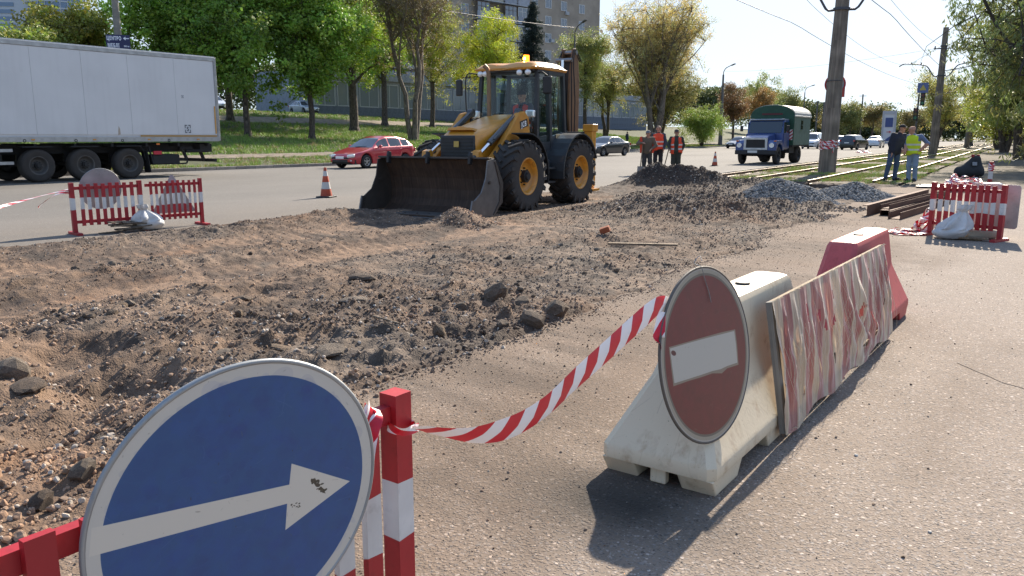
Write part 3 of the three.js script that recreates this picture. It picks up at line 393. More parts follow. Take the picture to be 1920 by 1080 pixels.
// water-filled barriers
function barrier(label, c, z0, z1, in0, in1, m) {
  const L = Math.abs(z1 - z0), b = thing('plastic_barrier', label, 'barrier', [-1.3, 0, z0], 0);
  const lv = [[0.075, 0.25, 0, 0], [0.085, 0.252, -0.002, -0.002], [0.125, 0.25, 0, 0], [0.14, 0.243, 0.008, 0.008], [0.40, 0.128, in0 * 0.46, in1 * 0.46], [0.43, 0.12, in0 * 0.5, in1 * 0.5], [0.67, 0.1, in0 * 0.97, in1 * 0.97], [0.694, 0.088, in0 * 1.03, in1 * 1.03], [0.70, 0.07, in0 * 1.08, in1 * 1.08]];
  const ring = lv.map(([y, w, a, e]) => { const ch = Math.min(0.03, w * 0.3); return [[-w + ch, -a], [w - ch, -a], [w, -a - ch], [w, -L + e + ch], [w - ch, -L + e], [-w + ch, -L + e], [-w, -L + e + ch], [-w, -a - ch]].map(([x, z]) => [x, y, z]); });
  const P = []; for (let k = 0; k < ring.length - 1; k++) for (let i = 0; i < 8; i++) { const j = (i + 1) % 8, A = ring[k][i], B = ring[k][j], D = ring[k + 1][j], E = ring[k + 1][i]; P.push(...A, ...D, ...B, ...A, ...E, ...D); }
  for (const k of [0, ring.length - 1]) for (let i = 1; i < 7; i++) P.push(...ring[k][0], ...ring[k][i], ...ring[k][i + 1]);
  const g = new THREE.BufferGeometry(); g.setAttribute('position', new THREE.Float32BufferAttribute(P, 3)); g.computeVertexNormals(); const gc = toCreasedNormals(g, 0.5);
  mesh('body', gc, m, b);
  for (const [x, z] of [[-1, 0], [1, 0], [-1, 1], [1, 1], [-1, 0.5], [1, 0.5]]) { const mid = z === 0.5, l = mid ? 0.5 : 0.34; mesh('foot', xf(ext([[-l / 2 + 0.05, 0], [l / 2 - 0.05, 0], [l / 2, 0.0745], [-l / 2, 0.0745]], 0.15, 0.008), [x * 0.17, 0, z === 0 ? -l / 2 : z === 1 ? -L + l / 2 : -L / 2], [0, PI / 2, 0]), m, b); }
  mesh('tab', box(0.07, 0.072, 0.04, 0, 0.037, -0.05, [0, 0, 0], 0.008), m, b);
  mesh('emboss', xf(new THREE.TorusGeometry(0.026, 0.004, 6, 20), [0.03, 0.27, -in0 * 0.25 - 0.004], [-0.62, 0, 0]), m, b);
  mesh('filler_cap', cyl(0.035, 0.035, 0.012, 0, 0.704, -L * 0.52, [0, 0, 0], 16), M.black, b);
  return b;
}
barrier('dirty white plastic water barrier with the round red sign leaning on it', 0, -2.83, -4.62, 0.42, 0.40, mat([0.70, 0.60, 0.445], 0.55, 0, { map: rep(T.scuff, 0.9), bumpMap: T.fine, bumpScale: 0.001 }));
barrier('faded red plastic water barrier standing behind the torn fabric panel', 0, -5.3, -6.98, 0.4, 0.2, mat([0.50, 0.085, 0.085], 0.55, 0, { map: rep(T.scuff, 0.9), bumpMap: T.fine, bumpScale: 0.001 }));
// wooden frame with torn fabric, leaning on the barriers
{
  const f = thing('fabric_panel', 'long wooden frame covered with torn faded red and cream fabric', 'panel', [-1.018, 0.045, -3.6], PI / 2); f.rotation.order = 'YXZ'; f.rotation.x = -0.165;
  const L = 2.46, H = 0.62, wd = mat([0.46, 0.33, 0.19], 0.85, 0, { map: T.streak }), gw = mat([0.46, 0.42, 0.36], 0.9, 0, { map: T.streak });
  mesh('plank', box(0.045, H, 0.028, 0.0225, H / 2, 0), gw, f); mesh('plank', box(0.045, H, 0.028, L - 0.0225, H / 2, 0), wd, f); mesh('plank', box(L - 0.092, 0.04, 0.026, L / 2, H - 0.02, 0), wd, f); mesh('plank', box(L - 0.092, 0.04, 0.026, L / 2, 0.05, 0), wd, f); mesh('plank', box(0.04, H - 0.1, 0.024, L * 0.52, H / 2, -0.001), wd, f);
  const r = RNG(19), tex = canvasTex(1536, 512, (g, w, h) => { // woven strips: faded red and cream bands, overlaid with single threads
    g.fillStyle = '#b9a88c'; g.fillRect(0, 0, w, h); let x = -120, k = 0;
    while (x < w + 60) { const bw = 40 + 70 * r(), c = ['168,92,84', '206,190,160', '150,76,72', '190,176,150'][k % 4]; g.fillStyle = `rgba(${c},0.9)`; g.beginPath(); g.moveTo(x + 60, 0); g.lineTo(x + bw + 60, 0); g.lineTo(x + bw + 12 * (r() - 0.5), h); g.lineTo(x + 12 * (r() - 0.5), h); g.fill(); x += bw; k++; }
    for (let i = 0; i < 5200; i++) { const x0 = r() * w, q = r(), y0 = r() < 0.5 ? 0 : r() * h, y1 = Math.min(h, y0 + h * (0.15 + r())), dx = 46 * (y1 - y0) / h + 10 * (r() - 0.5); g.strokeStyle = q < 0.45 ? `rgba(232,220,194,${0.12 + 0.3 * r()})` : q < 0.7 ? `rgba(150,70,66,${0.1 + 0.25 * r()})` : q < 0.9 ? `rgba(196,170,128,${0.1 + 0.25 * r()})` : `rgba(90,70,60,${0.08 + 0.2 * r()})`; g.lineWidth = 0.5 + 1.6 * r() * r(); g.beginPath(); g.moveTo(x0, y0); g.quadraticCurveTo(x0 - dx * 0.3 + 8 * (r() - 0.5), (y0 + y1) / 2, x0 - dx, y1); g.stroke(); }
  });
  const nx = 200, ny = 40, P = [], U = [], I = [];
  for (let j = 0; j <= ny; j++) for (let i = 0; i <= nx; i++) { const u = i / nx, v = j / ny, x = u * (L + 0.012) - 0.006, e = Math.sin(v * PI), sag = bump(x - 1.55 + 0.35 * (v - 0.5), 0.4), y = lerp(-0.004, H + 0.004, v) - (v < 0.2 ? (0.2 - v) * 0.1 * Math.sin(x * 9) : 0) - 0.05 * sag * e; const fold = 0.010 * Math.sin((x + 0.1 * v) * 34 + 2 * Math.sin(x * 5)) + 0.0045 * Math.sin((x - 0.16 * v) * 71 + 3 * Math.sin(x * 3)) + 0.024 * sag * (0.8 + 0.5 * Math.sin((x + 0.8 * v) * 21 + 2 * Math.sin(v * 4))) + 0.03 * (fbm(x * 7 + v * 2, v * 4 - x, 4, 44) - 0.5); P.push(x + 0.02 * sag * Math.sin(v * 7), y, 0.0165 + Math.max(0, 0.012 + fold) * (0.15 + 0.85 * e)); U.push(u, v); if (i < nx && j < ny) { const xm = (i + 0.5) / nx * L, hole = fbm(xm * 26, v * 5, 2, 45); if (hole > 0.78 && v > 0.15 && v < 0.85) continue; const b = j * (nx + 1) + i; I.push(b, b + 1, b + nx + 1, b + 1, b + nx + 2, b + nx + 1); } }
  const g = new THREE.BufferGeometry(); g.setAttribute('position', new THREE.Float32BufferAttribute(P, 3)); g.setAttribute('uv', new THREE.Float32BufferAttribute(U, 2)); g.setIndex(I); g.computeVertexNormals();
  mesh('fabric', g, mat([1, 1, 1], 0.9, 0, { map: tex, transmission: 0.42, thickness: 0 }), f, 0);
  const fr = []; for (let k = 0; k < 330; k++) { const x = r() * L, top = r() < 0.55, y = top ? H + 0.003 : 0.0; fr.push(bar([x, y, 0.019], [x + 0.03 * (r() - 0.5), y + (top ? 0.016 * (r() - 0.2) : -0.035 * r() * r()), 0.024 + 0.014 * r()], 0.0009, 0.0007, 3)); }
  mesh('fringe', fr, mat([0.62, 0.55, 0.40], 0.95), f);
  const th = []; for (let k = 0; k < 60; k++) { const x = r() * L, l = 0.15 + 0.4 * r(), d = 0.2 * (r() - 0.4), y0 = H * (0.5 + 0.5 * r()); th.push(pipe([[x, y0, 0.034], [x - d * 0.3, y0 - l * 0.5, 0.05 + 0.03 * r()], [x - d, Math.max(0.02, y0 - l), 0.04]], 0.0008, 3, 8)); }
  mesh('loose_threads', th, mat([0.70, 0.64, 0.5], 0.9), f);
}
// tape
const tapeTex = canvasTex(512, 128, (g, w, h) => { g.fillStyle = '#e9e6e6'; g.fillRect(0, 0, w, h); g.fillStyle = '#c8142c'; for (let k = -1; k < 3; k++) { g.beginPath(); g.moveTo(k * 256, h); g.lineTo(k * 256 + 150, 0); g.lineTo(k * 256 + 278, 0); g.lineTo(k * 256 + 128, h); g.fill(); } }, true, true);
M.tape = mat([1, 1, 1], 0.35, 0, { map: tapeTex, transmission: 0.18, thickness: 0 });
function ribbon(pts, w, roll, n = 80, per = 0.42) { // strip along a smooth curve; roll(t) turns its width from vertical
  const c = new THREE.CatmullRomCurve3(pts.map((p) => V(...p))), L = c.getLength(), P = [], U = [], I = [], up = V(0, 1, 0);
  for (let k = 0; k <= n; k++) { const t = k / n, p = c.getPointAt(t), d = c.getTangentAt(t), s = d.clone().cross(up); if (s.lengthSq() < 1e-4) s.set(1, 0, 0); s.normalize(); const v = s.clone().cross(d).normalize(), a = roll(t); const e = v.multiplyScalar(Math.cos(a)).addScaledVector(s, Math.sin(a)); const ww = typeof w === 'function' ? w(t) : w; for (const q of [-0.5, 0, 0.5]) { const cup = (1 - 4 * q * q) * ww * 0.12; P.push(p.x + e.x * q * ww + s.x * cup, p.y + e.y * q * ww, p.z + e.z * q * ww + s.z * cup); U.push(t * L / per, q + 0.5); } if (k) for (const q of [0, 1]) { const b = 3 * k - 3 + q; I.push(b, b + 3, b + 1, b + 1, b + 3, b + 4); } }
  const g = new THREE.BufferGeometry(); g.setAttribute('position', new THREE.Float32BufferAttribute(P, 3)); g.setAttribute('uv', new THREE.Float32BufferAttribute(U, 2)); g.setIndex(I); g.computeVertexNormals(); return g;
}
function tapeThing(label, ribs, group) { return single('barrier_tape', ribs, M.tape, label, 'barrier tape', group, [0, 0, 0], 0, 0); }
tapeThing('red and white tape strung from the picket fence post to the round red sign', [
  ribbon([[-1.307, 0.685, -1.402], [-1.295, 0.679, -1.43], [-1.303, 0.649, -1.497], [-1.281, 0.604, -1.627], [-1.267, 0.582, -1.782], [-1.26, 0.595, -1.939], [-1.26, 0.641, -2.125], [-1.25, 0.696, -2.319], [-1.239, 0.748, -2.489], [-1.222, 0.796, -2.651], [-1.24, 0.76, -2.85]], (t) => 0.02 + 0.054 * sstep(0, 0.25, t) * (1 - 0.6 * sstep(0.78, 1, t)), (t) => 0.8 * sstep(0.3, 0.0, t) + 0.12 * Math.sin(t * 6), 120, 0.3),
  ribbon([[-1.305, 0.68, -1.43], [-1.305, 0.685, -1.37], [-1.345, 0.69, -1.365], [-1.375, 0.688, -1.39], [-1.37, 0.684, -1.43], [-1.335, 0.68, -1.436], [-1.304, 0.682, -1.42]], 0.022, (t) => 0.3 * Math.sin(t * 20), 40, 0.3),
  ribbon([[-1.215, 0.77, -2.66], [-1.21, 0.73, -2.64], [-1.205, 0.68, -2.62], [-1.2, 0.64, -2.625]], (t) => 0.03 + 0.02 * t, (t) => 1 + t, 16, 0.3)]);
tapeThing('crumpled tape tied between the blue arrow sign and the fence pickets', [
  ribbon([[-1.335, 0.765, -1.30], [-1.318, 0.75, -1.285], [-1.31, 0.70, -1.262], [-1.305, 0.62, -1.24], [-1.305, 0.56, -1.215], [-1.31, 0.5, -1.19], [-1.315, 0.47, -1.16]], (t) => 0.05 - 0.02 * t, (t) => 0.8 + 0.9 * Math.sin(t * 5), 50, 0.3),
  ribbon([[-1.35, 0.74, -1.31], [-1.325, 0.77, -1.29], [-1.315, 0.72, -1.275], [-1.32, 0.66, -1.26]], 0.04, (t) => 1.4 * t, 24, 0.3)]);
{ // tapes at the far fences
  tapeThing('thin striped tape running from the far red fence along the dig', [ribbon([[-11.95, 0.66, -5.8], [-11.9, 0.6, -5.4], [-11.75, 0.52, -4.9], [-11.55, 0.47, -4.5], [-11.1, 0.5, -3.4], [-10.9, 0.6, -2.6]], 0.04, (t) => 1.0 + 0.6 * Math.sin(t * 12), 60)]);
  tapeThing('loose end of tape blowing from the far red fence post', [ribbon([[-11.93, 0.62, -5.8], [-11.95, 0.6, -5.6], [-11.98, 0.5, -5.42], [-11.95, 0.43, -5.32]], 0.05, (t) => 0.6 + 2 * t, 30)]);
  const heap = (cx, y, cz, R, n, seed, hgt = 0.1) => { const r = RNG(seed), out = []; for (let k = 0; k < n; k++) { const p = []; let a = r() * 6.3; for (let i = 0; i < 7; i++) { a += 0.9 + r(); p.push([cx + Math.cos(a) * R * (0.4 + 0.6 * r()), y + 0.012 + hgt * r() * r(), cz + Math.sin(a) * R * (0.4 + 0.6 * r())]); } out.push(ribbon(p, 0.05, (t) => 1.2 + 0.5 * Math.sin(t * 17 + k), 44)); } return out; };
  tapeThing('tangle of red and white tape on the pavement beside the right picket fence', heap(-2.05, 0, -12.95, 0.3, 5, 3, 0.06));
  tapeThing('large heap of red and white tape behind the right picket fence', heap(-2.55, 0.05, -24.0, 0.55, 16, 5, 0.5));
  tapeThing('scrap of red and white tape lying by the far tram rail', heap(-15.3, 0.1, -72, 0.7, 5, 9, 0.3));
  tapeThing('crumpled tape at the foot of the right picket fence', heap(-1.9, 0, -13.3, 0.16, 5, 11, 0.5));
}
// sandbags
function sandbag(label, pos, turn, sc, neck, m, group) {
  const P = [], I = [], nu = 28, nv = 22, r = RNG(5 + pos[0] * 7 | 0), c = new THREE.CatmullRomCurve3([V(0, 0.02, 0), V(0, 0.1, 0), V(neck[0] * 0.3, 0.2, 0), V(neck[0] * 0.7, neck[1] * 0.75, 0.02), V(neck[0], neck[1], 0.03)]);
  for (let j = 0; j <= nv; j++) { const t = j / nv, p = c.getPoint(t), R = t < 0.5 ? 0.2 * Math.pow(Math.sin(PI * clamp(t * 1.0 + 0.18)), 0.7) : lerp(0.2 * Math.pow(Math.sin(PI * 0.68), 0.7), t > 0.86 ? 0.07 : 0.035, sstep(0.5, 0.86, t)); for (let i = 0; i <= nu; i++) { const a = i / nu * 2 * PI, f = 1 + 0.1 * (fbm(Math.cos(a) * 2 + 5, Math.sin(a) * 2 + t * 4, 3, 7) - 0.5) * 3 + (t > 0.45 ? 0.22 * Math.sin(a * 6 + t * 3) : 0); P.push(p.x + Math.cos(a) * R * f * 1.25, Math.max(0.004, p.y + 0.0 + (t < 0.12 ? 0 : 0)), p.z + Math.sin(a) * R * f); if (i < nu && j < nv) { const b = j * (nu + 1) + i; I.push(b, b + nu + 1, b + 1, b + 1, b + nu + 1, b + nu + 2); } } }
  const g = new THREE.BufferGeometry(); g.setAttribute('position', new THREE.Float32BufferAttribute(P, 3)); g.setIndex(I); g.computeVertexNormals(); g.scale(sc, sc, sc);
  return single('sandbag', g, m, label, 'sandbag', group, pos, turn, 1);
}
const bagMat = mat([0.68, 0.67, 0.66], 0.75, 0, { map: T.grunge, bumpMap: T.fine, bumpScale: 0.004 });
sandbag('white tied sandbag against the right picket fence', [-1.46, 0, -12.6], 0.2, 0.86, [0.2, 0.56], bagMat);
sandbag('white sandbag draped over the far red fences', [-11.62, 0, -6.75], 1.5, 0.9, [-0.12, 0.44], bagMat);
single('sandbag', (() => { const g = box(0.42, 0.12, 0.28, 0, 0.06, 0, [0, 0, 0.04], 0.055); return g; })(), mat([0.55, 0.47, 0.36], 0.9, 0, { map: T.grunge }), 'flat tan sandbag behind the right picket fence', 'sandbag', undefined, [-1.12, 0, -12.95], 0.3);
{ const t = thing('plank_pile', 'small pile of broken boards by the far red fence', 'boards', [-11.62, 0.0, -6.28], 1.45), r = RNG(4); for (let k = 0; k < 9; k++) { const o = mesh('board', box(rr(0.3, 0.55, r), 0.018, 0.08), M.oldwood, t); o.position.set(rr(-0.12, 0.22, r), 0.02 + 0.017 * k, rr(-0.06, 0.06, r)); o.rotation.set(rr(-0.15, 0.15, r), rr(-0.5, 0.5, r), rr(-0.1, 0.14, r)); } }
{ const t = thing('plank_pile', 'two short boards under the right picket fence', 'boards', [-1.25, 0, -12.65], -0.2); for (let k = 0; k < 2; k++) { const o = mesh('board', box(0.36, 0.02, 0.09), M.wood, t); o.position.set(0.1 * k, 0.012 + 0.022 * k, 0.05 * k); o.rotation.y = 0.3 * k; } }
// steel channels
{
  const prof = (w, h, t) => [[-w / 2, 0], [w / 2, 0], [w / 2, h], [w / 2 - t, h], [w / 2 - t, t], [-w / 2 + t, t], [-w / 2 + t, h], [-w / 2, h]];
  [[-3.12, 0.09, -15.4, 5.6, 0.2, 0.09, 0.012, PI / 2, 'rusty steel channel on edge, outermost of the pile by the dig'], [-2.88, 0.002, -15.7, 5.2, 0.18, 0.1, 0.012, PI, 'rusty steel channel lying face down in the middle of the pile'], [-2.62, 0.002, -15.1, 4.6, 0.2, 0.12, 0.012, 0, 'rusty steel channel lying open side up, next to the picket fence'], [-2.93, 0.108, -15.9, 5.0, 0.16, 0.08, 0.01, 0.05, 'rusty steel channel stacked on top of the pile']].forEach(([x, y, z, L, w, h, t, roll, lab], k) => {
    const o = single('steel_channel', ext(prof(w, h, t), L).translate(0, roll === PI ? -h : 0, -L / 2), M.rust, lab, 'steel channel', 'steel channels beside the dig', [x, y, z], 0); o.rotation.set(0, -0.03 - 0.012 * k, roll, 'YXZ'); if (roll === PI / 2) o.position.y = 0.1;
  });
}
// tools and things left on the verge
{
  const p = thing('marker_post', 'short red and white marker post beside the heap of tape', 'post', [-2.26, 0, -27.2], 0.2); mesh('shaft', banded(0.11, 0.11, [0, 0.2, 0.42, 0.7]), M.paint, p); mesh('tape_band', [0, 1, 2].map((k) => { const P = []; for (let i = 0; i <= 12; i++) { const a = i / 12 * 6.28; P.push([0.082 * Math.cos(a), 0.5 + 0.06 * k + 0.02 * Math.sin(a * 2 + k), 0.082 * Math.sin(a)]); } return ribbon(P, 0.06, () => 0.1, 30); }), M.tape, p, 0);
  single('plastic_sack', box(0.5, 0.22, 0.4, 0, 0.11, 0, [0, 0, 0], 0.09), mat([0.45, 0.5, 0.62], 0.5, 0, { map: T.grunge }), 'pale blue sack lying beside the heap of tape', 'sack', undefined, [-2.0, 0, -24.6], 0.5);
  const pl = thing('rubber_mats', 'dark mats laid flat behind the steel channels', 'mats', [-3.1, 0.0, -25.6], 0.1); mesh('mat', box(1.6, 0.04, 1.2, 0, 0.03, 0), M.black, pl); mesh('mat', box(1.2, 0.04, 1.0, 0.5, 0.075, -0.2, [0, 0.2, 0.01]), M.black, pl);
}
// gravel piles
{
  const r = RNG(66), geo = rockGeo(9, 0.8, 0), m = mat([1, 1, 1], 0.9, 0);
  const pile = (label, x, z, rx, rz, h, n) => {
    const t = thing('gravel_pile', label, 'gravel pile', [x, 0, z], 0, undefined), f = (a, b) => h * Math.max(0, 1 - Math.pow(Math.hypot(a / rx, b / rz), 1.25)) * (0.85 + 0.3 * fbm(a * 2 + x, b * 2, 2, 8));
    const g = gridSheet(range(-rx, rx, 0.08), range(rz, -rz, 0.08), (a, b) => f(a, b) - 0.02, (a, b) => [0.2, 0.19, 0.178].map((v) => v * (0.7 + 0.6 * fbm(a * 12, b * 12, 2, 3))));
    const c = new THREE.Mesh(g, M.pit); c.name = 'heap'; t.add(c); const L = [], C = [];
    for (let k = 0; k < n; k++) { const a = r() * 6.3, d = Math.sqrt(r()), px = Math.cos(a) * d * rx * 1.05, pz = Math.sin(a) * d * rz * 1.05, s = rr(0.014, 0.034, r), q = rr(0.5, 1.5, r); L.push(tm(px, f(px, pz) + s * 0.2 - (d > 0.95 ? 0 : 0.01), pz, s, r() * 6, r() * 6, r() * 6)); C.push([0.205 * q, 0.195 * q, 0.182 * q]); }
    instanced('gravel', geo, m, L, t, C);
  };
  pile('larger pile of grey crushed stone between the soil mounds', -5.35, -17.6, 1.25, 0.95, 0.52, 5200);
  pile('smaller pile of grey crushed stone near the steel channels', -4.35, -19.6, 1.15, 0.85, 0.36, 4200);
}
// ------------------------------------------------------------------ backhoe loader
function tyreWheel(parent, { R, r, w, lugs, rimMat, tyreMat = M.rubber, x, y, z, side, bolts = 8, dish = 0.1, name = 'wheel' }) { // axle along x, outer face towards side
  const g = new THREE.Group(); g.name = name; parent.add(g); g.position.set(x, y, z); g.rotation.y = side > 0 ? 0 : PI;
  const prof = [[r, -w * 0.42], [r + 0.02, -w * 0.46], [lerp(r, R, 0.55), -w * 0.5], [R - 0.05, -w * 0.47], [R - 0.015, -w * 0.38], [R, -w * 0.2], [R, w * 0.2], [R - 0.015, w * 0.38], [R - 0.05, w * 0.47], [lerp(r, R, 0.55), w * 0.5], [r + 0.02, w * 0.46], [r, w * 0.42]];
  const ty = mesh('tyre', lathe(prof, 44).rotateZ(-PI / 2), tyreMat, g);
  if (lugs) { const L = []; for (let k = 0; k < lugs; k++) for (const s of [-1, 1]) { const a = (k + (s > 0 ? 0.5 : 0)) / lugs * 2 * PI, b = new THREE.BoxGeometry(w * 0.56, 0.05, 0.06); b.rotateY(s * 0.72); b.translate(s * w * 0.235, R + 0.008, 0); b.rotateX(a); L.push(b); const e = new THREE.BoxGeometry(0.03, 0.13, 0.07); e.translate(s * w * 0.475, R - 0.06, s * -0.0 - 0.11); e.rotateX(a); L.push(e); } mesh('tread', L, tyreMat, g); }
  mesh('rim', lathe([[r + 0.012, w * 0.40], [r + 0.012, w * 0.44], [r - 0.02, w * 0.44], [r - 0.045, w * 0.3], [r - 0.07, w * 0.44 - dish], [r * 0.5, w * 0.44 - dish * 1.1], [r * 0.42, w * 0.44 - dish * 0.8], [0.001, w * 0.44 - dish * 0.8]], 36).rotateZ(-PI / 2), rimMat, g);
  const hub = [cyl(r * 0.33, r * 0.36, 0.09, w * 0.44 - dish * 0.6, 0, 0, [0, 0, -PI / 2], 20), cyl(r * 0.2, r * 0.24, 0.05, w * 0.44 - dish * 0.6 + 0.06, 0, 0, [0, 0, -PI / 2], 16)];
  for (let k = 0; k < bolts; k++) { const a = k / bolts * 2 * PI; hub.push(cyl(0.018, 0.018, 0.03, w * 0.44 - dish * 0.75, Math.cos(a) * r * 0.45, Math.sin(a) * r * 0.45, [0, 0, PI / 2], 6)); }
  mesh('hub', hub, M.black, g); return g;
}
{
  const J = thing('backhoe_loader', 'yellow backhoe loader with a wide front bucket on the dug ground', 'backhoe loader', [-9.85, 0, -13.7], 0.07);
  const yel = mat([0.74, 0.31, 0.022], 0.42, 0, { map: T.grunge, clearcoat: 0.4, clearcoatRoughness: 0.3 }), yel2 = mat([0.64, 0.275, 0.03], 0.6, 0, { map: T.grunge, bumpMap: T.fine, bumpScale: 0.001 }), dk = mat([0.03, 0.033, 0.036], 0.5, 0, { map: T.grunge }), gr = mat([0.045, 0.05, 0.055], 0.45, 0, { map: T.grunge, clearcoat: 0.3 });
  const buck = mat([0.085, 0.07, 0.058], 0.6, 0.35, { map: rep(T.grunge, 1.5), bumpMap: T.fine, bumpScale: 0.002 }), worn = mat([0.20, 0.19, 0.185], 0.42, 0.6, { map: rep(T.grunge, 1.5), bumpMap: T.fine, bumpScale: 0.001 }), rustIn = mat([0.115, 0.068, 0.044], 0.75, 0.15, { map: rep(T.streak, 1.2), bumpMap: T.fine, bumpScale: 0.002 });
  // wheels, axles, chassis
  for (const s of [1, -1]) for (const z of [1.1, -1.12]) tyreWheel(J, { R: 0.655, r: 0.345, w: 0.5, lugs: 19, rimMat: yel, tyreMat: M.dustyRubber, x: s * 0.93, y: 0.665, z, side: s, dish: 0.13 });
  mesh('front_axle', [box(1.5, 0.16, 0.18, 0, 0.66, 1.1, [0, 0, 0], 0.03), cyl(0.17, 0.17, 0.3, 0, 0.66, 1.1, [PI / 2, 0, 0], 16)], dk, J); mesh('rear_axle', [box(1.5, 0.18, 0.2, 0, 0.66, -1.12, [0, 0, 0], 0.03), cyl(0.2, 0.2, 0.34, 0, 0.66, -1.12, [PI / 2, 0, 0], 16)], dk, J);
  mesh('chassis', [box(0.11, 0.28, 3.9, -0.36, 0.86, -0.2, [0, 0, 0], 0.02), box(0.11, 0.28, 3.9, 0.36, 0.86, -0.2, [0, 0, 0], 0.02), box(0.7, 0.5, 1.3, 0, 0.85, 0, [0, 0, 0], 0.05), box(0.5, 0.3, 0.55, 0.62, 0.8, 0.0, [0, 0, 0], 0.04), box(0.5, 0.3, 0.55, -0.62, 0.8, 0.0, [0, 0, 0], 0.04), box(0.3, 0.04, 0.4, 0.85, 0.5, -0.05), box(0.3, 0.04, 0.4, 0.85, 0.78, -0.05)], dk, J);
  // engine cover
  const hoodG = (() => { const sec = [[1.78, 0.40, 1.43], [1.7, 0.43, 1.50], [1.3, 0.47, 1.60], [0.8, 0.5, 1.73], [0.4, 0.52, 1.82], [-0.02, 0.53, 1.86]], P = [], I = [], n = 14; sec.forEach(([z, w, h]) => { for (let i = 0; i <= n; i++) { const a = i / n * PI, c = Math.cos(a), s = Math.sin(a), e = 0.35; P.push(Math.sign(c) * Math.pow(Math.abs(c), e) * w, s < 1e-3 ? 0.95 : lerp(0.95, h, Math.pow(s, e)), z); } }); for (let j = 0; j < sec.length - 1; j++) for (let i = 0; i < n; i++) { const b = j * (n + 1) + i; I.push(b, b + 1, b + n + 1, b + 1, b + n + 2, b + n + 1); } const g = new THREE.BufferGeometry(); g.setAttribute('position', new THREE.Float32BufferAttribute(P, 3)); g.setIndex(I); g.computeVertexNormals(); return g; })();
  const hood = mesh('engine_cover', hoodG, yel, J);
  mesh('scoop', ext([[-0.3, 0], [0.3, 0], [0.26, 0.05], [0.08, 0.06], [0.07, 0.075], [-0.07, 0.075], [-0.08, 0.06], [-0.26, 0.05]], 0.42, 0.01).rotateX(-0.16).translate(0, 1.495, 1.52), yel, hood);
  const grille = mesh('grille', box(0.78, 0.62, 0.05, 0, 1.12, 1.79, [0, 0, 0], 0.02), dk, J); for (let k = 0; k < 9; k++) mesh('slat', box(0.7, 0.018, 0.02, 0, 0.87 + k * 0.062, 1.82), M.black, grille);
  mesh('badge', box(0.11, 0.11, 0.012, 0.0, 1.27, 1.838), mat([0.55, 0.36, 0.08], 0.5), grille);
  mesh('lower_panel', box(0.86, 0.5, 0.14, 0, 0.62, 1.68, [0, 0, 0], 0.03), dk, J);
  for (const s of [1, -1]) { const tex = canvasTex(256, 112, (g) => { g.fillStyle = '#15171a'; g.fillRect(0, 0, 256, 112); g.transform(1, 0, -0.14, 1, 10, 0); g.fillStyle = '#f2f2f0'; g.font = 'bold 108px sans-serif'; g.textAlign = 'center'; g.textBaseline = 'middle'; g.fillText('JCB', 128, 60); }); const lg = new THREE.Mesh(new THREE.PlaneGeometry(0.3, 0.15), mat([1, 1, 1], 0.4, 0, { map: tex })); lg.name = 'logo_plate'; lg.position.set(s * 0.7225, 1.655, 0.56); lg.rotation.order = 'YXZ'; lg.rotation.set(0, s * PI / 2, s * 0.22); J.add(lg); }
  // loader arms, tilt rams, links
  for (const s of [1, -1]) {
    const x = s * 0.66;
    mesh('loader_arm', extX([[0.32, 1.42], [0.36, 1.78], [0.52, 1.9], [0.72, 1.86], [1.3, 1.32], [1.9, 0.86], [2.16, 0.56], [2.2, 0.34], [2.12, 0.24], [2.02, 0.3], [1.78, 0.56], [1.2, 0.96], [0.75, 1.35], [0.55, 1.48]], 0.12, 0.015).translate(x, 0, 0), yel2, J);
    const ram = mesh('tilt_ram', [bar([x * 0.86, 1.88, 0.5], [x * 0.86, 1.28, 1.58], 0.06, 0.06, 14), cyl(0.085, 0.085, 0.11, x * 0.86, 1.88, 0.5, [0, 0, PI / 2], 14), bar([x * 0.86 + 0.07, 1.93, 0.55], [x * 0.86 + 0.07, 1.36, 1.52], 0.014)], gr, J); mesh('rod', bar([x * 0.86, 1.28, 1.58], [x * 0.86, 1.10, 1.9], 0.034, 0.034, 12), M.chrome, ram);
    mesh('tilt_lever', extX([[1.82, 0.78], [1.95, 1.17], [2.06, 1.14], [2.1, 0.9], [2.0, 0.72]], 0.16, 0.015).translate(x * 0.86, 0, 0), yel, J); mesh('link', bar([x * 0.86, 1.08, 2.0], [x * 0.86, 0.78, 2.36], 0.045, 0.045, 10), dk, J);
    mesh('lift_ram', [bar([s * 0.56, 0.95, 0.25], [s * 0.6, 0.95, 1.1], 0.055, 0.055, 12)], gr, J); mesh('pivot_post', extX([[0.25, 0.9], [0.62, 0.9], [0.6, 1.5], [0.5, 1.78], [0.36, 1.78], [0.28, 1.5]], 0.05, 0.01).translate(s * 0.57, 0, 0), gr, J);
    mesh('hose', pipe([[x * 0.8, 1.8, 0.62], [x * 0.8, 1.6, 0.95], [x * 0.74, 1.35, 1.35], [x * 0.78, 1.2, 1.62]], 0.014, 6), M.rubber, J);
  }
  mesh('cross_tube', cyl(0.08, 0.08, 1.32, 0, 0.62, 1.86, [0, 0, PI / 2], 14), yel2, J);
  // bucket
  const B = new THREE.Group(); B.name = 'bucket'; J.add(B); const W = 2.46;
  const shell = [[3.2, 0.025], [2.75, 0.025], [2.5, 0.05], [2.36, 0.13], [2.28, 0.27], [2.26, 0.45], [2.3, 0.66], [2.38, 0.84], [2.46, 1.02]], inn = shell.map(([z, y], i) => [z + (i < 2 ? 0 : i < 4 ? 0.012 : 0.022), y + (i < 2 ? 0.022 : i < 4 ? 0.02 : 0.0)]).reverse();
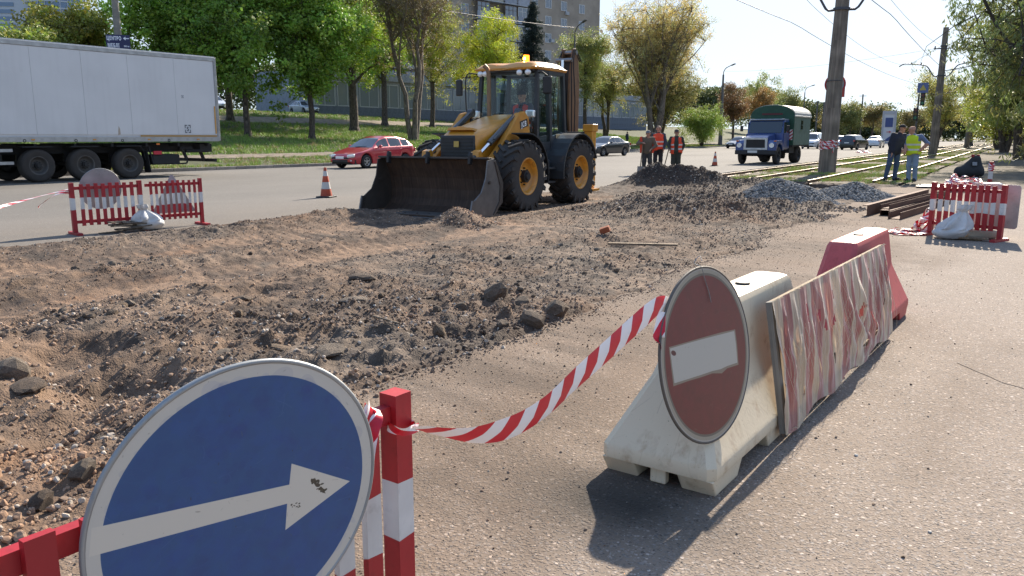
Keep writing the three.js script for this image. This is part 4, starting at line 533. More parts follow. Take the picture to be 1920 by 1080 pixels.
  mesh('shell', extX([...shell, ...inn], W - 0.04), rustIn, B); mesh('floor_plate', box(W - 0.05, 0.012, 0.48, 0, 0.056, 2.93, [0.0, 0, 0]), worn, B); mesh('cutting_edge', extX([[3.24, 0.012], [3.0, 0.012], [3.0, 0.024], [3.2, 0.024]], W), worn, B);
  const sideP = [[3.2, 0.02], [3.1, 0.32], [2.86, 0.46], [2.72, 0.7], [2.66, 1.0], [2.45, 1.03], [2.37, 0.84], [2.22, 0.45], [2.25, 0.25], [2.36, 0.1], [2.5, 0.02]];
  for (const s of [1, -1]) { const sp = mesh('side_plate', extX(sideP, 0.022, 0.003).translate(s * W / 2, 0, 0), s > 0 ? worn : buck, B); mesh('edge_strip', extX([[3.24, 0.02], [3.14, 0.34], [3.06, 0.33], [3.1, 0.02]], 0.03).translate(s * (W / 2 + 0.004), 0, 0), worn, sp); mesh('pin', cyl(0.03, 0.03, 0.07, s * W / 2, 0.62, 2.62, [0, 0, PI / 2], 10), buck, sp); mesh('back_rib', extX([[2.5, 0.05], [2.2, 0.25], [2.18, 0.6], [2.42, 1.0], [2.46, 0.98], [2.27, 0.55], [2.3, 0.28]], 0.02).translate(s * (W / 2 + 0.015), 0, 0), buck, sp); }
  mesh('top_edge', box(W, 0.035, 0.2, 0, 1.03, 2.55, [-0.1, 0, 0], 0.006), buck, B); for (const x of [-0.95, -0.05, 0.88]) mesh('hook', xf(ext([[-0.06, -0.09], [0.02, -0.11], [0.05, 0.02], [0.04, 0.1], [-0.02, 0.12], [-0.05, 0.05]], 0.05, 0.008), [x, 1.03, 2.66], [0, PI / 2, 0]), M.black, B);
  for (let k = 0; k < 9; k++) mesh('bolt', cyl(0.022, 0.026, 0.02, -1.08 + k * 0.27, 0.065, 3.08, [0, 0, 0], 8), buck, B);
  // cab
  const C = new THREE.Group(); C.name = 'cab'; J.add(C); const zF = 0.0, zR = -1.18, xb = 0.72, xt = 0.66, yb = 1.02, yt = 2.73, pil = (a, b, w = 0.075) => beam(a, b, w, w, V(1, 0, 0.01));
  mesh('base', [box(1.46, 0.5, 1.22, 0, 0.98, -0.58, [0, 0, 0], 0.04)], gr, C);
  for (const s of [1, -1]) { mesh('pillar', pil([s * xb, yb, zF + 0.06], [s * xt, yt, zF - 0.06]), dk, C); mesh('pillar', pil([s * xb, yb, -0.52], [s * xt, yt, -0.5], 0.095), dk, C); mesh('pillar', pil([s * xb, yb, zR], [s * xt, yt, zR + 0.04]), dk, C); mesh('roof_rail', beam([s * xt, yt - 0.03, zF - 0.1], [s * xt, yt - 0.03, zR + 0.08], 0.08, 0.08), dk, C); mesh('door_sill', beam([s * xb, 1.22, zF], [s * xb, 1.22, zR + 0.04], 0.06, 0.16), dk, C); }
  mesh('roof_rail', box(1.24, 0.08, 0.08, 0, yt - 0.03, zF - 0.06), dk, C); mesh('roof_rail', box(1.24, 0.08, 0.08, 0, yt - 0.03, zR + 0.04), dk, C); mesh('dash', box(1.3, 0.5, 0.1, 0, 1.2, zF + 0.02, [0, 0, 0], 0.03), gr, C);
  const pane = (pts, nm = 'window') => { const P = []; for (let i = 1; i < pts.length - 1; i++) P.push(...pts[0], ...pts[i], ...pts[i + 1]); const g = new THREE.BufferGeometry(); g.setAttribute('position', new THREE.Float32BufferAttribute(P, 3)); g.computeVertexNormals(); mesh(nm, g, M.cabglass, C); };
  M.cabglass = mat([0.78, 0.90, 0.88], 0.03, 0, { transmission: 1, thickness: 0, ior: 1.5 });
  pane([[-xb + 0.04, 1.45, zF + 0.04], [xb - 0.04, 1.45, zF + 0.04], [xt - 0.04, yt - 0.07, zF - 0.055], [-xt + 0.04, yt - 0.07, zF - 0.055]], 'windscreen'); pane([[-xb + 0.04, 1.3, zR + 0.01], [xb - 0.04, 1.3, zR + 0.01], [xt - 0.04, yt - 0.07, zR + 0.04], [-xt + 0.04, yt - 0.07, zR + 0.04]], 'rear_window');
  for (const s of [1, -1]) { pane([[s * xb, 1.3, zF + 0.02], [s * xb, 1.3, -0.48], [s * xt, yt - 0.07, -0.46], [s * xt, yt - 0.07, zF - 0.08]], 'door_window'); pane([[s * xb, 1.3, -0.57], [s * xb, 1.3, zR + 0.04], [s * xt, yt - 0.07, zR + 0.08], [s * xt, yt - 0.07, -0.55]], 'side_window'); }
  const roofG = (() => { const P = [], I = [], nx = 16, nz = 18; for (let j = 0; j <= nz; j++) for (let i = 0; i <= nx; i++) { const u = i / nx * 2 - 1, v = j / nz * 2 - 1, e = Math.pow(Math.pow(Math.abs(u), 6) + Math.pow(Math.abs(v), 6), 1 / 6), x = u * 0.735, z = -0.56 + v * 0.7; P.push(x, 2.775 + 0.115 * Math.sqrt(Math.max(0, 1 - Math.pow(Math.min(e, 1), 7))) - 0.045 * bump(u + 0.15, 0.3) * sstep(0, 1, v) + 0.03 * (1 - v * v), z); } for (let j = 0; j < nz; j++) for (let i = 0; i < nx; i++) { const b = j * (nx + 1) + i; I.push(b, b + nx + 1, b + 1, b + 1, b + nx + 1, b + nx + 2); } const g = new THREE.BufferGeometry(); g.setAttribute('position', new THREE.Float32BufferAttribute(P, 3)); g.setIndex(I); g.computeVertexNormals(); return g; })();
  const roof = mesh('roof', [roofG, box(1.45, 0.06, 1.38, 0, 2.765, -0.56, [0, 0, 0], 0.03)], yel, C); mesh('lining', box(1.3, 0.03, 1.2, 0, 2.722, -0.56), gr, roof);
  for (const x of [-0.6, -0.48, 0.34, 0.54]) mesh('work_light', [xf(new THREE.SphereGeometry(0.07, 14, 10), [x, 2.68, 0.1], [0, 0, 0], [1, 0.85, 0.55])], M.lamp, roof);
  const bc = mesh('beacon', [cyl(0.062, 0.066, 0.16, 0.24, 2.975, -0.35, [0, 0, 0], 18)], mat([0.9, 0.25, 0.01], 0.25, 0, { emissive: new THREE.Color(1, 0.25, 0.0), emissiveIntensity: 1.3, clearcoat: 1 }), roof); mesh('base', cyl(0.07, 0.075, 0.03, 0.24, 2.885, -0.35), M.black, bc); mesh('bulb', box(0.05, 0.07, 0.052, 0.24, 2.985, -0.3), mat([1, 0.6, 0.1], 0.4, 0, { emissive: new THREE.Color(1, 0.55, 0.05), emissiveIntensity: 2.2 }), bc);
  { const L = new THREE.PointLight(new THREE.Color(1, 0.4, 0.05), 0.6); L.position.set(0.24, 2.975, -0.25); J.add(L); }
  mesh('seat', [box(0.5, 0.12, 0.5, 0, 1.42, -0.66, [0, 0, 0], 0.04), box(0.48, 0.62, 0.12, 0, 1.75, -0.92, [-0.1, 0, 0], 0.04)], M.black, C); mesh('steering_wheel', [xf(new THREE.TorusGeometry(0.18, 0.016, 8, 26), [0, 1.72, -0.2], [-1.0, 0, 0]), bar([0, 1.72, -0.2], [0, 1.35, -0.04], 0.035), box(0.32, 0.02, 0.04, 0, 1.72, -0.2, [-1.0, 0, 0])], M.black, C);
  { const tex = canvasTex(192, 112, (g) => { g.fillStyle = '#c9a878'; g.fillRect(0, 0, 192, 112); g.strokeStyle = '#e0c8a0'; g.lineWidth = 8; g.strokeRect(4, 4, 184, 104); g.fillStyle = '#241c14'; g.font = 'bold 70px sans-serif'; g.textAlign = 'center'; g.textBaseline = 'middle'; g.fillText('CMC', 96, 58); }); const o = new THREE.Mesh(new THREE.BoxGeometry(0.008, 0.125, 0.21), [0, 0, 0, 0, 0, 0].map(() => mat([1, 1, 1], 0.6, 0, { map: tex }))); o.material = o.material[0]; o.name = 'sticker'; o.position.set(xb + 0.034, 1.40, -0.82); C.add(o); }
  mesh('wiper', [bar([0.3, 1.4, zF + 0.06], [0.12, 1.9, zF + 0.03], 0.01), bar([0.12, 1.62, zF + 0.06], [0.34, 2.05, zF + 0.03], 0.012)], M.black, C);
  mesh('exhaust', pipe([[-0.3, 1.7, 0.24], [-0.3, 2.2, 0.24], [-0.3, 2.62, 0.24], [-0.32, 2.76, 0.26], [-0.38, 2.83, 0.3]], 0.045, 12, 30), mat([0.30, 0.19, 0.11], 0.55, 0.5, { map: T.grunge }), J);
  for (const s of [1, -1]) {
    const h = mesh('headlight', box(0.2, 0.15, 0.1, s * 0.66, 1.86, 0.2, [0, 0, 0], 0.035), M.lamp, J); mesh('stalk', bar([s * 0.66, 1.5, 0.16], [s * 0.66, 1.8, 0.17], 0.018), dk, h); mesh('lens', box(0.17, 0.12, 0.01, s * 0.66, 1.86, 0.254), M.glass, h);
    const mr = mesh('mirror', box(0.19, 0.34, 0.06, s > 0 ? 0.92 : -1.12, 2.42, s > 0 ? -0.02 : 0.12, [0, s * 0.25, 0], 0.03), M.black, J); mesh('arm', pipe(s > 0 ? [[0.66, 2.66, -0.05], [0.8, 2.68, -0.02], [0.92, 2.6, -0.02]] : [[-0.68, 2.68, 0.0], [-0.9, 2.7, 0.12], [-0.95, 2.5, 0.14], [-0.92, 1.95, 0.15], [-0.8, 1.6, 0.1]], 0.014, 6), M.black, mr);
    const ff = []; for (let k = 0; k < 11; k++) { const q = (t) => [0.67 + 0.8 * Math.sin(t), 1.1 + 0.8 * Math.cos(t)], a0 = deg(92 + k * 9), A = q(a0), D = q(a0 + deg(9)); ff.push(beam([s * 0.95, A[0], A[1]], [s * 0.95, D[0], D[1]], 0.4, 0.025, V(1, 0, 0).cross(V(0, D[0] - A[0], D[1] - A[1])).normalize())); }
    mesh('front_fender', ff, M.black, J);
    const rf = []; for (let k = 0; k < 15; k++) { const a0 = deg(-8 + k * 11.2), a1 = deg(-8 + (k + 1) * 11.2), q = (a) => [1, 0.67 + 0.8 * Math.sin(a), -1.12 + 0.8 * Math.cos(a)]; const A = q(a0), Bq = q(a1); rf.push(beam([s * 0.93, A[1], A[2]], [s * 0.93, Bq[1], Bq[2]], 0.46, 0.03, V(1, 0, 0).cross(V(0, Bq[1] - A[1], Bq[2] - A[2])).normalize())); }
    mesh('rear_fender', [...rf, extX([[-0.35, 0.75], [-0.32, 1.1], [-0.55, 1.42], [-1.1, 1.5], [-1.7, 1.2], [-1.1, 1.42], [-0.7, 1.3], [-0.45, 1.0]], 0.05).translate(s * 0.72, 0, 0)], gr, J);
    mesh('stabiliser_leg', [box(0.2, 1.35, 0.2, s * 0.9, 0.98, -2.05, [0, 0, 0], 0.02), box(0.26, 0.16, 0.26, s * 0.9, 1.6, -2.05, [0, 0, 0], 0.02), box(0.16, 0.2, 0.16, s * 0.9, 0.3, -2.05), box(0.34, 0.05, 0.34, s * 0.9, 0.24, -2.05)], yel, J);
  }
  // rear frame, folded boom and dipper
  mesh('rear_frame', [box(1.9, 0.3, 0.16, 0, 0.75, -2.05, [0, 0, 0], 0.02), box(1.9, 0.24, 0.16, 0, 1.4, -2.05, [0, 0, 0], 0.02), box(0.3, 0.95, 0.3, 0.1, 1.08, -2.2, [0, 0, 0], 0.03)], dk, J);
  const boomM = mat([0.20, 0.10, 0.04], 0.6, 0, { map: T.grunge });
  const bm = mesh('boom', [-0.13, 0.13].map((x) => extX([[-2.28, 1.1], [-2.16, 1.9], [-2.2, 2.7], [-2.36, 3.36], [-2.5, 3.38], [-2.56, 3.2], [-2.52, 2.4], [-2.5, 1.7], [-2.42, 1.1]], 0.05, 0.008).translate(0.14 + x, 0, 0)), boomM, J); mesh('web', box(0.2, 1.9, 0.12, 0.14, 2.2, -2.42, [0, 0, 0], 0.01), dk, bm);
  const rm = mesh('boom_ram', bar([0.14, 1.4, -2.12], [0.14, 2.45, -2.1], 0.065, 0.065, 14), dk, J); mesh('rod', bar([0.14, 2.45, -2.1], [0.14, 3.1, -2.14], 0.035, 0.035, 10), M.chrome, rm); mesh('pin', [cyl(0.05, 0.05, 0.4, 0.14, 3.28, -2.44, [0, 0, PI / 2], 12), cyl(0.045, 0.045, 0.4, 0.14, 3.1, -2.2, [0, 0, PI / 2], 12)], M.steel, bm);
  mesh('dipper', [extX([[-2.52, 3.36], [-2.7, 3.28], [-2.78, 2.6], [-2.75, 1.2], [-2.6, 1.2], [-2.56, 2.6]], 0.22, 0.02).translate(0.14, 0, 0), bar([0.14, 3.2, -2.56], [0.14, 1.9, -2.56], 0.05)], boomM, J);
  mesh('hose', [-0.2, 0.24, 0.3].map((x, i) => pipe([[0.14 + x, 1.3, -2.15], [0.14 + x, 2.2, -2.08 - 0.05 * i], [0.14 + x * 0.8, 3.0, -2.2], [0.14 + x * 0.6, 3.35, -2.4], [0.14 + x * 0.6, 3.1, -2.7]], 0.014, 6)), M.rubber, J);
  const eb = mesh('rear_bucket', extX([[-2.6, 0.55], [-2.62, 1.1], [-2.85, 1.3], [-3.1, 1.2], [-3.2, 0.85], [-3.1, 0.55], [-2.9, 0.42], [-2.75, 0.42]], 0.6, 0.02).translate(0.14, 0, 0), buck, J); for (let k = 0; k < 4; k++) mesh('tooth', box(0.07, 0.04, 0.16, -0.1 + k * 0.16, 0.5, -2.56), M.steel, eb);
}
// ------------------------------------------------------------------ cars: front towards +z, left side +x
function makeCar(name, label, { L = 4.25, W = 1.74, paint, top, glassT, R = 0.31, pos, turn = 0, group, plate = true, simple = false, kind = 'hatch', H = 1.46 }) {
  const c = thing(name, label, kind === 'van' ? 'van' : 'car', pos, turn, group);
  // side profile tables along t = 0 (front) .. 1 (rear)
  const pr = {
    hatch: { T: [0, 0.03, 0.08, 0.24, 0.30, 0.435, 0.53, 0.7, 0.86, 0.95, 0.985, 1], Y: [0.42, 0.62, 0.70, 0.86, 0.93, 1.33, 1.45, 1.46, 1.36, 1.0, 0.82, 0.5], belt: [0.30, 0.92, 0.96, 1.02], win: [[0.365, 0.545], [0.56, 0.745], [0.76, 0.87]], ws: [0.30, 0.455], rw: [0.865, 0.945], wheels: [0.195, 0.805] },
    sedan: { T: [0, 0.03, 0.08, 0.26, 0.32, 0.44, 0.52, 0.68, 0.74, 0.86, 0.97, 1], Y: [0.42, 0.62, 0.72, 0.88, 0.95, 1.34, 1.46, 1.45, 1.38, 1.06, 0.98, 0.5], belt: [0.30, 0.93, 0.97, 1.02], win: [[0.375, 0.53], [0.545, 0.69], [0.70, 0.77]], ws: [0.32, 0.455], rw: [0.735, 0.85], wheels: [0.19, 0.80] },
    suv: { T: [0, 0.03, 0.08, 0.22, 0.28, 0.40, 0.48, 0.75, 0.9, 0.96, 0.985, 1], Y: [0.5, 0.75, 0.9, 1.02, 1.08, 1.5, 1.63, 1.64, 1.58, 1.2, 0.95, 0.55], belt: [0.28, 1.06, 1.10, 1.14], win: [[0.345, 0.53], [0.545, 0.71], [0.725, 0.88]], ws: [0.28, 0.415], rw: [0.9, 0.955], wheels: [0.19, 0.80] },
    van: { T: [0, 0.03, 0.1, 0.18, 0.22, 0.36, 0.44, 0.8, 0.96, 0.985, 0.995, 1], Y: [0.55, 0.8, 0.98, 1.08, 1.14, 1.72, 1.88, 1.92, 1.88, 1.3, 0.95, 0.6], belt: [0.22, 1.1, 1.12, 1.14], win: [[0.29, 0.46], [0.49, 0.7], [0.73, 0.93]], ws: [0.22, 0.375], rw: [0.962, 0.988], wheels: [0.18, 0.81] },
  }[kind], k = H / Math.max(...pr.Y), topY = (t) => interp(pr.T, pr.Y, t) * k, beltY = (t) => Math.min(topY(t) - 0.02, interp([pr.belt[0], 0.6, 1], [pr.belt[1], pr.belt[2], pr.belt[3]], t) * k);
  const halfW = (t) => W / 2 * (1 - 0.30 * Math.pow(1 - sstep(0, 0.16, t), 2) - 0.16 * Math.pow(sstep(0.88, 1, t), 2)), sill = (t) => { let y = 0.2 + 0.1 * (1 - sstep(0, 0.05, t)) + 0.14 * sstep(0.94, 1, t); for (const w of pr.wheels) { const d = Math.abs(t - w) * L, a = R + 0.055; if (d < a) y = Math.max(y, R + Math.sqrt(a * a - d * d)); } return y; };
  const ts = [...new Set([...range(0, 1, simple ? 0.022 : 0.0105), ...pr.win.flat(), ...pr.ws, ...pr.rw, 0.004, 0.996].map((v) => +v.toFixed(4)))].sort((a, b) => a - b);
  const sec = (t) => { const w = halfW(t), yb = sill(t), yt = topY(t), bl = beltY(t), cab = clamp((yt - bl) / (0.42 * k)), wt = w * lerp(0.90, 0.72, cab), P = [[w * 0.93, yb]]; P.push([w * 0.985, lerp(yb, bl, 0.15)], [w, lerp(yb, bl, 0.45)], [w * 1.0, lerp(yb, bl, 0.72)], [w * 0.985, lerp(yb, bl, 0.93)], [w * 0.965, bl], [w * 0.95, bl + 0.012]); const y2 = lerp(bl + 0.012, yt, 0.80); P.push([lerp(w * 0.95, wt, 0.5), lerp(bl + 0.012, y2, 0.5)], [wt, y2], [wt * 0.93, lerp(y2, yt, 0.6)], [wt * 0.80, yt - 0.012 * cab], [wt * 0.45, yt + 0.006], [0, yt + 0.012]); return P; };
  const bodyP = [], sideG = [], frontG = [], rearG = [], inIv = (t, iv) => t > iv[0] && t < iv[1];
  for (let a = 0; a < ts.length - 1; a++) { const t0 = ts[a], t1 = ts[a + 1], tm2 = (t0 + t1) / 2, S0 = sec(t0), S1 = sec(t1), z0 = L / 2 - t0 * L, z1 = L / 2 - t1 * L; for (let i = 0; i < S0.length - 1; i++) for (const s of [1, -1]) { const q = [[s * S0[i][0], S0[i][1], z0], [s * S0[i + 1][0], S0[i + 1][1], z0], [s * S1[i + 1][0], S1[i + 1][1], z1], [s * S1[i][0], S1[i][1], z1]]; let out = bodyP; if ((i === 6 || i === 7) && pr.win.some((w) => inIv(tm2, w)) && topY(tm2) - beltY(tm2) > 0.14) out = sideG; else if (i >= 9 && inIv(tm2, pr.ws)) out = frontG; else if (i >= 9 && inIv(tm2, pr.rw)) out = rearG; out.push(...q[0], ...q[1], ...q[2], ...q[0], ...q[2], ...q[3]); } }
  for (const t of [0, 1]) { const S = sec(t), z = L / 2 - t * L; for (let i = 0; i < S.length - 1; i++) bodyP.push(S[i][0], S[i][1], z, S[i + 1][0], S[i + 1][1], z, -S[i + 1][0], S[i + 1][1], z, S[i][0], S[i][1], z, -S[i + 1][0], S[i + 1][1], z, -S[i][0], S[i][1], z); }
  const geo = (P) => { const g0 = new THREE.BufferGeometry(); g0.setAttribute('position', new THREE.Float32BufferAttribute(P, 3)); const g = mergeVertices(g0, 1e-4); g.computeVertexNormals(); return toCreasedNormals(g, 0.6); };
  mesh('body', geo(bodyP), paint, c); mesh('underbody', box(W * 0.86, 0.2, L * 0.9, 0, 0.3, 0), M.black, c); const gl = glassT || M.darkglass;
  if (sideG.length) mesh('side_windows', geo(sideG), gl, c); mesh('windscreen', geo(frontG), gl, c); if (rearG.length) mesh('rear_window', geo(rearG), gl, c);
  const rimM = mat([0.38, 0.39, 0.4], 0.35, 0.8);
  for (const w of pr.wheels) for (const s of [1, -1]) { const g = new THREE.Group(); g.name = 'wheel'; c.add(g); g.position.set(s * (W / 2 - 0.10), R, L / 2 - w * L); mesh('tyre', lathe([[R * 0.62, -0.1], [R * 0.9, -0.1], [R, -0.07], [R, 0.07], [R * 0.9, 0.1], [R * 0.62, 0.1]], simple ? 16 : 28).rotateZ(PI / 2), M.rubber, g); const sp = [cyl(R * 0.2, R * 0.2, 0.03, s * 0.075, 0, 0, [0, 0, PI / 2], 12), xf(new THREE.TorusGeometry(R * 0.6, R * 0.06, 6, 24), [s * 0.08, 0, 0], [0, PI / 2, 0])]; for (let q = 0; q < 5; q++) { const b = new THREE.BoxGeometry(0.025, R * 0.5, R * 0.16); b.translate(s * 0.075, R * 0.34, 0); b.rotateX(q * 2 * PI / 5); sp.push(b); } mesh('rim', sp, rimM, g); }
  const zf = L / 2, zr = -L / 2, W2 = W / 2;
  for (const s of [1, -1]) {
    mesh('headlight', box(0.34, 0.13, 0.26, s * W2 * 0.68, topY(0.045) - 0.07, zf - 0.13, [0.2, s * 0.5, 0], 0.04), M.lamp, c); mesh('tail_light', box(0.2, kind === 'van' ? 0.4 : 0.18, 0.14, s * W2 * 0.82, beltY(0.97) * 0.92, zr + 0.1, [0, -s * 0.35, 0], 0.03), M.tail, c);
    const m = mesh('mirror', xf(new THREE.SphereGeometry(0.1, 12, 8), [s * (W2 + 0.1), beltY(0.37) + 0.06, L / 2 - 0.375 * L], [0, 0, 0], [1.05, 0.7, 0.6]), paint, c); mesh('mirror_stalk', bar([s * W2 * 0.92, beltY(0.37), L / 2 - 0.375 * L], [s * (W2 + 0.06), beltY(0.37) + 0.03, L / 2 - 0.375 * L], 0.025), M.black, m);
    if (!simple) { for (const t of [0.545, 0.745]) mesh('door_handle', box(0.03, 0.03, 0.16, s * (W2 + 0.004), beltY(t) - 0.12, L / 2 - t * L + 0.12, [0, 0, 0], 0.01), paint, c); for (const t of [0.335, 0.552, 0.755]) mesh('door_gap', beam([s * W2 * 1.0, 0.34, L / 2 - (t - 0.005) * L], [s * W2 * 0.985, beltY(t) - 0.02, L / 2 - t * L], 0.012, 0.012), M.black, c); mesh('fog_light', box(0.24, 0.07, 0.05, s * W2 * 0.62, 0.36, zf - 0.045, [0, s * 0.28, 0], 0.02), M.lamp, c); }
  }
  mesh('grille', box(W * 0.62, 0.1, 0.06, 0, topY(0.02) - 0.09, zf - 0.03, [0, 0, 0], 0.02), M.black, c); mesh('lower_grille', box(W * 0.56, 0.13, 0.05, 0, 0.34, zf - 0.012, [0, 0, 0], 0.02), M.black, c);
  if (plate) { const pm = mat([0.75, 0.75, 0.75], 0.5); mesh('number_plate', box(0.5, 0.11, 0.014, 0, 0.5, zf + 0.012), pm, c); mesh('number_plate', box(0.5, 0.11, 0.014, 0, kind === 'suv' ? 0.78 : 0.62, zr - 0.01), pm, c); }
  if (!simple) mesh('wiper', [bar([-0.3, topY(pr.ws[0]) + 0.025, L / 2 - pr.ws[0] * L], [0.35, topY(pr.ws[0]) + 0.05, L / 2 - (pr.ws[0] + 0.015) * L], 0.012)], M.black, c);
  return c;
}
const carPaint = (c, m = 0.2) => mat(c, 0.32, m, { clearcoat: 1, clearcoatRoughness: 0.06 });
makeCar('red_car', 'red hatchback driving past the bucket of the backhoe loader', { paint: carPaint([0.42, 0.012, 0.028]), pos: [-27.45, 0, -27.35], turn: 0.02, L: 4.3, H: 1.46 });
makeCar('dark_car', 'dark grey sedan on the road behind the three workers', { paint: carPaint([0.035, 0.04, 0.045], 0.4), pos: [-29.9, 0, -54.2], turn: -0.1, kind: 'sedan', L: 4.7, W: 1.82, H: 1.47, simple: true });
makeCar('white_car', 'white car almost hidden behind the backhoe loader', { paint: carPaint([0.6, 0.62, 0.64]), pos: [-20.6, 0, -31.2], turn: 0.03, L: 4.3, H: 1.48, simple: true });
makeCar('blue_car', 'dark blue sedan standing by the far kerb near the street lamp', { paint: carPaint([0.03, 0.04, 0.06], 0.4), pos: [-36.2, 0, -100.5], turn: -0.12, kind: 'sedan', L: 4.5, H: 1.47, simple: true });
makeCar('parked_car', 'white parked car on the raised lot nearest the white trailer', { paint: carPaint([0.6, 0.6, 0.6]), pos: [-72.5, terrainY(-72.5, -50), -50], turn: 1.2, H: 1.5, simple: true, group: 'cars parked beyond the lawn' });
makeCar('parked_car', 'pale parked car on the raised lot between tree trunks', { paint: carPaint([0.5, 0.52, 0.55]), pos: [-73, terrainY(-73, -62), -62], turn: 1.4, H: 1.48, kind: 'sedan', simple: true, group: 'cars parked beyond the lawn' });
makeCar('parked_car', 'silver parked car at the edge of the raised lot behind the trailer', { paint: carPaint([0.42, 0.44, 0.46], 0.5), pos: [-74, terrainY(-74, -47), -46.5], turn: 1.0, H: 1.5, simple: true, group: 'cars parked beyond the lawn' });
makeCar('dark_suv', 'dark estate car driving away beside the concrete tram pole', { paint: carPaint([0.028, 0.03, 0.034], 0.3), pos: [-21.6, 0, -97], turn: PI - 0.15, kind: 'suv', L: 4.5, W: 1.84, H: 1.64, simple: true });
makeCar('white_sedan', 'white sedan driving away in front of the advertising stele', { paint: carPaint([0.62, 0.63, 0.64]), pos: [-23.2, 0, -116], turn: PI + 0.06, kind: 'sedan', L: 4.6, H: 1.55, simple: true });
makeCar('white_van', 'white van coming along the road just behind the green box truck', { paint: carPaint([0.6, 0.62, 0.64]), pos: [-27.5, 0, -102], turn: 0.06, kind: 'van', L: 4.8, W: 1.9, H: 1.95, simple: true });
makeCar('oncoming_car', 'white oncoming car partly hidden by the concrete tram pole', { paint: carPaint([0.6, 0.6, 0.62]), pos: [-26.3, 0, -110], turn: 0.05, kind: 'suv', L: 4.3, H: 1.6, simple: true, group: 'white cars queued behind the tram pole' });
makeCar('oncoming_car', 'second white oncoming car following behind the first', { paint: carPaint([0.58, 0.6, 0.6]), pos: [-28.6, 0, -124], turn: 0.05, kind: 'hatch', L: 4.2, H: 1.55, simple: true, group: 'white cars queued behind the tram pole' });
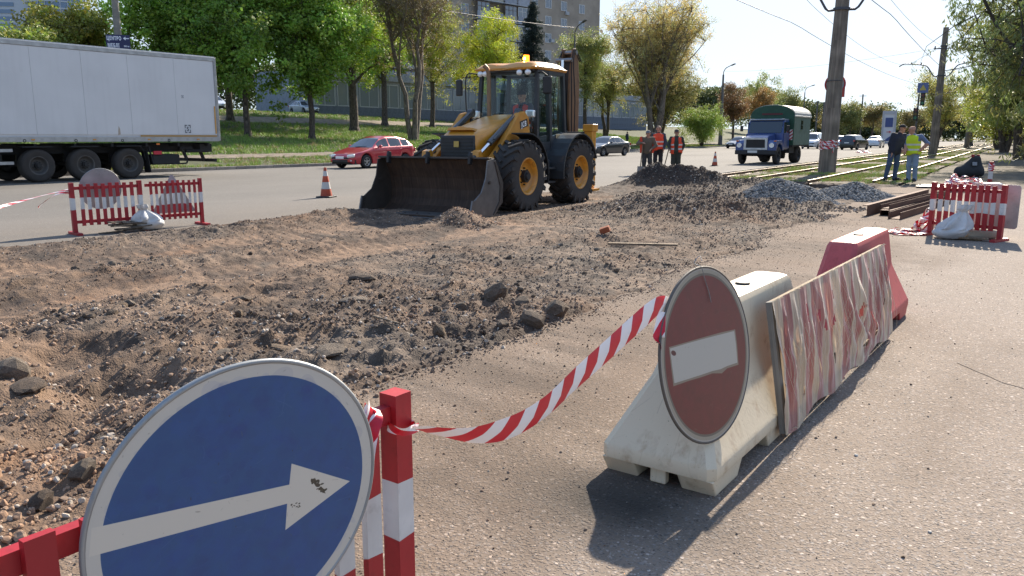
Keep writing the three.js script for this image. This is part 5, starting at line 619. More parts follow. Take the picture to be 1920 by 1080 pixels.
// ------------------------------------------------------------------ white semi-trailer
{
  const t = thing('box_trailer', 'long white box trailer with three axles passing on the far side of the road', 'trailer', [-27.85, 0, -18.5], 0), L = 13.4, W2 = 1.25, y0 = 1.27, y1 = 4.27;
  const wp = mat([0.72, 0.71, 0.70], 0.45, 0, { map: rep(T.grime, 0.22, 0.3) }), alu = mat([0.48, 0.48, 0.47], 0.42, 0.5, { map: T.grunge }), dk = mat([0.022, 0.022, 0.023], 0.8, 0, { map: T.grunge });
  mesh('box_core', box(2 * W2 - 0.05, y1 - y0 - 0.1, L - 0.1, 0, (y0 + y1) / 2, L / 2), wp, t);
  const seams = [0.09, 1.66, 3.36, 4.9, 6.45, 8.0, 9.55, 11.1, 12.3, 13.31]; for (let k = 0; k < seams.length - 1; k++) for (const s of [1, -1]) mesh('side_panel', box(0.03, y1 - y0 - 0.36, seams[k + 1] - seams[k] - 0.007, s * (W2 - 0.015), (y0 + y1) / 2 + 0.03, (seams[k] + seams[k + 1]) / 2), wp, t);
  for (const s of [1, -1]) { mesh('top_rail', box(0.05, 0.14, L, s * (W2 - 0.012), y1 - 0.07, L / 2, [0, 0, 0], 0.012), alu, t); mesh('bottom_rail', box(0.05, 0.17, L, s * (W2 - 0.012), y0 + 0.06, L / 2, [0, 0, 0], 0.012), alu, t); mesh('corner_post', box(0.09, y1 - y0, 0.1, s * (W2 - 0.03), (y0 + y1) / 2, 0.0, [0, 0, 0], 0.015), alu, t); mesh('reflective_strip', box(0.006, 0.05, 3.0, s * (W2 + 0.017), y0 + 0.17, 1.6), mat([0.42, 0.24, 0.07], 0.5), t); mesh('reflective_strip', box(0.006, 1.0, 0.05, s * (W2 + 0.017), y0 + 0.75, 0.13), mat([0.55, 0.28, 0.05], 0.5), t); }
  mesh('roof', box(2 * W2, 0.04, L, 0, y1 + 0.01, L / 2), wp, t); mesh('rear_door', box(2 * W2 - 0.2, y1 - y0 - 0.1, 0.05, 0, (y0 + y1) / 2, -0.03), wp, t); for (const x of [-0.4, 0.4, 0.9, -0.9]) mesh('lock_bar', bar([x, y0 + 0.1, -0.08], [x, y1 - 0.1, -0.08], 0.02), alu, t);
  { const tex = canvasTex(128, 128, (g) => { g.fillStyle = '#b9babc'; g.fillRect(0, 0, 128, 128); g.strokeStyle = '#26272c'; g.lineWidth = 12; g.strokeRect(14, 10, 100, 108); g.fillStyle = '#b9babc'; g.fillRect(50, 0, 28, 24); g.fillRect(50, 104, 28, 24); g.fillRect(0, 50, 24, 28); g.fillRect(104, 50, 24, 28); g.fillStyle = '#26272c'; g.font = 'bold 84px sans-serif'; g.textAlign = 'center'; g.textBaseline = 'middle'; g.fillText('S', 64, 66); }); const o = new THREE.Mesh(new THREE.PlaneGeometry(0.26, 0.3), mat([1, 1, 1], 0.5, 0, { map: tex })); o.name = 'decal'; o.position.set(W2 + 0.004, y0 + 0.42, 1.28); o.rotation.y = PI / 2; t.add(o); const o2 = o.clone(); o2.scale.set(0.35, 0.35, 1); o2.position.set(W2 + 0.004, y0 + 1.55, 1.4); t.add(o2); }
  mesh('rust_stain', [ext([[-0.03, 0], [0.06, 0.02], [0.05, 0.2], [0.01, 0.3], [-0.02, 0.14]], 0.002).rotateY(PI / 2).translate(W2 + 0.002, y0 + 0.2, 3.85)], mat([0.40, 0.33, 0.26], 0.7), t);
  mesh('frame', [box(0.14, 0.3, L - 0.4, 0.5, 1.02, L / 2), box(0.14, 0.3, L - 0.4, -0.5, 1.02, L / 2), ...range(0.4, 12.6, 1.2).map((z) => box(2.3, 0.12, 0.08, 0, 1.14, z))], dk, t);
  for (const z of [3.52, 5.02, 6.48]) { for (const s of [1, -1]) tyreWheel(t, { R: 0.52, r: 0.285, w: 0.38, rimMat: mat([0.13, 0.12, 0.11], 0.7, 0.4, { map: T.grunge }), tyreMat: M.dustyRubber, x: s * 1.03, y: 0.52, z, side: s, bolts: 10, dish: 0.12 }); mesh('axle', [cyl(0.07, 0.07, 1.9, 0, 0.52, z, [0, 0, PI / 2], 12), box(0.1, 0.3, 0.7, 0.5, 0.75, z), box(0.1, 0.3, 0.7, -0.5, 0.75, z)], dk, t); }
  for (const s of [1, -1]) { mesh('mudguard', pipe([[s * 1.03, 1.12, 3.25], [s * 1.03, 1.08, 3.05], [s * 1.03, 0.92, 2.9], [s * 1.03, 0.6, 2.86]], 0.03, 6).scale(1, 1, 1), dk, t); mesh('mud_flap', box(0.4, 0.75, 0.02, s * 1.03, 0.56, 2.84, [0.12, 0, 0]), dk, t); mesh('mudguard', [5.02, 6.48, 3.52].map((z) => box(0.44, 0.03, 0.9, s * 1.03, 1.1, z)), dk, t); mesh('side_lamp', box(0.03, 0.05, 0.12, s * 1.2, 1.16, 2.45), mat([0.8, 0.2, 0.03], 0.3), t); }
  mesh('spare_wheel_box', box(0.7, 0.36, 1.05, 0.75, 0.62, 2.1, [0, 0, 0], 0.05), dk, t); mesh('bracket', [pipe([[1.1, 0.95, 1.5], [1.1, 0.85, 1.4], [1.1, 0.5, 1.3], [1.1, 0.46, 1.45], [1.1, 0.46, 1.9]], 0.03, 6), bar([1.1, 1.1, 2.75], [1.1, 0.45, 2.62], 0.03)], dk, t);
  mesh('underride_bar', [box(2.3, 0.12, 0.1, 0, 0.55, 0.15), box(0.08, 0.6, 0.1, 0.55, 0.8, 0.35, [0.4, 0, 0]), box(0.08, 0.6, 0.1, -0.55, 0.8, 0.35, [0.4, 0, 0])], dk, t); mesh('lift_gear', [box(1.9, 0.3, 0.5, 0, 1.0, 0.4), cyl(0.06, 0.06, 0.9, 0.9, 0.9, 0.75, [PI / 2, 0, 0]), cyl(0.08, 0.08, 0.5, 0.85, 1.0, 1.2, [PI / 2, 0, 0])], dk, t); mesh('tail_light', box(0.06, 0.12, 0.3, 1.12, 0.86, 2.45), mat([0.5, 0.02, 0.04], 0.4), t);
  for (const s of [1, -1]) for (const y of [1.0, 0.62]) mesh('side_guard', box(0.03, 0.09, 4.4, s * 1.2, y, 9.4), alu, t);
  for (const s of [1, -1]) for (let k = 0; k < 7; k++) mesh('marker_light', box(0.02, 0.04, 0.1, s * (W2 + 0.02), y0 + 0.05, 0.9 + k * 1.9), mat([0.6, 0.25, 0.03], 0.3), t);
  for (const z of [1.66, 3.36, 4.9, 6.45, 8.0, 9.55]) mesh('tie_ring', [xf(new THREE.TorusGeometry(0.04, 0.01, 6, 12), [W2 + 0.02, y0 + 0.02, z + 0.4], [0, PI / 2, 0])], dk, t);
  mesh('toolbox', box(0.6, 0.5, 1.2, 0.8, 0.8, 8.1, [0, 0, 0], 0.03), dk, t);
  for (const s of [1, -1]) mesh('landing_leg', box(0.12, 1.0, 0.12, s * 0.8, 0.55, 11.2), dk, t);
}
// ------------------------------------------------------------------ blue truck with a green box body
{
  const t = thing('box_truck', 'blue truck with a green arched box body standing beside the tram rails', 'truck', [-14.1, 0, -41.6], 0.02);
  const bl = mat([0.025, 0.075, 0.27], 0.4, 0, { map: T.grunge, clearcoat: 0.6, clearcoatRoughness: 0.2 }), gn = mat([0.012, 0.075, 0.04], 0.6, 0, { map: T.grunge }), gg = mat([0.16, 0.24, 0.20], 0.6, 0, { map: T.grunge }), wh = mat([0.68, 0.67, 0.62], 0.55, 0, { map: T.grunge }), dk = mat([0.025, 0.025, 0.026], 0.75);
  // front bumper at z = 0, body goes to -z
  mesh('bumper', box(2.1, 0.22, 0.14, 0, 0.62, 0.02, [0, 0, 0], 0.03), dk, t); mesh('number_plate', box(0.5, 0.12, 0.012, -0.12, 0.66, 0.1), mat([0.6, 0.6, 0.56], 0.6), t);
  mesh('bonnet', extX([[-0.02, 0.72], [-0.06, 1.38], [-0.3, 1.48], [-1.5, 1.6], [-1.5, 0.75]], 1.16, 0.05), bl, t);
  const gf = mesh('grille_frame', ext([[-0.62, 0], [0.62, 0], [0.6, 0.62], [-0.6, 0.62]], 0.08, 0.015, [[[-0.5, 0.1], [-0.48, 0.52], [0.48, 0.52], [0.5, 0.1]]]).translate(0, 0.75, 0.0), wh, t); mesh('grille', box(1.02, 0.46, 0.04, 0, 1.06, -0.02), dk, gf); for (let k = 0; k < 6; k++) mesh('slat', box(0.98, 0.014, 0.03, 0, 0.9 + k * 0.065, 0.0), M.black, gf);
  for (const s of [1, -1]) {
    mesh('fender', extX([[0.0, 0.7], [0.0, 1.1], [-0.15, 1.24], [-0.95, 1.26], [-1.35, 1.0], [-1.45, 0.7], [-1.22, 0.75], [-1.0, 1.0], [-0.6, 1.08], [-0.3, 0.95], [-0.15, 0.7]], 0.46, 0.04).translate(s * 0.83, 0, 0), bl, t);
    const h = mesh('headlight', cyl(0.11, 0.11, 0.05, s * 0.84, 0.98, 0.015, [PI / 2, 0, 0], 20), M.lamp, t); mesh('rim', xf(new THREE.TorusGeometry(0.115, 0.016, 8, 20), [s * 0.84, 0.98, 0.04]), M.chrome, h); mesh('indicator', box(0.12, 0.05, 0.1, s * 0.98, 1.2, -0.1), mat([0.7, 0.2, 0.02], 0.3), t);
    mesh('door', box(0.04, 0.75, 1.0, s * 0.99, 1.2, -2.0, [0, 0, 0], 0.015), bl, t); mesh('door_window', box(0.02, 0.55, 0.8, s * 0.955, 1.9, -1.98), M.darkglass, t); const mr = mesh('mirror', box(0.16, 0.3, 0.05, s * 1.22, 1.85, -1.35, [0, 0, 0], 0.02), M.black, t); mesh('arm', bar([s * 0.96, 2.05, -1.5], [s * 1.22, 1.98, -1.36], 0.014), M.black, mr);
    tyreWheel(t, { R: 0.46, r: 0.26, w: 0.24, rimMat: dk, tyreMat: M.dustyRubber, x: s * 0.9, y: 0.46, z: -0.72, side: s }); tyreWheel(t, { R: 0.46, r: 0.26, w: 0.48, rimMat: dk, tyreMat: M.dustyRubber, x: s * 0.83, y: 0.46, z: -4.4, side: s });
  }
  mesh('cab', [extX([[-1.48, 0.75], [-1.48, 1.6], [-1.72, 2.22], [-1.82, 2.28], [-2.5, 2.28], [-2.55, 0.75]], 1.92, 0.05)], bl, t); mesh('cab_roof', box(1.84, 0.08, 1.0, 0, 2.31, -2.1, [0, 0, 0], 0.035), mat([0.30, 0.34, 0.38], 0.5, 0, { map: T.grunge }), t);
  mesh('windscreen', box(1.72, 0.62, 0.02, 0, 1.91, -1.575, [-0.365, 0, 0]), M.darkglass, t); mesh('cross_member', [box(1.9, 0.1, 0.1, 0, 0.46, -0.72), cyl(0.16, 0.16, 0.25, 0.1, 0.46, -0.72, [PI / 2, 0, 0]), box(0.1, 0.2, 6.2, 0.4, 0.68, -3.1), box(0.1, 0.2, 6.2, -0.4, 0.68, -3.1), box(0.5, 0.4, 0.9, 0.75, 0.75, -3.1), cyl(0.25, 0.25, 0.5, 0, 0.46, -4.4, [0, 0, PI / 2])], dk, t);
  const arch = (w, h0, h1, n = 16) => { const P = [[-w, 0], [w, 0], [w, h0]]; for (let k = 1; k < n; k++) { const a = k / n * PI; P.push([w * Math.cos(a), h0 + (h1 - h0) * Math.pow(Math.sin(a), 0.8)]); } P.push([-w, h0]); return P; };
  mesh('box_front', ext(arch(1.18, 1.5, 2.12), 0.1, 0.01).translate(0, 0.98, -2.66), gn, t);
  for (const s of [1, -1]) { for (let k = 0; k < 6; k++) mesh('side_board', box(0.05, 1.48, 0.535, s * 1.15, 1.72, -2.98 - k * 0.545), gg, t); const w = mesh('window', box(0.04, 0.5, 0.42, s * 1.165, 2.05, -4.2), M.darkglass, t); mesh('frame', [box(0.05, 0.04, 0.46, s * 1.175, 2.31, -4.2), box(0.05, 0.04, 0.46, s * 1.175, 1.79, -4.2), box(0.05, 0.03, 0.4, s * 1.175, 2.05, -4.2)], gg, w); mesh('eave', box(0.1, 0.08, 3.36, s * 1.17, 2.5, -4.33, [0, 0, 0], 0.02), wh, t); }
  mesh('box_roof', ext([...arch(1.2, 1.52, 2.14).slice(2), ...arch(1.15, 1.5, 2.08).slice(2).reverse()], 3.3).translate(0, 0.98, -4.37), wh, t); mesh('box_back', ext(arch(1.16, 1.5, 2.08), 0.05).translate(0, 0.98, -6.0), gg, t); mesh('box_floor', box(2.3, 0.1, 3.4, 0, 0.95, -4.33), dk, t);
  { const tex = canvasTex(64, 256, (g) => { g.fillStyle = '#d8d4d0'; g.fillRect(0, 0, 64, 256); g.fillStyle = '#a3202a'; for (let k = -1; k < 4; k++) { g.beginPath(); g.moveTo(0, k * 86 + 60); g.lineTo(64, k * 86); g.lineTo(64, k * 86 + 43); g.lineTo(0, k * 86 + 103); g.fill(); } }); const o = new THREE.Mesh(new THREE.BoxGeometry(0.16, 0.55, 0.012), mat([1, 1, 1], 0.5, 0, { map: tex })); o.name = 'hazard_plate'; o.position.set(1.06, 1.52, -2.595); t.add(o); }
  mesh('front_vent', box(1.1, 0.1, 0.02, 0, 2.62, -2.6), mat([0.10, 0.02, 0.02], 0.7), t);
}
// ------------------------------------------------------------------ cones
{
  const cone = (label, pos, lean) => { const t = thing('traffic_cone', label, 'traffic cone', pos, 0.3, 'traffic cones on the road'), or = mat([0.55, 0.085, 0.03], 0.6, 0, { map: T.grunge }), wh = mat([0.66, 0.64, 0.6], 0.6, 0, { map: T.grunge }); mesh('base', box(0.36, 0.035, 0.36, 0, 0.018, 0, [0, 0, 0], 0.012), M.black, t); const r = (y) => lerp(0.145, 0.028, y / 0.7); mesh('shell', [[0.035, 0.2], [0.36, 0.5], [0.62, 0.70]].map(([a, b]) => cyl(r(b), r(a), b - a, 0, (a + b) / 2, 0, [0, 0, 0], 24)), or, t); mesh('band', [[0.2, 0.36], [0.5, 0.62]].map(([a, b]) => cyl(r(b), r(a), b - a, 0, (a + b) / 2, 0, [0, 0, 0], 24)), wh, t); t.rotation.z = lean; };
  cone('orange and white traffic cone on the asphalt before the red hatchback', [-14.57, 0.0, -12.93], 0.01); cone('orange and white traffic cone on the asphalt before the blue truck', [-15.0, 0.0, -38.4], -0.01);
}
// ------------------------------------------------------------------ people
function surfNet(f, lo, hi, h) { // surface nets over a signed distance field
  const n = [0, 1, 2].map((k) => Math.ceil((hi[k] - lo[k]) / h) + 2), [nx, ny, nz] = n, val = new Float32Array(nx * ny * nz), id = new Int32Array(nx * ny * nz).fill(-1), P = [], I = [];
  const at = (i, j, k) => i + nx * (j + ny * k); for (let k = 0; k < nz; k++) for (let j = 0; j < ny; j++) for (let i = 0; i < nx; i++) val[at(i, j, k)] = f(lo[0] + i * h, lo[1] + j * h, lo[2] + k * h);
  const E = [[0, 1], [2, 3], [4, 5], [6, 7], [0, 2], [1, 3], [4, 6], [5, 7], [0, 4], [1, 5], [2, 6], [3, 7]], C = [0, 1, 2, 3, 4, 5, 6, 7].map((c) => [c & 1, (c >> 1) & 1, (c >> 2) & 1]);
  for (let k = 0; k < nz - 1; k++) for (let j = 0; j < ny - 1; j++) for (let i = 0; i < nx - 1; i++) { const v = C.map(([a, b, c]) => val[at(i + a, j + b, k + c)]); let m = 0; for (let q = 0; q < 8; q++) if (v[q] < 0) m |= 1 << q; if (m === 0 || m === 255) continue; let sx = 0, sy = 0, sz = 0, cnt = 0; for (const [a, b] of E) if ((v[a] < 0) !== (v[b] < 0)) { const t = v[a] / (v[a] - v[b]); sx += lerp(C[a][0], C[b][0], t); sy += lerp(C[a][1], C[b][1], t); sz += lerp(C[a][2], C[b][2], t); cnt++; } id[at(i, j, k)] = P.length / 3; P.push(lo[0] + (i + sx / cnt) * h, lo[1] + (j + sy / cnt) * h, lo[2] + (k + sz / cnt) * h); }
  const q4 = (a, b, c, d, fl) => { if (a < 0 || b < 0 || c < 0 || d < 0) return; fl ? I.push(a, b, c, a, c, d) : I.push(a, c, b, a, d, c); };
  for (let k = 1; k < nz - 1; k++) for (let j = 1; j < ny - 1; j++) for (let i = 1; i < nx - 1; i++) { const s = val[at(i, j, k)] < 0; if (s !== val[at(i + 1, j, k)] < 0) q4(id[at(i, j - 1, k - 1)], id[at(i, j, k - 1)], id[at(i, j, k)], id[at(i, j - 1, k)], s); if (s !== val[at(i, j + 1, k)] < 0) q4(id[at(i - 1, j, k - 1)], id[at(i - 1, j, k)], id[at(i, j, k)], id[at(i, j, k - 1)], s); if (s !== val[at(i, j, k + 1)] < 0) q4(id[at(i - 1, j - 1, k)], id[at(i, j - 1, k)], id[at(i, j, k)], id[at(i - 1, j, k)], s); }
  const g = new THREE.BufferGeometry(); g.setAttribute('position', new THREE.Float32BufferAttribute(P, 3)); g.setIndex(I); return g;
}
function capD(x, y, z, b) { const { a, d, L2, r0, r1 } = b, px = x - a[0], py = y - a[1], pz = z - a[2], t = clamp((px * d[0] + py * d[1] + pz * d[2]) / L2); return Math.hypot(px - d[0] * t, py - d[1] * t, pz - d[2] * t) - lerp(r0, r1, t); }
const bone = (a, b, r0, r1, col, sq = 1) => { const d = [b[0] - a[0], b[1] - a[1], b[2] - a[2]]; return { a, d, L2: d[0] ** 2 + d[1] ** 2 + d[2] ** 2 + 1e-9, r0, r1, col }; };
function field(bones, k) { return (x, y, z) => { let m = 1e9; for (const b of bones) { const q = capD(x, y, z, b); if (m > 1e8) m = q; else { const h = Math.max(k - Math.abs(m - q), 0) / k; m = Math.min(m, q) - h * h * k * 0.25; } } return m; }; }
function bonesMesh(bones, k, h, colour) {
  const lo = [1e9, 1e9, 1e9], hi = [-1e9, -1e9, -1e9]; for (const b of bones) for (const e of [b.a, b.a.map((v, i) => v + b.d[i])]) for (let i = 0; i < 3; i++) { const r = Math.max(b.r0, b.r1) + h * 2; lo[i] = Math.min(lo[i], e[i] - r); hi[i] = Math.max(hi[i], e[i] + r); }
  const g = surfNet(field(bones, k), lo, hi, h), p = g.attributes.position, C = new Float32Array(p.count * 3);
  for (let i = 0; i < p.count; i++) { const x = p.getX(i), y = p.getY(i), z = p.getZ(i); let best = 1e9, c = null; for (const b of bones) { const q = capD(x, y, z, b); if (q < best) { best = q; c = b.col; } } C.set((colour && colour(x, y, z, c)) || c, i * 3); }
  g.setAttribute('color', new THREE.BufferAttribute(C, 3)); g.computeVertexNormals(); return g;
}
const skinC = [0.42, 0.22, 0.145];
const peopleMat = mat([1, 1, 1], 0.85, 0, { vertexColors: true, bumpMap: rep(T.fine, 3), bumpScale: 0.004 });
function makePerson(label, { pos, turn, J: jo = {}, top = [0.05, 0.05, 0.06], legs = [0.05, 0.05, 0.06], sleeve = null, shoes = [0.03, 0.025, 0.02], vest = null, vestOpen = 0.05, vestLong = 0.86, cap = null, hair = [0.05, 0.035, 0.025], bald = false, H = 1.75, group, loose = 1.1, visor = true, stripe = true, headYaw = 0, cell = 0.02, jacketLow = 0 }) {
  const J = { pelvis: [0, 0.95, 0], chest: [0, 1.27, 0], neck: [0, 1.46, 0.0], head: [0, 1.60, 0.02], shL: [0.19, 1.40, 0], shR: [-0.19, 1.40, 0], elL: [0.26, 1.12, -0.02], elR: [-0.26, 1.12, -0.02], wrL: [0.27, 0.88, 0.06], wrR: [-0.27, 0.88, 0.06], hipL: [0.09, 0.92, 0], hipR: [-0.09, 0.92, 0], knL: [0.1, 0.5, 0.02], knR: [-0.1, 0.5, 0.02], anL: [0.1, 0.085, -0.02], anR: [-0.1, 0.085, -0.02], toL: [0.13, 0.045, 0.13], toR: [-0.13, 0.045, 0.13], ...jo }, s = H / 1.75;
  for (const k of Object.keys(J)) J[k] = J[k].map((v) => v * s);
  const t = thing('person', label, 'person', pos, turn, group), mid = (a, b, u) => a.map((v, i) => lerp(v, b[i], u)), add = (a, x, y, z) => [a[0] + x * s, a[1] + y * s, a[2] + z * s], B = [], q = loose * s, slv = sleeve || top;
  const tw = (a, x, z = 0) => add(a, x, 0, z);
  B.push(bone(add(J.shL, -0.04, -0.03, 0), add(J.shR, 0.04, -0.03, 0), 0.075 * q, 0.075 * q, top)); for (const e of [-1, 1]) { B.push(bone(tw(J.chest, e * 0.075, 0.01), tw(J.pelvis, e * 0.06), 0.115 * q, 0.112 * q, top)); }
  B.push(bone(add(J.pelvis, 0.06, -0.04, 0), add(J.pelvis, -0.06, -0.04, 0), 0.118 * q, 0.118 * q, jacketLow ? top : legs), bone(J.neck, mid(J.neck, J.head, 0.8), 0.056 * s, 0.052 * s, skinC), bone(mid(J.chest, J.neck, 0.4), J.neck, 0.09 * s, 0.062 * s, top));
  for (const e of ['L', 'R']) { B.push(bone(J['sh' + e], J['el' + e], 0.062 * q, 0.05 * q, slv), bone(J['el' + e], J['wr' + e], 0.05 * q, 0.038 * q, sleeve ? skinC : slv), bone(J['hip' + e], J['kn' + e], 0.09 * q, 0.066 * q, legs), bone(J['kn' + e], J['an' + e], 0.066 * q, 0.056 * q, legs), bone(J['an' + e], J['to' + e], 0.046 * s, 0.036 * s, shoes), bone(add(J['an' + e], 0, -0.04, -0.03), J['to' + e], 0.04 * s, 0.034 * s, shoes)); }
  const parts = [bonesMesh(B, 0.045, cell)];
  // head: skull, jaw, nose, ears, brow; its own finer grid
  const cy = Math.cos(headYaw), sy = Math.sin(headYaw), hd = (x, y, z) => [J.head[0] + (x * cy + z * sy) * s, J.head[1] + y * s, J.head[2] + (-x * sy + z * cy) * s], sk = skinC, cov = bald ? skinC : hair;
  const HB = [bone(hd(0, 0.045, -0.02), hd(0, 0.035, 0.02), 0.083 * s, 0.078 * s, sk), bone(hd(0, -0.02, 0.03), hd(0, -0.075, 0.052), 0.062 * s, 0.04 * s, sk), bone(hd(0, 0.02, 0.09), hd(0, -0.018, 0.108), 0.012 * s, 0.017 * s, sk), bone(hd(0.08, 0.02, -0.005), hd(0.083, -0.025, 0.002), 0.018 * s, 0.012 * s, sk), bone(hd(-0.08, 0.02, -0.005), hd(-0.083, -0.025, 0.002), 0.018 * s, 0.012 * s, sk), bone(hd(0, -0.03, -0.02), hd(0, -0.14, -0.02), 0.058 * s, 0.055 * s, sk), bone(hd(-0.035, 0.035, 0.082), hd(0.035, 0.035, 0.082), 0.013 * s, 0.013 * s, sk)];
  parts.push(bonesMesh(HB, 0.02, 0.008, (x, y, z, c) => { const dx = x - J.head[0], dz = z - J.head[2], lx = (dx * cy - dz * sy) / s, lz = (dx * sy + dz * cy) / s, ly = (y - J.head[1]) / s; if (lz > 0.06 && Math.abs(Math.abs(lx) - 0.032) < 0.014 && Math.abs(ly - 0.012) < 0.009) return [0.03, 0.02, 0.018]; if (lz > 0.06 && Math.abs(lx) < 0.025 && Math.abs(ly + 0.052) < 0.006) return [0.25, 0.09, 0.07]; if (!bald && (ly > 0.075 || (lz < 0.0 && ly > -0.03 && Math.abs(lx) < 0.2))) return Math.abs(lx) > 0.082 && ly < 0.05 ? sk : cov; return c; }));
  // hands
  for (const e of ['L', 'R']) { const w = V(...J['wr' + e]), d = w.clone().sub(V(...J['el' + e])).normalize(), sd = e === 'L' ? 1 : -1, f = V(0, 0, 1), n = d.clone().cross(f).normalize(), k = f.clone().addScaledVector(d, -f.dot(d)).normalize(), pt = (al, ac, up) => w.clone().addScaledVector(d, al * s).addScaledVector(k, ac * s).addScaledVector(n, up * s).toArray(), HB2 = [bone(pt(0.01, -0.015, 0), pt(0.075, -0.02, 0), 0.024 * s, 0.022 * s, sk), bone(pt(0.01, 0.012, 0), pt(0.075, 0.018, 0), 0.024 * s, 0.02 * s, sk)]; [-0.033, -0.011, 0.011, 0.031].forEach((ac, i) => { const L = [0.06, 0.075, 0.08, 0.07][i], cv = sd * -0.012; HB2.push(bone(pt(0.08, ac, 0), pt(0.08 + L * 0.5, ac * 1.05, cv), 0.0105 * s, 0.0095 * s, sk), bone(pt(0.08 + L * 0.5, ac * 1.05, cv), pt(0.08 + L * 0.9, ac, cv * 3), 0.0095 * s, 0.008 * s, sk)); }); HB2.push(bone(pt(0.02, 0.03, 0), pt(0.055, 0.062, 0), 0.014 * s, 0.011 * s, sk), bone(pt(0.055, 0.062, 0), pt(0.09, 0.066, sd * -0.012), 0.011 * s, 0.009 * s, sk)); parts.push(bonesMesh(HB2, 0.008, 0.006)); }
  mesh('body', parts, peopleMat, t, 1);
  if (vest) { const torso = B.filter((b, i) => i < 4 || i === 5).map((b) => ({ ...b, r0: b.r0 + 0.012, r1: b.r1 + 0.012 })); torso.push(bone(add(J.pelvis, 0.07, -0.06, 0), add(J.pelvis, -0.07, -0.06, 0), 0.13 * q, 0.13 * q, top), bone(J.shL, mid(J.shL, J.elL, 0.12), 0.075 * q, 0.075 * q, top), bone(J.shR, mid(J.shR, J.elR, 0.12), 0.075 * q, 0.075 * q, top)); const fT = field(torso, 0.05), yl = J.pelvis[1] + (vestLong - 0.95) * s, yh = J.neck[1] - 0.005, cx0 = J.chest[0]; const f2 = (x, y, z) => Math.max(fT(x, y, z) + 0.015 * (fbm(x * 9, y * 7 + z * 9, 2, 4) - 0.5), yl - y + 0.03 * Math.sin(x * 14), Math.abs(x - J.chest[0]) - (y > J.chest[1] - 0.02 ? 0.185 : 0.3) * s * (y > J.chest[1] ? 1 : 1), y - yh + Math.abs(x - J.neck[0]) * 0.35 - 0.02, z > J.chest[2] - 0.02 && vestOpen > 0 ? vestOpen - Math.abs(x - cx0) - 0.01 * Math.sin(y * 20) : -1);
    const g = surfNet(f2, [J.chest[0] - 0.42, yl - 0.06, J.chest[2] - 0.34], [J.chest[0] + 0.42, yh + 0.1, J.chest[2] + 0.34], 0.017), p = g.attributes.position, C = new Float32Array(p.count * 3); for (let i = 0; i < p.count; i++) { const y = (p.getY(i) - J.pelvis[1]) / s; C.set(stripe && (Math.abs(y - 0.05) < 0.026 || Math.abs(y - 0.2) < 0.022) ? [0.55, 0.55, 0.5] : vest, i * 3); } g.setAttribute('color', new THREE.BufferAttribute(C, 3)); g.computeVertexNormals(); mesh('vest', g, peopleMat, t); }
  if (cap) { const g = new THREE.SphereGeometry(0.1 * s, 18, 10, 0, 2 * PI, 0, PI * 0.52); g.scale(0.95, 0.85, 1.08); const cp = mesh('cap', xf(g, hd(0, 0.052, 0.0), [0, headYaw, 0]), mat(cap, 0.9, 0, { map: T.grunge }), t); if (visor) mesh('visor', xf(new THREE.CylinderGeometry(0.085 * s, 0.088 * s, 0.012, 16, 1, false, -PI / 2, PI), hd(0, 0.055, 0.06), [0.18, headYaw, 0]), mat(cap, 0.9), cp); }
  return t;
}
const ORV = [0.72, 0.07, 0.025];
const wA = makePerson('worker in a brown jacket and open orange vest leaning on a shovel', { pos: [-13.67, 0, -28.08], turn: 0.5, H: 1.72, top: [0.12, 0.09, 0.06], legs: [0.045, 0.042, 0.04], vest: null, cap: [0.18, 0.18, 0.19], loose: 1.25, group: 'workers with shovels', headYaw: -0.2, jacketLow: 1, J: { head: [0.02, 1.545, 0.12], neck: [0.01, 1.42, 0.06], chest: [0, 1.24, 0.03], shL: [0.21, 1.36, 0.06], shR: [-0.21, 1.37, 0.05], elL: [0.33, 1.1, 0.12], wrL: [0.16, 0.98, 0.3], elR: [-0.36, 1.18, 0.08], wrR: [-0.2, 1.2, 0.28], anL: [0.13, 0.085, -0.02], anR: [-0.12, 0.085, -0.02], knL: [0.12, 0.5, 0.04] } });
{ // orange vest hanging open over the jacket
  for (const s of [1, -1]) mesh('vest', xf(ext([[0, 0], [0.09, 0.02], [0.12, 0.3], [0.1, 0.62], [0.02, 0.6]], 0.05, 0.012), [s * 0.17 + (s < 0 ? -0.09 : 0.0), 0.80, 0.1], [0.05, s * 0.6, s * -0.08]), mat(ORV, 0.8, 0, { map: T.grunge }), wA);
}
const wB = makePerson('bareheaded worker in a zipped orange vest standing behind the stooping one', { pos: [-13.62, 0, -28.95], turn: 0.3, H: 1.86, top: [0.04, 0.045, 0.06], legs: [0.02, 0.02, 0.024], vest: ORV, vestOpen: 0, hair: [0.12, 0.08, 0.06], group: 'workers with shovels', J: { elL: [0.27, 1.13, 0.02], wrL: [0.22, 0.9, 0.12] } });
const wC = makePerson('worker in a cap and open orange vest over dark green overalls', { pos: [-12.41, 0, -27.91], turn: 0.42, H: 1.70, top: [0.03, 0.034, 0.026], legs: [0.035, 0.034, 0.024], vest: ORV, vestOpen: 0.075, vestLong: 0.84, cap: [0.08, 0.06, 0.05], group: 'workers with shovels', loose: 1.22, J: { elL: [0.27, 1.14, -0.06], wrL: [0.22, 0.95, -0.06], elR: [-0.3, 1.15, 0.04], wrR: [-0.24, 0.98, 0.16], anL: [0.07, 0.085, -0.02], anR: [-0.07, 0.085, -0.02], toL: [0.1, 0.045, 0.13], toR: [-0.1, 0.045, 0.13] } });
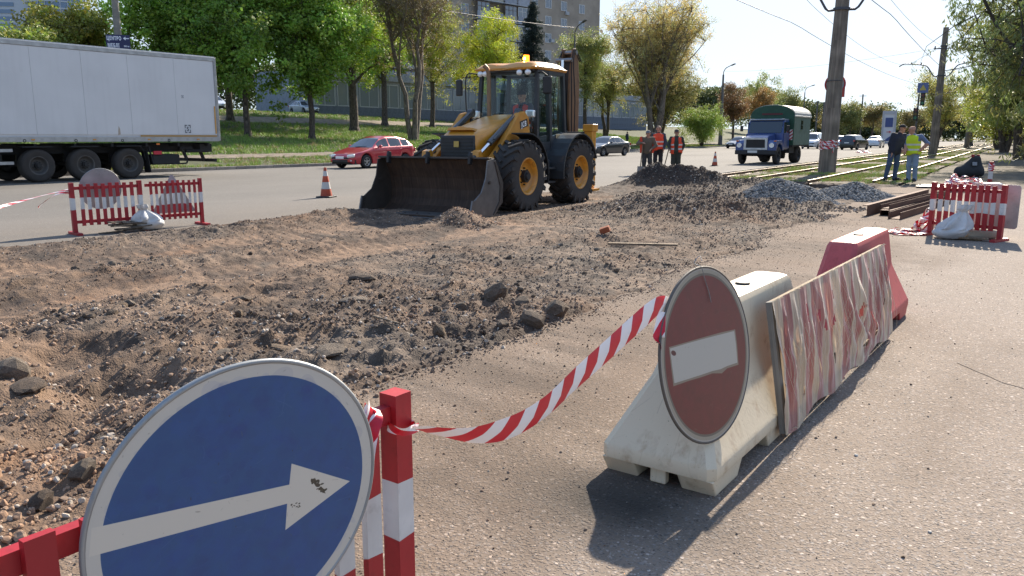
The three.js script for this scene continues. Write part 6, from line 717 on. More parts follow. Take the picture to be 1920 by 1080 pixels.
const shovel = (label, a, b) => { const t = thing('shovel', label, 'shovel', [0, 0, 0], 0, 'shovels held by the workers'); mesh('handle', bar(a, b, 0.02, 0.02, 8), M.wood, t); const d = V(...a).sub(V(...b)).normalize(); mesh('blade', xf(ext([[-0.11, 0.02], [0.11, 0.02], [0.12, -0.18], [0, -0.3], [-0.12, -0.18]], 0.012, 0.003), a, [0, 0.4, 0]), M.steel, t); };
shovel('shovel held by the worker in the brown jacket', [-13.75, 0.3, -27.72], [-13.72, 1.22, -27.83]); shovel('shovel held upright by the worker in overalls', [-12.78, 0.3, -27.72], [-12.58, 1.0, -27.66]);
makePerson('man in a black cap, navy jacket and jeans standing beside the tram rail', { pos: [-5.0, 0.03, -28.1], turn: 0.75, H: 1.78, top: [0.016, 0.018, 0.03], legs: [0.045, 0.075, 0.13], shoes: [0.02, 0.02, 0.022], cap: [0.02, 0.02, 0.022], headYaw: 0.5, loose: 1.14, jacketLow: 1, J: { pelvis: [-0.04, 0.95, 0], chest: [0.04, 1.27, 0], neck: [0.09, 1.46, 0.02], head: [0.12, 1.6, 0.05], shL: [0.26, 1.4, -0.02], shR: [-0.13, 1.42, 0.0], elL: [0.3, 1.13, 0.06], wrL: [0.12, 0.98, 0.2], elR: [-0.22, 1.14, 0.0], wrR: [-0.2, 0.88, 0.06], hipR: [-0.13, 0.92, 0], knR: [-0.22, 0.5, 0.04], anR: [-0.27, 0.085, -0.02], toR: [-0.37, 0.045, 0.1], hipL: [0.05, 0.92, 0], knL: [0.06, 0.5, 0], anL: [0.04, 0.085, -0.02] } });
makePerson('bald man in a yellow safety vest and pale jeans with a hand on his hip', { pos: [-4.42, 0.03, -27.7], turn: -0.35, H: 1.74, top: [0.12, 0.16, 0.25], sleeve: [0.12, 0.16, 0.25], legs: [0.19, 0.25, 0.32], shoes: [0.02, 0.02, 0.022], vest: [0.52, 0.62, 0.02], vestOpen: 0, vestLong: 0.84, bald: true, headYaw: -0.55, loose: 1.16, J: { chest: [-0.02, 1.27, 0.02], neck: [-0.04, 1.45, 0.05], head: [-0.06, 1.585, 0.09], elL: [0.36, 1.18, -0.12], wrL: [0.22, 0.98, 0.02], elR: [-0.24, 1.12, 0.02], wrR: [-0.16, 0.95, 0.2] } });
makePerson('machine operator in a red vest seated at the wheel of the backhoe loader', { pos: [-9.88, 0.66, -14.28], turn: 0.1, H: 1.72, top: [0.035, 0.04, 0.06], legs: [0.03, 0.035, 0.05], vest: [0.62, 0.03, 0.02], vestOpen: 0.06, vestLong: 0.93, cap: [0.02, 0.02, 0.025], J: { pelvis: [0, 0.95, -0.02], chest: [0, 1.24, 0.0], elL: [0.27, 1.14, 0.12], wrL: [0.14, 1.1, 0.36], elR: [-0.27, 1.14, 0.12], wrR: [-0.14, 1.1, 0.36], hipL: [0.1, 0.9, 0.02], hipR: [-0.1, 0.9, 0.02], knL: [0.14, 0.9, 0.42], knR: [-0.14, 0.9, 0.42], anL: [0.14, 0.5, 0.46], anR: [-0.14, 0.5, 0.46], toL: [0.15, 0.46, 0.62], toR: [-0.15, 0.46, 0.62] } });
makePerson('pedestrian in dark clothes walking on the lawn behind the workers', { pos: [-44.5, terrainY(-44.5, -86), -86], turn: 2.6, H: 1.74, top: [0.03, 0.04, 0.05], legs: [0.03, 0.035, 0.06], cell: 0.03, J: { anL: [0.1, 0.085, 0.25], toL: [0.11, 0.045, 0.4], knL: [0.1, 0.5, 0.16], anR: [-0.1, 0.12, -0.28], toR: [-0.11, 0.06, -0.14], knR: [-0.1, 0.5, -0.06] } });
{ // soft black tool bag beside the rails
  const b = thing('tool_bag', 'black tool bag with red tops standing beside the tram rails', 'bag', [-3.5, 0.03, -33.6], 0.5), k = [0.02, 0.02, 0.022];
  mesh('body', bonesMesh([bone([-0.3, 0.14, 0], [0.32, 0.16, 0], 0.19, 0.2, k), bone([0.3, 0.2, 0], [0.24, 0.58, 0.02], 0.19, 0.14, k), bone([-0.1, 0.25, 0], [0.16, 0.55, 0], 0.16, 0.12, k), bone([-0.38, 0.06, 0.05], [0.42, 0.06, 0.05], 0.09, 0.09, k)], 0.1, 0.025), mat([1, 1, 1], 0.75, 0, { vertexColors: true, bumpMap: rep(T.grunge, 2), bumpScale: 0.02 }), b);
  mesh('pocket', box(0.16, 0.13, 0.03, 0.12, 0.42, 0.185, [-0.15, 0, 0], 0.012), mat([0.25, 0.25, 0.26], 0.7), b); for (const x of [0.1, 0.28]) mesh('cap', cyl(0.05, 0.06, 0.09, x, 0.71, 0.02, [0.1, 0, 0.1], 12), M.red, b);
}
// ------------------------------------------------------------------ poles, wires, signs, buildings
function tramPole(label, x, z, h, lean, extra) {
  const t = thing('tram_pole', label, 'pole', [x, 0.0, z], 0, 'concrete tram poles'); t.rotation.z = -lean;
  const sh = mesh('shaft', cyl(0.2, 0.335, h, 0, h / 2, 0, [0, 0, 0], 28), M.pole, t);
  for (const s of [1, -1]) { const a = mesh('bracket_arm', pipe([[s * 0.2, 6.15, 0], [s * 0.55, 6.15, 0], [s * 1.15, 6.95, 0], [s * 2.7, 7.15, 0], [s * 3.1, 6.95, 0]].map(([u, v, w]) => [u, v, w]), 0.045, 8, 24), M.steelDark, t); mesh('stay', bar([s * 0.22, 8.4, 0], [s * 2.3, 7.12, 0], 0.012), M.steelDark, a); for (const u of [1.5, 2.2]) mesh('insulator', lathe([[0.0, 0], [0.07, 0.02], [0.03, 0.06], [0.07, 0.1], [0.03, 0.14], [0, 0.15]], 10).translate(s * u, 7.08, 0), mat([0.2, 0.1, 0.06], 0.3), a); }
  mesh('collar', [cyl(0.31, 0.315, 0.09, 0, 6.15, 0, [0, 0, 0], 24), cyl(0.27, 0.275, 0.07, 0, 8.4, 0, [0, 0, 0], 24)], M.steelDark, t); mesh('cross_arm', [box(1.4, 0.08, 0.08, 0, h - 1.6, 0.22), ...[-0.6, 0.6].map((u) => cyl(0.04, 0.06, 0.18, u, h - 1.48, 0.22))], M.steelDark, t);
  return t;
}
M.pole = mat([0.40, 0.33, 0.26], 0.93, 0, { map: rep(T.streak, 0.4), bumpMap: T.fine, bumpScale: 0.006 }); M.steelDark = mat([0.075, 0.075, 0.085], 0.6, 0.4);
const p1 = tramPole('thick concrete tram pole with striped tape wound round its foot', -8.3, -33.0, 9.8, 0.02);
tramPole('concrete tram pole with two bracket arms beyond the standing men', -10.2, -72.6, 9.8, 0.012); tramPole('concrete tram pole half hidden by the trees, third along the tracks', -13.1, -121, 9.8, 0.03);
{ const rb = []; for (let k = 0; k < 5; k++) { const P = []; for (let i = 0; i <= 14; i++) { const a = i / 14 * 2 * PI * 1.1 + k; P.push([-8.3 + 0.345 * Math.cos(a), 1.02 + 0.045 * k + 0.09 * Math.sin(a * 2 + k * 2) + 0.02 * i / 14, -33 + 0.345 * Math.sin(a)]); } rb.push(ribbon(P, 0.075, (t) => 0.25 * Math.sin(t * 30 + k), 70)); } rb.push(ribbon([[-8.1, 1.1, -32.72], [-8.02, 0.95, -32.65], [-8.05, 0.8, -32.66]], 0.06, (t) => t * 2, 14)); tapeThing('red and white tape wound round the thick concrete tram pole', rb); }
{ // round sign on the far side of the pole, seen from behind
  const s = thing('speed_sign', 'grey and red round sign fixed to the thick concrete tram pole', 'road sign', [-8.24, 3.42, -33.0], 0.3); mesh('plate', cyl(0.37, 0.37, 0.01, 0.04, 0, -0.36, [PI / 2, 0, 0], 40), mat([0.32, 0.36, 0.42], 0.5, 0.2), s); mesh('rim', xf(new THREE.TorusGeometry(0.355, 0.035, 8, 40), [0.04, 0, -0.36]), mat([0.5, 0.05, 0.05], 0.5), s); mesh('sub_plate', box(0.3, 0.55, 0.012, 0.26, -0.22, -0.37), mat([0.5, 0.06, 0.05], 0.5), s); mesh('clamp', [xf(new THREE.TorusGeometry(0.3, 0.015, 6, 24), [0, 0.1, 0], [PI / 2, 0, 0])], M.steelDark, s);
}
// wires
{
  const wire = (label, pts, r = 0.012) => { const P = []; for (let i = 0; i < pts.length - 1; i++) { const [a, b] = [pts[i], pts[i + 1]], n = 14; for (let k = 0; k < n; k++) { const t = k / n; P.push([lerp(a[0], b[0], t), lerp(a[1], b[1], t) - (a[3] ?? 0.25) * 4 * t * (1 - t), lerp(a[2], b[2], t)]); } } P.push(pts[pts.length - 1].slice(0, 3)); return single('overhead_wire', new THREE.TubeGeometry(new THREE.CatmullRomCurve3(P.map((p) => V(...p))), P.length * 2, r, 5), M.steelDark, label, 'wire', 'overhead wires', [0, 0, 0], 0, 0); };
  const wx = (x, z) => x - 0.06 * (-25 - z);
  wire('tram contact wire above the track beside the road', [[wx(-9.43, 10), 5.75, 10], [wx(-9.43, -33), 5.75, -33], [wx(-9.43, -72.6), 5.75, -72.6], [wx(-9.43, -121), 5.75, -121], [wx(-9.43, -200), 5.75, -200]]);
  wire('tram contact wire above the track away from the road', [[wx(-5.9, 10), 5.75, 10], [wx(-5.9, -33), 5.75, -33], [wx(-5.9, -72.6), 5.75, -72.6], [wx(-5.9, -121), 5.75, -121], [wx(-5.9, -200), 5.75, -200]]);
  wire('carrier wire strung above the tram contact wire beside the road', [[wx(-9.43, 10), 7.0, 10, 0.7], [wx(-9.43, -33), 7.0, -33, 0.7], [wx(-9.43, -72.6), 7.0, -72.6, 0.7], [wx(-9.43, -121), 7.0, -121, 0.7]], 0.009);
  wire('pale span wire crossing in front of the trees on the bank', [[-46.2, 12.2, -25.9, 0.6], [-47.4, 13.2, -78.6]], 0.03); wire('thin wire from the second tram pole across the road', [[-10.2, 8.3, -72.6, 0.5], [-46.4, 11.2, -120.6]], 0.012); wire('thin wire from the first to the second tram pole', [[-8.3, 8.8, -33, 0.6], [-10.2, 8.4, -72.6]], 0.01);
  for (const [x, y, z, l] of [[wx(-9.43, -24), 5.85, -24, 'switch fitting on the tram wire beside the road'], [wx(-5.9, -27), 5.85, -27, 'switch fitting on the tram wire away from the road']]) { const t = thing('wire_fitting', l, 'fitting', [x, y, z], 0.4, 'fittings on the tram wires'); mesh('clamp', [box(0.1, 0.06, 0.5, 0, 0, 0, [0, 0, 0], 0.02), bar([0, 0, 0], [0.16, 0.22, 0.05], 0.02), bar([0, 0, 0.15], [-0.14, 0.2, 0.1], 0.02), box(0.22, 0.07, 0.12, 0.02, 0.15, 0.05)], M.steelDark, t); mesh('insulator', [cyl(0.05, 0.05, 0.2, 0.16, 0.26, 0.05, [0, 0, 0.7]), cyl(0.05, 0.05, 0.2, -0.16, 0.24, 0.1, [0, 0, -0.7])], mat([0.25, 0.13, 0.09], 0.35), t); }
}
// lamps and utility poles
function streetLamp(label, x, z, h, dir, r = 0.14) { const y = terrainY(x, z), t = thing('street_lamp', label, 'street lamp', [x, y, z], dir, 'street lamps along the road'); mesh('shaft', cyl(r * 0.6, r * 1.5, h, 0, h / 2, 0, [0, 0, 0], 14), M.steelPole, t); mesh('arm', pipe([[0, h - 0.1, 0], [0.1, h + 0.5, 0], [0.7, h + 0.95, 0], [2.1, h + 1.25, 0]], 0.06, 8, 20), M.steelPole, t); mesh('lamp_head', box(0.9, 0.14, 0.3, 2.4, h + 1.28, 0, [0, 0, 0.18], 0.05), M.steelPole, t); }
M.steelPole = mat([0.16, 0.15, 0.145], 0.7, 0.2, { map: T.grunge });
streetLamp('tall street lamp rising behind the backhoe boom before the apartment block', -47.4, -78.6, 11.6, -0.6); streetLamp('tall street lamp on the kerb beside the dark blue sedan', -46.4, -120.6, 10.5, -0.6, 0.22); streetLamp('street lamp far off behind the green box truck', -50, -176.7, 10.5, -0.6, 0.16);
for (const [x, z, h, l] of [[-50.7, -195, 9, 'far utility pole just behind the green box truck'], [-44.7, -205.4, 11, 'far utility pole above the dark estate car'], [-53.5, -200, 9.5, 'far utility pole beside the far street lamp']]) { const t = thing('utility_pole', l, 'pole', [x, 0.3, z], 0.2, 'far utility poles'); mesh('shaft', cyl(0.16, 0.24, h, 0, h / 2, 0, [0, 0, 0], 10), M.steelPole, t); mesh('cross_arm', box(1.6, 0.12, 0.12, 0, h - 0.4, 0), M.steelPole, t); }
{ // pole with a shop sign above the trailer
  const y = terrainY(-46.2, -25.9), t = thing('lamp_pole', 'concrete pole with a blue shop sign behind the white trailer', 'pole', [-46.2, y, -25.9], 0); mesh('shaft', cyl(0.16, 0.24, 12, 0, 6, 0, [0, 0, 0], 18), M.concrete, t);
  const s = thing('shop_sign', 'small dark blue board with white lettering and an arrow on the concrete pole', 'sign', [-45.7, 6.62, -25.6], 0.98);
  const tex = canvasTex(512, 400, (g) => { g.fillStyle = '#1d2150'; g.fillRect(0, 0, 512, 400); g.fillStyle = '#e4e4ee'; g.font = 'bold 104px sans-serif'; g.textBaseline = 'middle'; g.save(); g.scale(0.78, 1.25); g.fillText('ЦЕНТРО', 16, 62); g.fillText('МЕБЛІ', 30, 190); g.restore(); g.font = 'bold 54px sans-serif'; g.fillText('50 м', 372, 250); g.fillRect(400, 66, 92, 20); g.beginPath(); g.moveTo(366, 76); g.lineTo(420, 34); g.lineTo(420, 118); g.fill(); g.fillStyle = '#8d92c8'; g.fillRect(20, 316, 470, 16); g.fillRect(20, 352, 380, 16); });
  mesh('board', box(1.24, 0.98, 0.04), mat([0.012, 0.014, 0.07], 0.5), s); const f = new THREE.Mesh(new THREE.PlaneGeometry(1.24, 0.98), mat([1, 1, 1], 0.5, 0, { map: tex })); f.name = 'lettering'; f.position.z = 0.023; s.add(f);
}
{ // advertising stele
  const t = thing('price_stele', 'tall grey advertising stele with blue panels beside the far road', 'sign', [-31.0, 0, -165.3], 0.25); mesh('frame', [box(0.3, 6.2, 0.5, -1.05, 3.1, 0), box(0.3, 6.2, 0.5, 1.05, 3.1, 0), box(1.8, 0.6, 0.4, 0, 5.9, 0), box(1.8, 0.5, 0.4, 0, 0.4, 0)], mat([0.42, 0.43, 0.46], 0.5, 0.2), t);
  mesh('panel', box(1.78, 4.9, 0.2, 0, 3.15, 0), mat([0.6, 0.61, 0.63], 0.5), t); mesh('panel', box(1.3, 1.7, 0.06, 0, 4.1, 0.15), mat([0.05, 0.08, 0.22], 0.5), t); mesh('panel', ext([[-0.8, 0.7], [0.8, 1.9], [0.8, 0.7]], 0.06).translate(0, 0, 0.15), mat([0.05, 0.08, 0.22], 0.5), t); mesh('arrow', ext([[-0.4, 0.05], [0.1, 0.05], [0.1, 0.2], [0.45, 0], [0.1, -0.2], [0.1, -0.05], [-0.4, -0.05]], 0.05).translate(0.05, 2.35, 0.2), mat([0.5, 0.03, 0.06], 0.5), t);
}
{ // traffic lights by the second tram pole
  const t = thing('traffic_light', 'traffic light with dark heads beside the second concrete tram pole', 'traffic light', [-11.1, 0.05, -69.6], 0.15); mesh('shaft', cyl(0.06, 0.08, 4.6, 0, 2.3, 0, [0, 0, 0], 12), M.steelPole, t);
  for (const [x, y] of [[0.28, 4.2], [-0.12, 3.1]]) { const h = mesh('signal_head', box(0.32, 0.95, 0.22, x, y, 0.1, [0, 0, 0], 0.04), M.black, t); [[0.09, 0.02, 0.02], [0.09, 0.06, 0.01], [0.02, 0.14, 0.07]].forEach((c, k) => mesh('lens', cyl(0.11, 0.11, 0.03, x, y + 0.29 - k * 0.29, 0.22, [PI / 2, 0, 0], 18), mat(c, 0.25), h)); }
  const w = thing('priority_sign', 'small blue square sign above the traffic light', 'road sign', [-10.85, 5.1, -69.5], 0.15); mesh('plate', box(0.75, 0.75, 0.02), mat([0.12, 0.16, 0.34], 0.5), w); mesh('symbol', ext([[-0.24, -0.18], [0.24, -0.18], [0, 0.25]], 0.01).translate(0, 0, 0.02), mat([0.5, 0.4, 0.1], 0.5), w);
}
// apartment block: facade local x along its length, front +z
{
  const A = V(-75.4, 0, -133.7), len = 56, flo = 9, fh = 2.82, y0 = 5.2, dirA = deg(80.4);
  const t = thing('apartment_block', 'nine storey brown brick apartment block with glazed balconies', 'building', [A.x, y0, A.z], 0); t.rotation.y = PI / 2 - deg(9.6); // local +x runs along the road away from the camera
  const wall = mat([0.42, 0.35, 0.285], 0.9, 0, { map: rep(T.grunge, 0.1), bumpMap: rep(T.streak, 0.5), bumpScale: 0.01 }), Hh = flo * fh + 1.2, pane = mat([0.12, 0.15, 0.19], 0.1, 0.0, { clearcoat: 1 }), frame = mat([0.62, 0.62, 0.62], 0.6), off = mat([0.50, 0.51, 0.54], 0.7, 0, { map: T.grunge }), pal = [[0.42, 0.44, 0.50], [0.50, 0.48, 0.44], [0.34, 0.37, 0.44], [0.20, 0.14, 0.11], [0.46, 0.44, 0.36]].map((c) => mat(c, 0.7, 0, { map: T.grunge }));
  mesh('wall', box(len, Hh, 13, -len / 2, Hh / 2, -6.5), wall, t); mesh('parapet', box(len + 0.3, 0.5, 13.3, -len / 2, Hh + 0.25, -6.5), off, t);
  const r = RNG(12), gP = box(1.35, 1.4, 0.04, 0, 0, 0.025), gF = merge([box(1.5, 0.07, 0.09, 0, 0.735, 0.04), box(1.5, 0.07, 0.12, 0, -0.735, 0.05), box(0.07, 1.4, 0.09, -0.715, 0, 0.04), box(0.07, 1.4, 0.09, 0.715, 0, 0.04), box(0.06, 1.4, 0.08, 0.12, 0, 0.045)]);
  const put = (n, g, m, p, x, y, z = 0) => { const o = new THREE.Mesh(g, m); o.name = n; o.position.set(x, y, z); p.add(o); return o; };
  const gB = box(2.7, 1.05, 0.09, 0, 0, 1.15), gS = box(2.9, 0.14, 1.3, 0, -0.55, 0.62), gG = box(2.66, 1.38, 0.05, 0, 1.22, 1.12), gM = merge([-1.3, -0.45, 0.45, 1.3].map((x) => box(0.07, 1.5, 0.08, x, 1.24, 1.15)).concat([box(2.7, 0.08, 0.1, 0, 1.95, 1.15), box(2.7, 0.05, 0.09, 0, 1.3, 1.155)]));
  for (let f = 1; f < flo; f++) { const y = f * fh + 1.6; for (const x of [-5.1, -9.9, -13.9, -17.3, -33, -37, -41, -53]) put('frame', gF, frame, put('window', gP, pane, t, x, y), 0, 0); for (const x of [-21, -24, -27.1, -30, -45, -48]) { const b = put('balcony', gB, pal[(r() * pal.length) | 0], t, x, y - 0.75); put('slab', gS, off, b, 0, 0); if (r() < 0.85) { put('glazing', gG, pane, b, 0, 0); put('frame', gM, r() < 0.7 ? frame : pal[3], b, 0, 0); } else put('frame', gF, frame, b, 0, 0.8); } }
  for (const [x, y] of [[-6.3, 23.6], [-9.2, 17.4], [-13, 12.5]]) mesh('air_conditioner', box(0.8, 0.55, 0.32, x, y, 0.2, [0, 0, 0], 0.03), off, t); mesh('satellite_dish', xf(new THREE.SphereGeometry(0.5, 14, 6, 0, 7, 0, 0.9), [0.5, 15.2, -0.2], [0.4, 0, -1.2]), off, t);
}
// low shop building on the top of the bank
{
  const t = thing('shop_building', 'long low shop building with white framed windows behind the trees', 'building', [-71.5, 3.7, -62], PI / 2), len = 84, n = 24, w = len / n; // local +x towards -z
  const base = mat([0.14, 0.17, 0.22], 0.8, 0, { map: T.grunge }), wl = mat([0.34, 0.37, 0.42], 0.8, 0, { map: T.grunge }), pane = mat([0.17, 0.20, 0.22], 0.15, 0), fr = mat([0.40, 0.42, 0.44], 0.6), redS = mat([0.45, 0.05, 0.05], 0.6);
  mesh('wall', box(len, 9.2, 10, len / 2, 0.6, -5.02), wl, t); mesh('foundation', box(len, 4, 0.1, len / 2, -2, 0.04), base, t); mesh('plinth', box(len, 1.2, 0.12, len / 2, 0.6, 0.06), base, t); mesh('fascia', box(len, 0.9, 0.3, len / 2, 4.9, 0.15), wl, t);
  for (let k = 0; k < n; k++) { const x = (k + 0.5) * w; const p = mesh('window', box(w - 0.45, 2.7, 0.04, x, 2.65, 0.03), pane, t); mesh('frame', [box(w - 0.4, 0.1, 0.1, x, 4.02, 0.05), box(w - 0.4, 0.1, 0.1, x, 1.28, 0.05), box(0.09, 2.65, 0.1, x - w / 2 + 0.22, 2.65, 0.05), box(0.09, 2.65, 0.1, x + w / 2 - 0.22, 2.65, 0.05), box(0.07, 2.65, 0.1, x, 2.65, 0.05)], fr, p); }
}
// glass office tower far to the left
{
  const t = thing('office_tower', 'far white and blue glass office tower above the trailer', 'building', [-452, 0, -205], 0.75), wh = mat([0.42, 0.44, 0.48], 0.7), gl = mat([0.07, 0.13, 0.22], 0.08, 0.2, { clearcoat: 1 });
  mesh('core', [box(52, 84, 30, -8, 42, -4)], wh, t); const cy0 = cyl(15, 15, 80, 16, 40, 0, [0, 0, 0], 40); mesh('glass_drum', cy0, gl, t);
  for (let f = 2; f < 24; f++) { mesh('floor_band', cyl(15.3, 15.3, 0.7, 16, f * 3.4, 0, [0, 0, 0], 40), wh, t); for (let k = 0; k < 3; k++) mesh('window', box(7.5, 1.9, 0.3, -28 + k * 12, f * 3.4 + 1.8, 11.1), gl, t); }
  for (let k = 0; k < 14; k++) { const a = k / 14 * PI; mesh('mullion', box(0.35, 80, 0.35, 16 + 15.2 * Math.cos(a), 40, 15.2 * Math.sin(a)), wh, t); }
  mesh('crown', cyl(15.6, 15.6, 3, 16, 81.5, 0, [0, 0, 0], 40), wh, t);
}
// ------------------------------------------------------------------ trees
function leafCluster(n, seed, len, wid, droop) { const r = RNG(seed), P = []; for (let k = 0; k < n; k++) { const c = V(r() - 0.5, (r() - 0.5) * 0.8, r() - 0.5).multiplyScalar(1.1), d = V(r() - 0.5, (r() - 0.5) * 0.7 - droop, r() - 0.5).normalize(), s = d.clone().cross(V(r() - 0.5, r(), r() - 0.5)).normalize(), L = len * (0.7 + 0.6 * r()), w = wid * (0.7 + 0.6 * r()), up = d.clone().cross(s).multiplyScalar(w * 0.35), a = c, b = c.clone().addScaledVector(d, L * 0.45).addScaledVector(s, w).add(up), e = c.clone().addScaledVector(d, L * 0.45).addScaledVector(s, -w).add(up), f = c.clone().addScaledVector(d, L); P.push(...a.toArray(), ...b.toArray(), ...f.toArray(), ...a.toArray(), ...f.toArray(), ...e.toArray()); } const g = new THREE.BufferGeometry(); g.setAttribute('position', new THREE.Float32BufferAttribute(P, 3)); g.computeVertexNormals(); return g; }
const LEAF = { maple: leafCluster(10, 1, 0.5, 0.2, 0.25), fine: leafCluster(12, 2, 0.34, 0.09, 0.1), willow: leafCluster(12, 3, 0.7, 0.08, 0.55) };
M.leaf = mat([1, 1, 1], 0.6, 0, { transmission: 0.55, thickness: 0, ior: 1.3 });
function makeTree(name, label, { x, z, h, cr, cy0, tr = 0.22, leaf = 'maple', col = [0.10, 0.17, 0.035], n1 = 7, n2 = 7, n3 = 4, per = 9, ls = 0.36, spread = 0.5, seed = 1, forks = 0, up = 0.5, group, bark = M.bark, cz = 1, upright = 0, droop = 0, shape = 1, ybase }) {
  const y = ybase ?? terrainY(x, z) - 0.02, t = thing(name, label, 'tree', [x, y, z], 0, group), r = RNG(seed), G = [], tips = [], C = V(0, (h + cy0) / 2, 0), ry = (h - cy0) / 2;
  const inside = (k) => { let v; do v = V(r() * 2 - 1, r() * 2 - 1, r() * 2 - 1); while (v.lengthSq() > 1); v.multiplyScalar(k / Math.max(0.35, Math.pow(v.length(), 0.45))); if (v.length() > 1) v.normalize(); const taper = shape > 1 ? lerp(1, 0.45, clamp((v.y + 1) / 2 * (shape - 1))) : 1; return V(C.x + v.x * cr * taper, C.y + v.y * ry, C.z + v.z * cr * cz * taper); };
  const limb = (a, b, r0, r1, wob, seg = 3, sides = 6) => { let p = a.clone(); const q = [a.clone()]; for (let k = 1; k <= seg; k++) { const u = k / seg, m = a.clone().lerp(b, u); m.y += up * (1 - u) * u * a.distanceTo(b) * 0.5; if (k < seg) m.add(V(r() - 0.5, r() - 0.5, r() - 0.5).multiplyScalar(wob * a.distanceTo(b))); G.push(bar(p, m, lerp(r0, r1, (k - 1) / seg), lerp(r0, r1, u), sides)); q.push(m.clone()); p = m; } return q; };
  const stems = []; if (forks) for (let k = 0; k < forks; k++) { const a = k / forks * 6.28 + r(), d = V(Math.cos(a) * cr * 0.28, 0, Math.sin(a) * cr * 0.28); stems.push(limb(V(d.x * 0.12, 0, d.z * 0.12), V(d.x, C.y * (0.75 + 0.3 * r()), d.z), tr * (0.75 + 0.3 * r()), tr * 0.35, 0.04, 6, 8)); } else stems.push(limb(V(0, 0, 0), V((r() - 0.5) * 0.5, C.y + ry * 0.35, (r() - 0.5) * 0.5), tr, tr * 0.35, 0.025, 6, 10));
  G.push(cyl(tr * 1.0, tr * 1.45, 0.5, 0, 0.22, 0, [0, 0, 0], 10));
  for (let i = 0; i < n1 * (forks || 1); i++) { const st = stems[i % stems.length], k = Math.max(2, Math.min(6, 2 + ((r() * 5) | 0))), a = st[Math.min(k, st.length - 1)], b = inside(0.85); if (b.y < a.y + 0.3 && !droop) b.y = a.y + 0.3 + r(); if (upright) b.y = lerp(b.y, h * (0.9 + 0.1 * r()), upright); const l = limb(a, b, tr * 0.36, tr * 0.1, 0.06, 4, 5);
    for (let j = 0; j < n2; j++) { const a2 = l[1 + ((r() * (l.length - 1)) | 0)], t2 = inside(1), b2 = a2.clone().lerp(t2, Math.min(1, (1.2 + 1.6 * r()) * (cr / 4) / Math.max(0.5, a2.distanceTo(t2)))); if (upright) b2.y += cr * 0.3 * upright; const l2 = limb(a2, b2, tr * 0.11, tr * 0.045, 0.08, 2, 4);
      for (let q = 0; q < n3; q++) { const a3 = l2[(r() * l2.length) | 0], b3 = a3.clone().add(V(r() - 0.5, r() - 0.5 + upright * 0.8 - droop, r() - 0.5).normalize().multiplyScalar((0.5 + 0.9 * r()) * Math.max(0.6, cr / 4.5))); G.push(bar(a3, b3, tr * 0.04, tr * 0.018, 3)); tips.push([a3, b3]); } } }
  mesh('trunk', G, bark, t); const L = [], K = [];
  for (const [a, b] of tips) { const tone = rr(0.6, 1.3, r), m = Math.round(per * rr(0.35, 1.6, r)); for (let k = 0; k < m; k++) { const p = a.clone().lerp(b, 0.25 + 0.85 * r()).add(V(r() - 0.5, r() - 0.5 - droop * 0.8, r() - 0.5).multiplyScalar(spread * 2)); const s = ls * rr(0.5, 1.5, r); L.push(tm(p.x, p.y, p.z, s, r() * 0.8 - 0.4, r() * 6.3, r() * 0.8 - 0.4)); const q = tone * rr(0.8, 1.2, r); K.push([col[0] * q * rr(0.9, 1.3, r) * 1.5, col[1] * q * 1.5, col[2] * q * 1.4]); } }
  instanced('crown', LEAF[leaf], M.leaf, L, t, K); return t;
}
const GM = [0.17, 0.29, 0.045], GL = [0.25, 0.36, 0.055], GY = [0.32, 0.34, 0.11], GP = [0.25, 0.30, 0.11];
const paleBark = mat([0.30, 0.245, 0.19], 0.95, 0, { map: T.bark });
const bank = 'trees on the grassy bank';
makeTree('maple_tree', 'dense maple on the bank, its trunk just past the rear of the trailer', { x: -47.2, z: -35.1, h: 13.5, cr: 5.2, cy0: 1.4, seed: 11, col: GM, per: 10, n1: 12, n2: 9, group: bank, ls: 0.4 });
makeTree('maple_tree', 'dense dark maple with low hanging leaves above the red hatchback', { x: -45.2, z: -39.0, h: 12, cr: 5.0, cy0: 1.3, seed: 12, col: GM, per: 10, n1: 12, n2: 9, group: bank, ls: 0.4 });
makeTree('maple_tree', 'broad maple with a thick trunk, left of the bare forked tree', { x: -54.0, z: -51.5, h: 15, cr: 6.2, cy0: 1.8, tr: 0.42, seed: 13, col: GL, per: 9, n1: 12, n2: 9, group: bank, ls: 0.42 });
makeTree('forked_tree', 'sparse forked tree with bare brown twigs behind the red hatchback', { x: -45.5, z: -50.0, h: 16, cr: 6.0, cy0: 3.4, tr: 0.27, seed: 14, col: [0.17, 0.15, 0.06], per: 2, n1: 6, n2: 11, n3: 8, forks: 3, leaf: 'fine', ls: 0.3, upright: 0.35, group: bank, bark: paleBark });
makeTree('maple_tree', 'tall tree with a straight dark trunk before the shop windows', { x: -61.1, z: -62.7, h: 16, cr: 6.5, cy0: 1.8, tr: 0.34, seed: 15, col: GL, per: 9, n1: 11, n2: 9, group: bank, ls: 0.44 });
makeTree('lime_tree', 'bright lime green tree rising behind the cab of the backhoe loader', { x: -57.5, z: -76.5, h: 15.0, cr: 5.6, cy0: 2.4, tr: 0.3, seed: 16, col: [0.36, 0.42, 0.05], per: 11, n1: 9, n2: 8, leaf: 'fine', ls: 0.5, shape: 1.8, group: bank });
makeTree('lime_tree', 'second lime green tree nearer the shop building', { x: -63.0, z: -72.5, h: 17.5, cr: 6.0, cy0: 2.8, tr: 0.3, seed: 17, col: [0.30, 0.35, 0.06], per: 10, n1: 10, n2: 9, leaf: 'fine', ls: 0.46, group: bank });
makeTree('maple_tree', 'leafy tree rising just behind the roof of the trailer, beside the shop sign pole', { x: -51.5, z: -33.0, h: 13.5, cr: 4.8, cy0: 2.6, seed: 18, col: GM, per: 12, n1: 11, n2: 9, group: bank, ls: 0.4 });
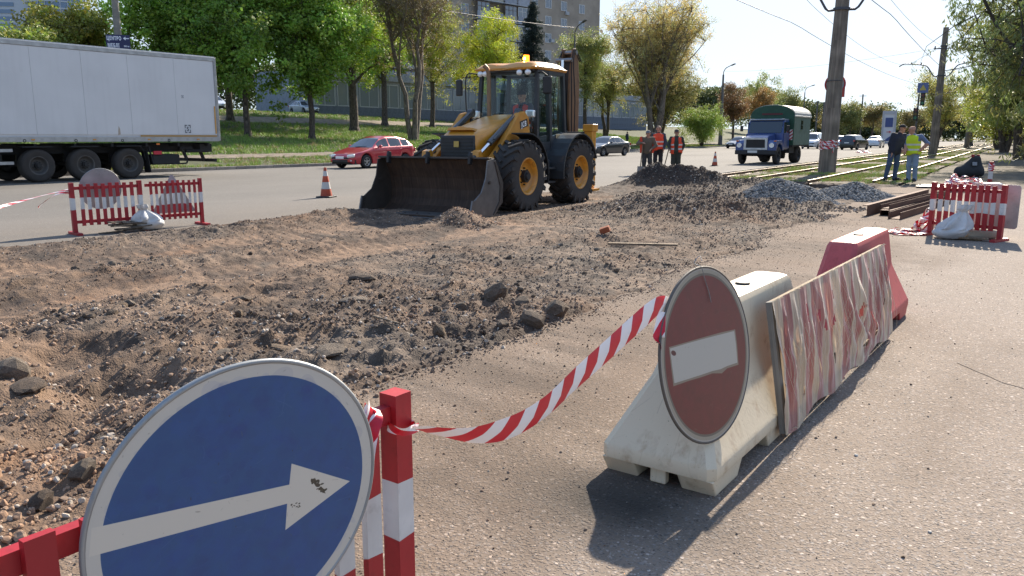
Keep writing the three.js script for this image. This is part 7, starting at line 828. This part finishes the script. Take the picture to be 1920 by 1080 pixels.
makeTree('maple_tree', 'olive green tree behind the middle of the trailer roof', { x: -59.5, z: -30.2, h: 7.8, cr: 4.6, cy0: 1.5, seed: 19, col: [0.27, 0.29, 0.06], per: 10, n1: 8, n2: 8, group: bank, ls: 0.4 });
makeTree('maple_tree', 'tree behind the trailer roof below the glass tower', { x: -56.5, z: -25.8, h: 5.2, cr: 4.2, cy0: 1, seed: 20, col: [0.22, 0.28, 0.06], per: 10, n1: 8, n2: 7, group: bank, ls: 0.4 });
makeTree('maple_tree', 'tall dense tree between the two dark maples, further up the bank', { x: -58, z: -41.5, h: 17, cr: 6.4, cy0: 3.0, tr: 0.3, seed: 21, col: GM, per: 9, n1: 12, n2: 9, group: bank, ls: 0.44 });
makeTree('birch_tree', 'pale feathery tree in front of the glass tower', { x: -100, z: -45.5, h: 9.4, cr: 3.0, cy0: 2, seed: 22, col: [0.28, 0.34, 0.12], per: 9, leaf: 'fine', ls: 0.5, group: bank });
makeTree('maple_tree', 'low tree at the far left below the glass tower', { x: -92, z: -38, h: 7.6, cr: 6, cy0: 2, seed: 23, col: GM, per: 9, ls: 0.45, group: bank });
makeTree('maple_tree', 'full green tree behind the boom of the backhoe loader', { x: -52.5, z: -90, h: 15, cr: 5.4, cy0: 2.4, tr: 0.28, seed: 24, col: GP, per: 10, n1: 8, n2: 8, leaf: 'fine', ls: 0.5, group: bank });
makeTree('maple_tree', 'green tree with two trunks on the lawn beyond the workers', { x: -54.0, z: -98, h: 14, cr: 5.6, cy0: 2.2, tr: 0.26, forks: 2, seed: 25, col: [0.24, 0.27, 0.09], per: 9, n1: 5, n2: 8, leaf: 'fine', ls: 0.48, group: bank });
makeTree('willow_tree', 'large many stemmed tree with thin bare branches above the workers', { x: -43.1, z: -90.5, h: 18, cr: 7.6, cy0: 3.2, tr: 0.36, forks: 6, seed: 26, col: [0.42, 0.40, 0.17], per: 3, n1: 5, n2: 11, n3: 7, leaf: 'fine', ls: 0.44, upright: 0.45, spread: 0.4, group: bank, bark: paleBark });
makeTree('willow_tree', 'leafier tree pressed against the many stemmed one', { x: -45.5, z: -97, h: 12, cr: 6, cy0: 1.8, tr: 0.25, forks: 3, seed: 27, col: [0.24, 0.25, 0.09], per: 6, n1: 5, n2: 9, n3: 5, leaf: 'fine', ls: 0.46, upright: 0.2, group: bank });
makeTree('bush', 'big round green bush beside the street lamp', { x: -43.4, z: -106, h: 6.0, cr: 3.6, cy0: 0.2, tr: 0.1, forks: 5, seed: 28, col: [0.22, 0.31, 0.07], per: 8, n1: 3, n2: 8, n3: 4, leaf: 'fine', ls: 0.42, group: bank });
makeTree('plum_tree', 'reddish brown leaved tree behind the street lamp', { x: -47.5, z: -129, h: 11, cr: 3.2, cy0: 2.6, seed: 29, col: [0.20, 0.14, 0.07], per: 8, leaf: 'fine', ls: 0.5, group: bank });
makeTree('plum_tree', 'orange tinged tree just behind the green box truck', { x: -50.5, z: -152, h: 10.5, cr: 3.6, cy0: 2.6, seed: 30, col: [0.27, 0.20, 0.08], per: 8, leaf: 'fine', ls: 0.5, group: bank });
makeTree('maple_tree', 'wide pale green tree above the green box truck', { x: -55.5, z: -168, h: 14, cr: 5.2, cy0: 3, seed: 31, col: GP, per: 8, leaf: 'fine', ls: 0.7, group: bank });
const rowG = 'row of trees along the far road';
[[-62, -205, 12.5, 6, 'far pale tree behind the utility poles'], [-52.5, -210, 9.5, 4.2, 'far brownish tree beside the concrete tram pole'], [-46.5, -203, 10, 4.6, 'far tree above the dark estate car'], [-43.5, -212, 9, 4.4, 'far tree before the advertising stele'], [-50, -262, 10.5, 6, 'farthest tree behind the advertising stele'], [-38, -235, 8, 4.6, 'far low tree between the stele and the standing men'], [-74, -215, 12, 6, 'far tree left of the utility poles']].forEach(([x, z, h, cr, l], k) => makeTree('roadside_tree', l, { x, z, h, cr, cy0: 2.0, tr: 0.3, seed: 40 + k, col: k % 2 ? [0.20, 0.19, 0.08] : [0.19, 0.22, 0.08], per: 7, n1: 6, n2: 7, n3: 4, leaf: 'fine', ls: 0.85, spread: 0.8, group: rowG }));
const rightG = 'trees beyond the tram tracks';
makeTree('acacia_tree', 'spreading tree with dark leaning limbs behind the traffic light', { x: -17.6, z: -127, h: 11.5, cr: 5.0, cy0: 3.2, tr: 0.3, forks: 3, seed: 51, col: GY, per: 5, n1: 4, n2: 8, n3: 5, leaf: 'fine', ls: 0.5, group: rightG, ybase: 0 });
makeTree('acacia_tree', 'pale green tree behind the second tram pole', { x: -15.5, z: -149, h: 9.5, cr: 4.6, cy0: 2.2, tr: 0.24, seed: 52, col: GP, per: 7, leaf: 'fine', ls: 0.55, group: rightG, ybase: 0 });
makeTree('elm_tree', 'large overhanging tree with drooping leafy branches beside the black tool bag', { x: -1.4, z: -45.2, h: 13.5, cr: 6.4, cy0: 0.9, tr: 0.34, forks: 3, seed: 53, col: [0.18, 0.22, 0.08], per: 4, n1: 7, n2: 8, n3: 5, leaf: 'willow', ls: 0.36, droop: 0.35, up: 0.7, group: rightG, ybase: 0, spread: 0.45 });
makeTree('elm_tree', 'second overhanging tree further along the tracks', { x: -3.6, z: -62, h: 12.5, cr: 5.0, cy0: 1.2, tr: 0.32, forks: 2, seed: 54, col: [0.14, 0.19, 0.05], per: 8, n1: 7, n2: 8, n3: 4, leaf: 'willow', ls: 0.44, droop: 0.25, group: rightG, ybase: 0 });
makeTree('elm_tree', 'light green tree closing the view behind the third tram pole', { x: -6.6, z: -90, h: 10.5, cr: 5.0, cy0: 0.8, tr: 0.3, forks: 3, seed: 55, col: [0.24, 0.29, 0.06], per: 8, n1: 4, n2: 8, n3: 4, leaf: 'fine', ls: 0.55, group: rightG, ybase: 0 });
makeTree('elm_tree', 'yellow green bushy tree low behind the third tram pole', { x: -9.2, z: -116, h: 8, cr: 4.6, cy0: 0.5, tr: 0.24, forks: 4, seed: 56, col: [0.30, 0.34, 0.07], per: 8, n1: 3, n2: 8, n3: 4, leaf: 'fine', ls: 0.6, group: rightG, ybase: 0 });
makeTree('elm_tree', 'pale tree at the end of the tram tracks', { x: -13.6, z: -170, h: 9, cr: 6, cy0: 0.6, tr: 0.3, forks: 3, seed: 57, col: GP, per: 7, n1: 4, n2: 8, n3: 4, leaf: 'fine', ls: 0.8, spread: 0.7, group: rightG, ybase: 0 });
makeTree('elm_tree', 'tall tree standing beside the tracks beyond the overhanging ones', { x: -1, z: -78, h: 13, cr: 5, cy0: 1, tr: 0.3, seed: 58, col: [0.17, 0.22, 0.06], per: 9, n1: 8, n2: 8, leaf: 'fine', ls: 0.55, group: rightG, ybase: 0 });
{ // spruce
  const x = -68.2, z = -101, t = thing('spruce_tree', 'tall dark spruce in front of the apartment block', 'tree', [x, terrainY(x, z), z], 0), r = RNG(9), H = 18.6, G = [bar([0, 0, 0], [0, H, 0], 0.26, 0.02, 8)], L = [], K = [];
  for (let y = 1.5; y < H - 0.3; y += 0.42) { const R = 5.6 * Math.pow(1 - y / H, 0.9) * (0.8 + 0.4 * r()) + 0.12, n = 9; for (let k = 0; k < n; k++) { const a = r() * 6.3, rl = R * rr(0.7, 1.1, r), d = V(Math.cos(a), 0, Math.sin(a)), e = d.clone().multiplyScalar(rl); e.y = y - rl * 0.22 + 0.12; G.push(bar([0, y, 0], e.toArray(), 0.035, 0.01, 3)); for (let q = 0; q < rl * 7; q++) { const u = 0.12 + 0.88 * r(), p = V(0, y, 0).lerp(e, u); p.add(V(r() - 0.5, (r() - 0.6) * 0.5, r() - 0.5).multiplyScalar(0.55)); L.push(tm(p.x, p.y, p.z, rr(0.3, 0.5, r), r() * 0.6, r() * 6.3, r() * 0.6)); const m = rr(0.6, 1.2, r); K.push([0.030 * m, 0.052 * m, 0.040 * m]); } } }
  mesh('trunk', G, M.bark, t); instanced('crown', LEAF.willow, M.leaf, L, t, K);
}
{ // far woods that close the horizon: one mass
  const r = RNG(88), L = [], K = [], g = LEAF.maple; const band = (x0, z0, x1, z1, h, n, dep = 14) => { for (let k = 0; k < n; k++) { const t = r(), x = lerp(x0, x1, t) + (r() - 0.5) * dep, z = lerp(z0, z1, t) + (r() - 0.5) * dep, hh = h * (0.55 + 0.6 * fbm(t * 14, 1, 3, 5)), y = terrainY(x, z) + hh * Math.sqrt(r()); L.push(tm(x, y, z, rr(1.0, 1.9, r), r() * 6, r() * 6, r() * 6)); const q = rr(0.6, 1.2, r); K.push([0.16 * q, 0.19 * q, 0.07 * q]); } };
  band(-75, -300, 30, -330, 11, 9000); band(-8, -190, 40, -120, 10, 7000); band(6, -110, 34, -60, 10, 5000); band(-60, -300, -150, -220, 13, 7000); band(-150, -220, -260, -40, 15, 9000); band(-130, -60, -120, 20, 10, 3500);
  const o = instanced('distant_woods', g, M.leaf, L, scene, K); o.userData.label = 'distant mass of green trees along the horizon';
}
scene.traverse((o) => { if (o.isMesh) { o.castShadow = true; o.receiveShadow = true; } });
renderer.render(scene, camera);
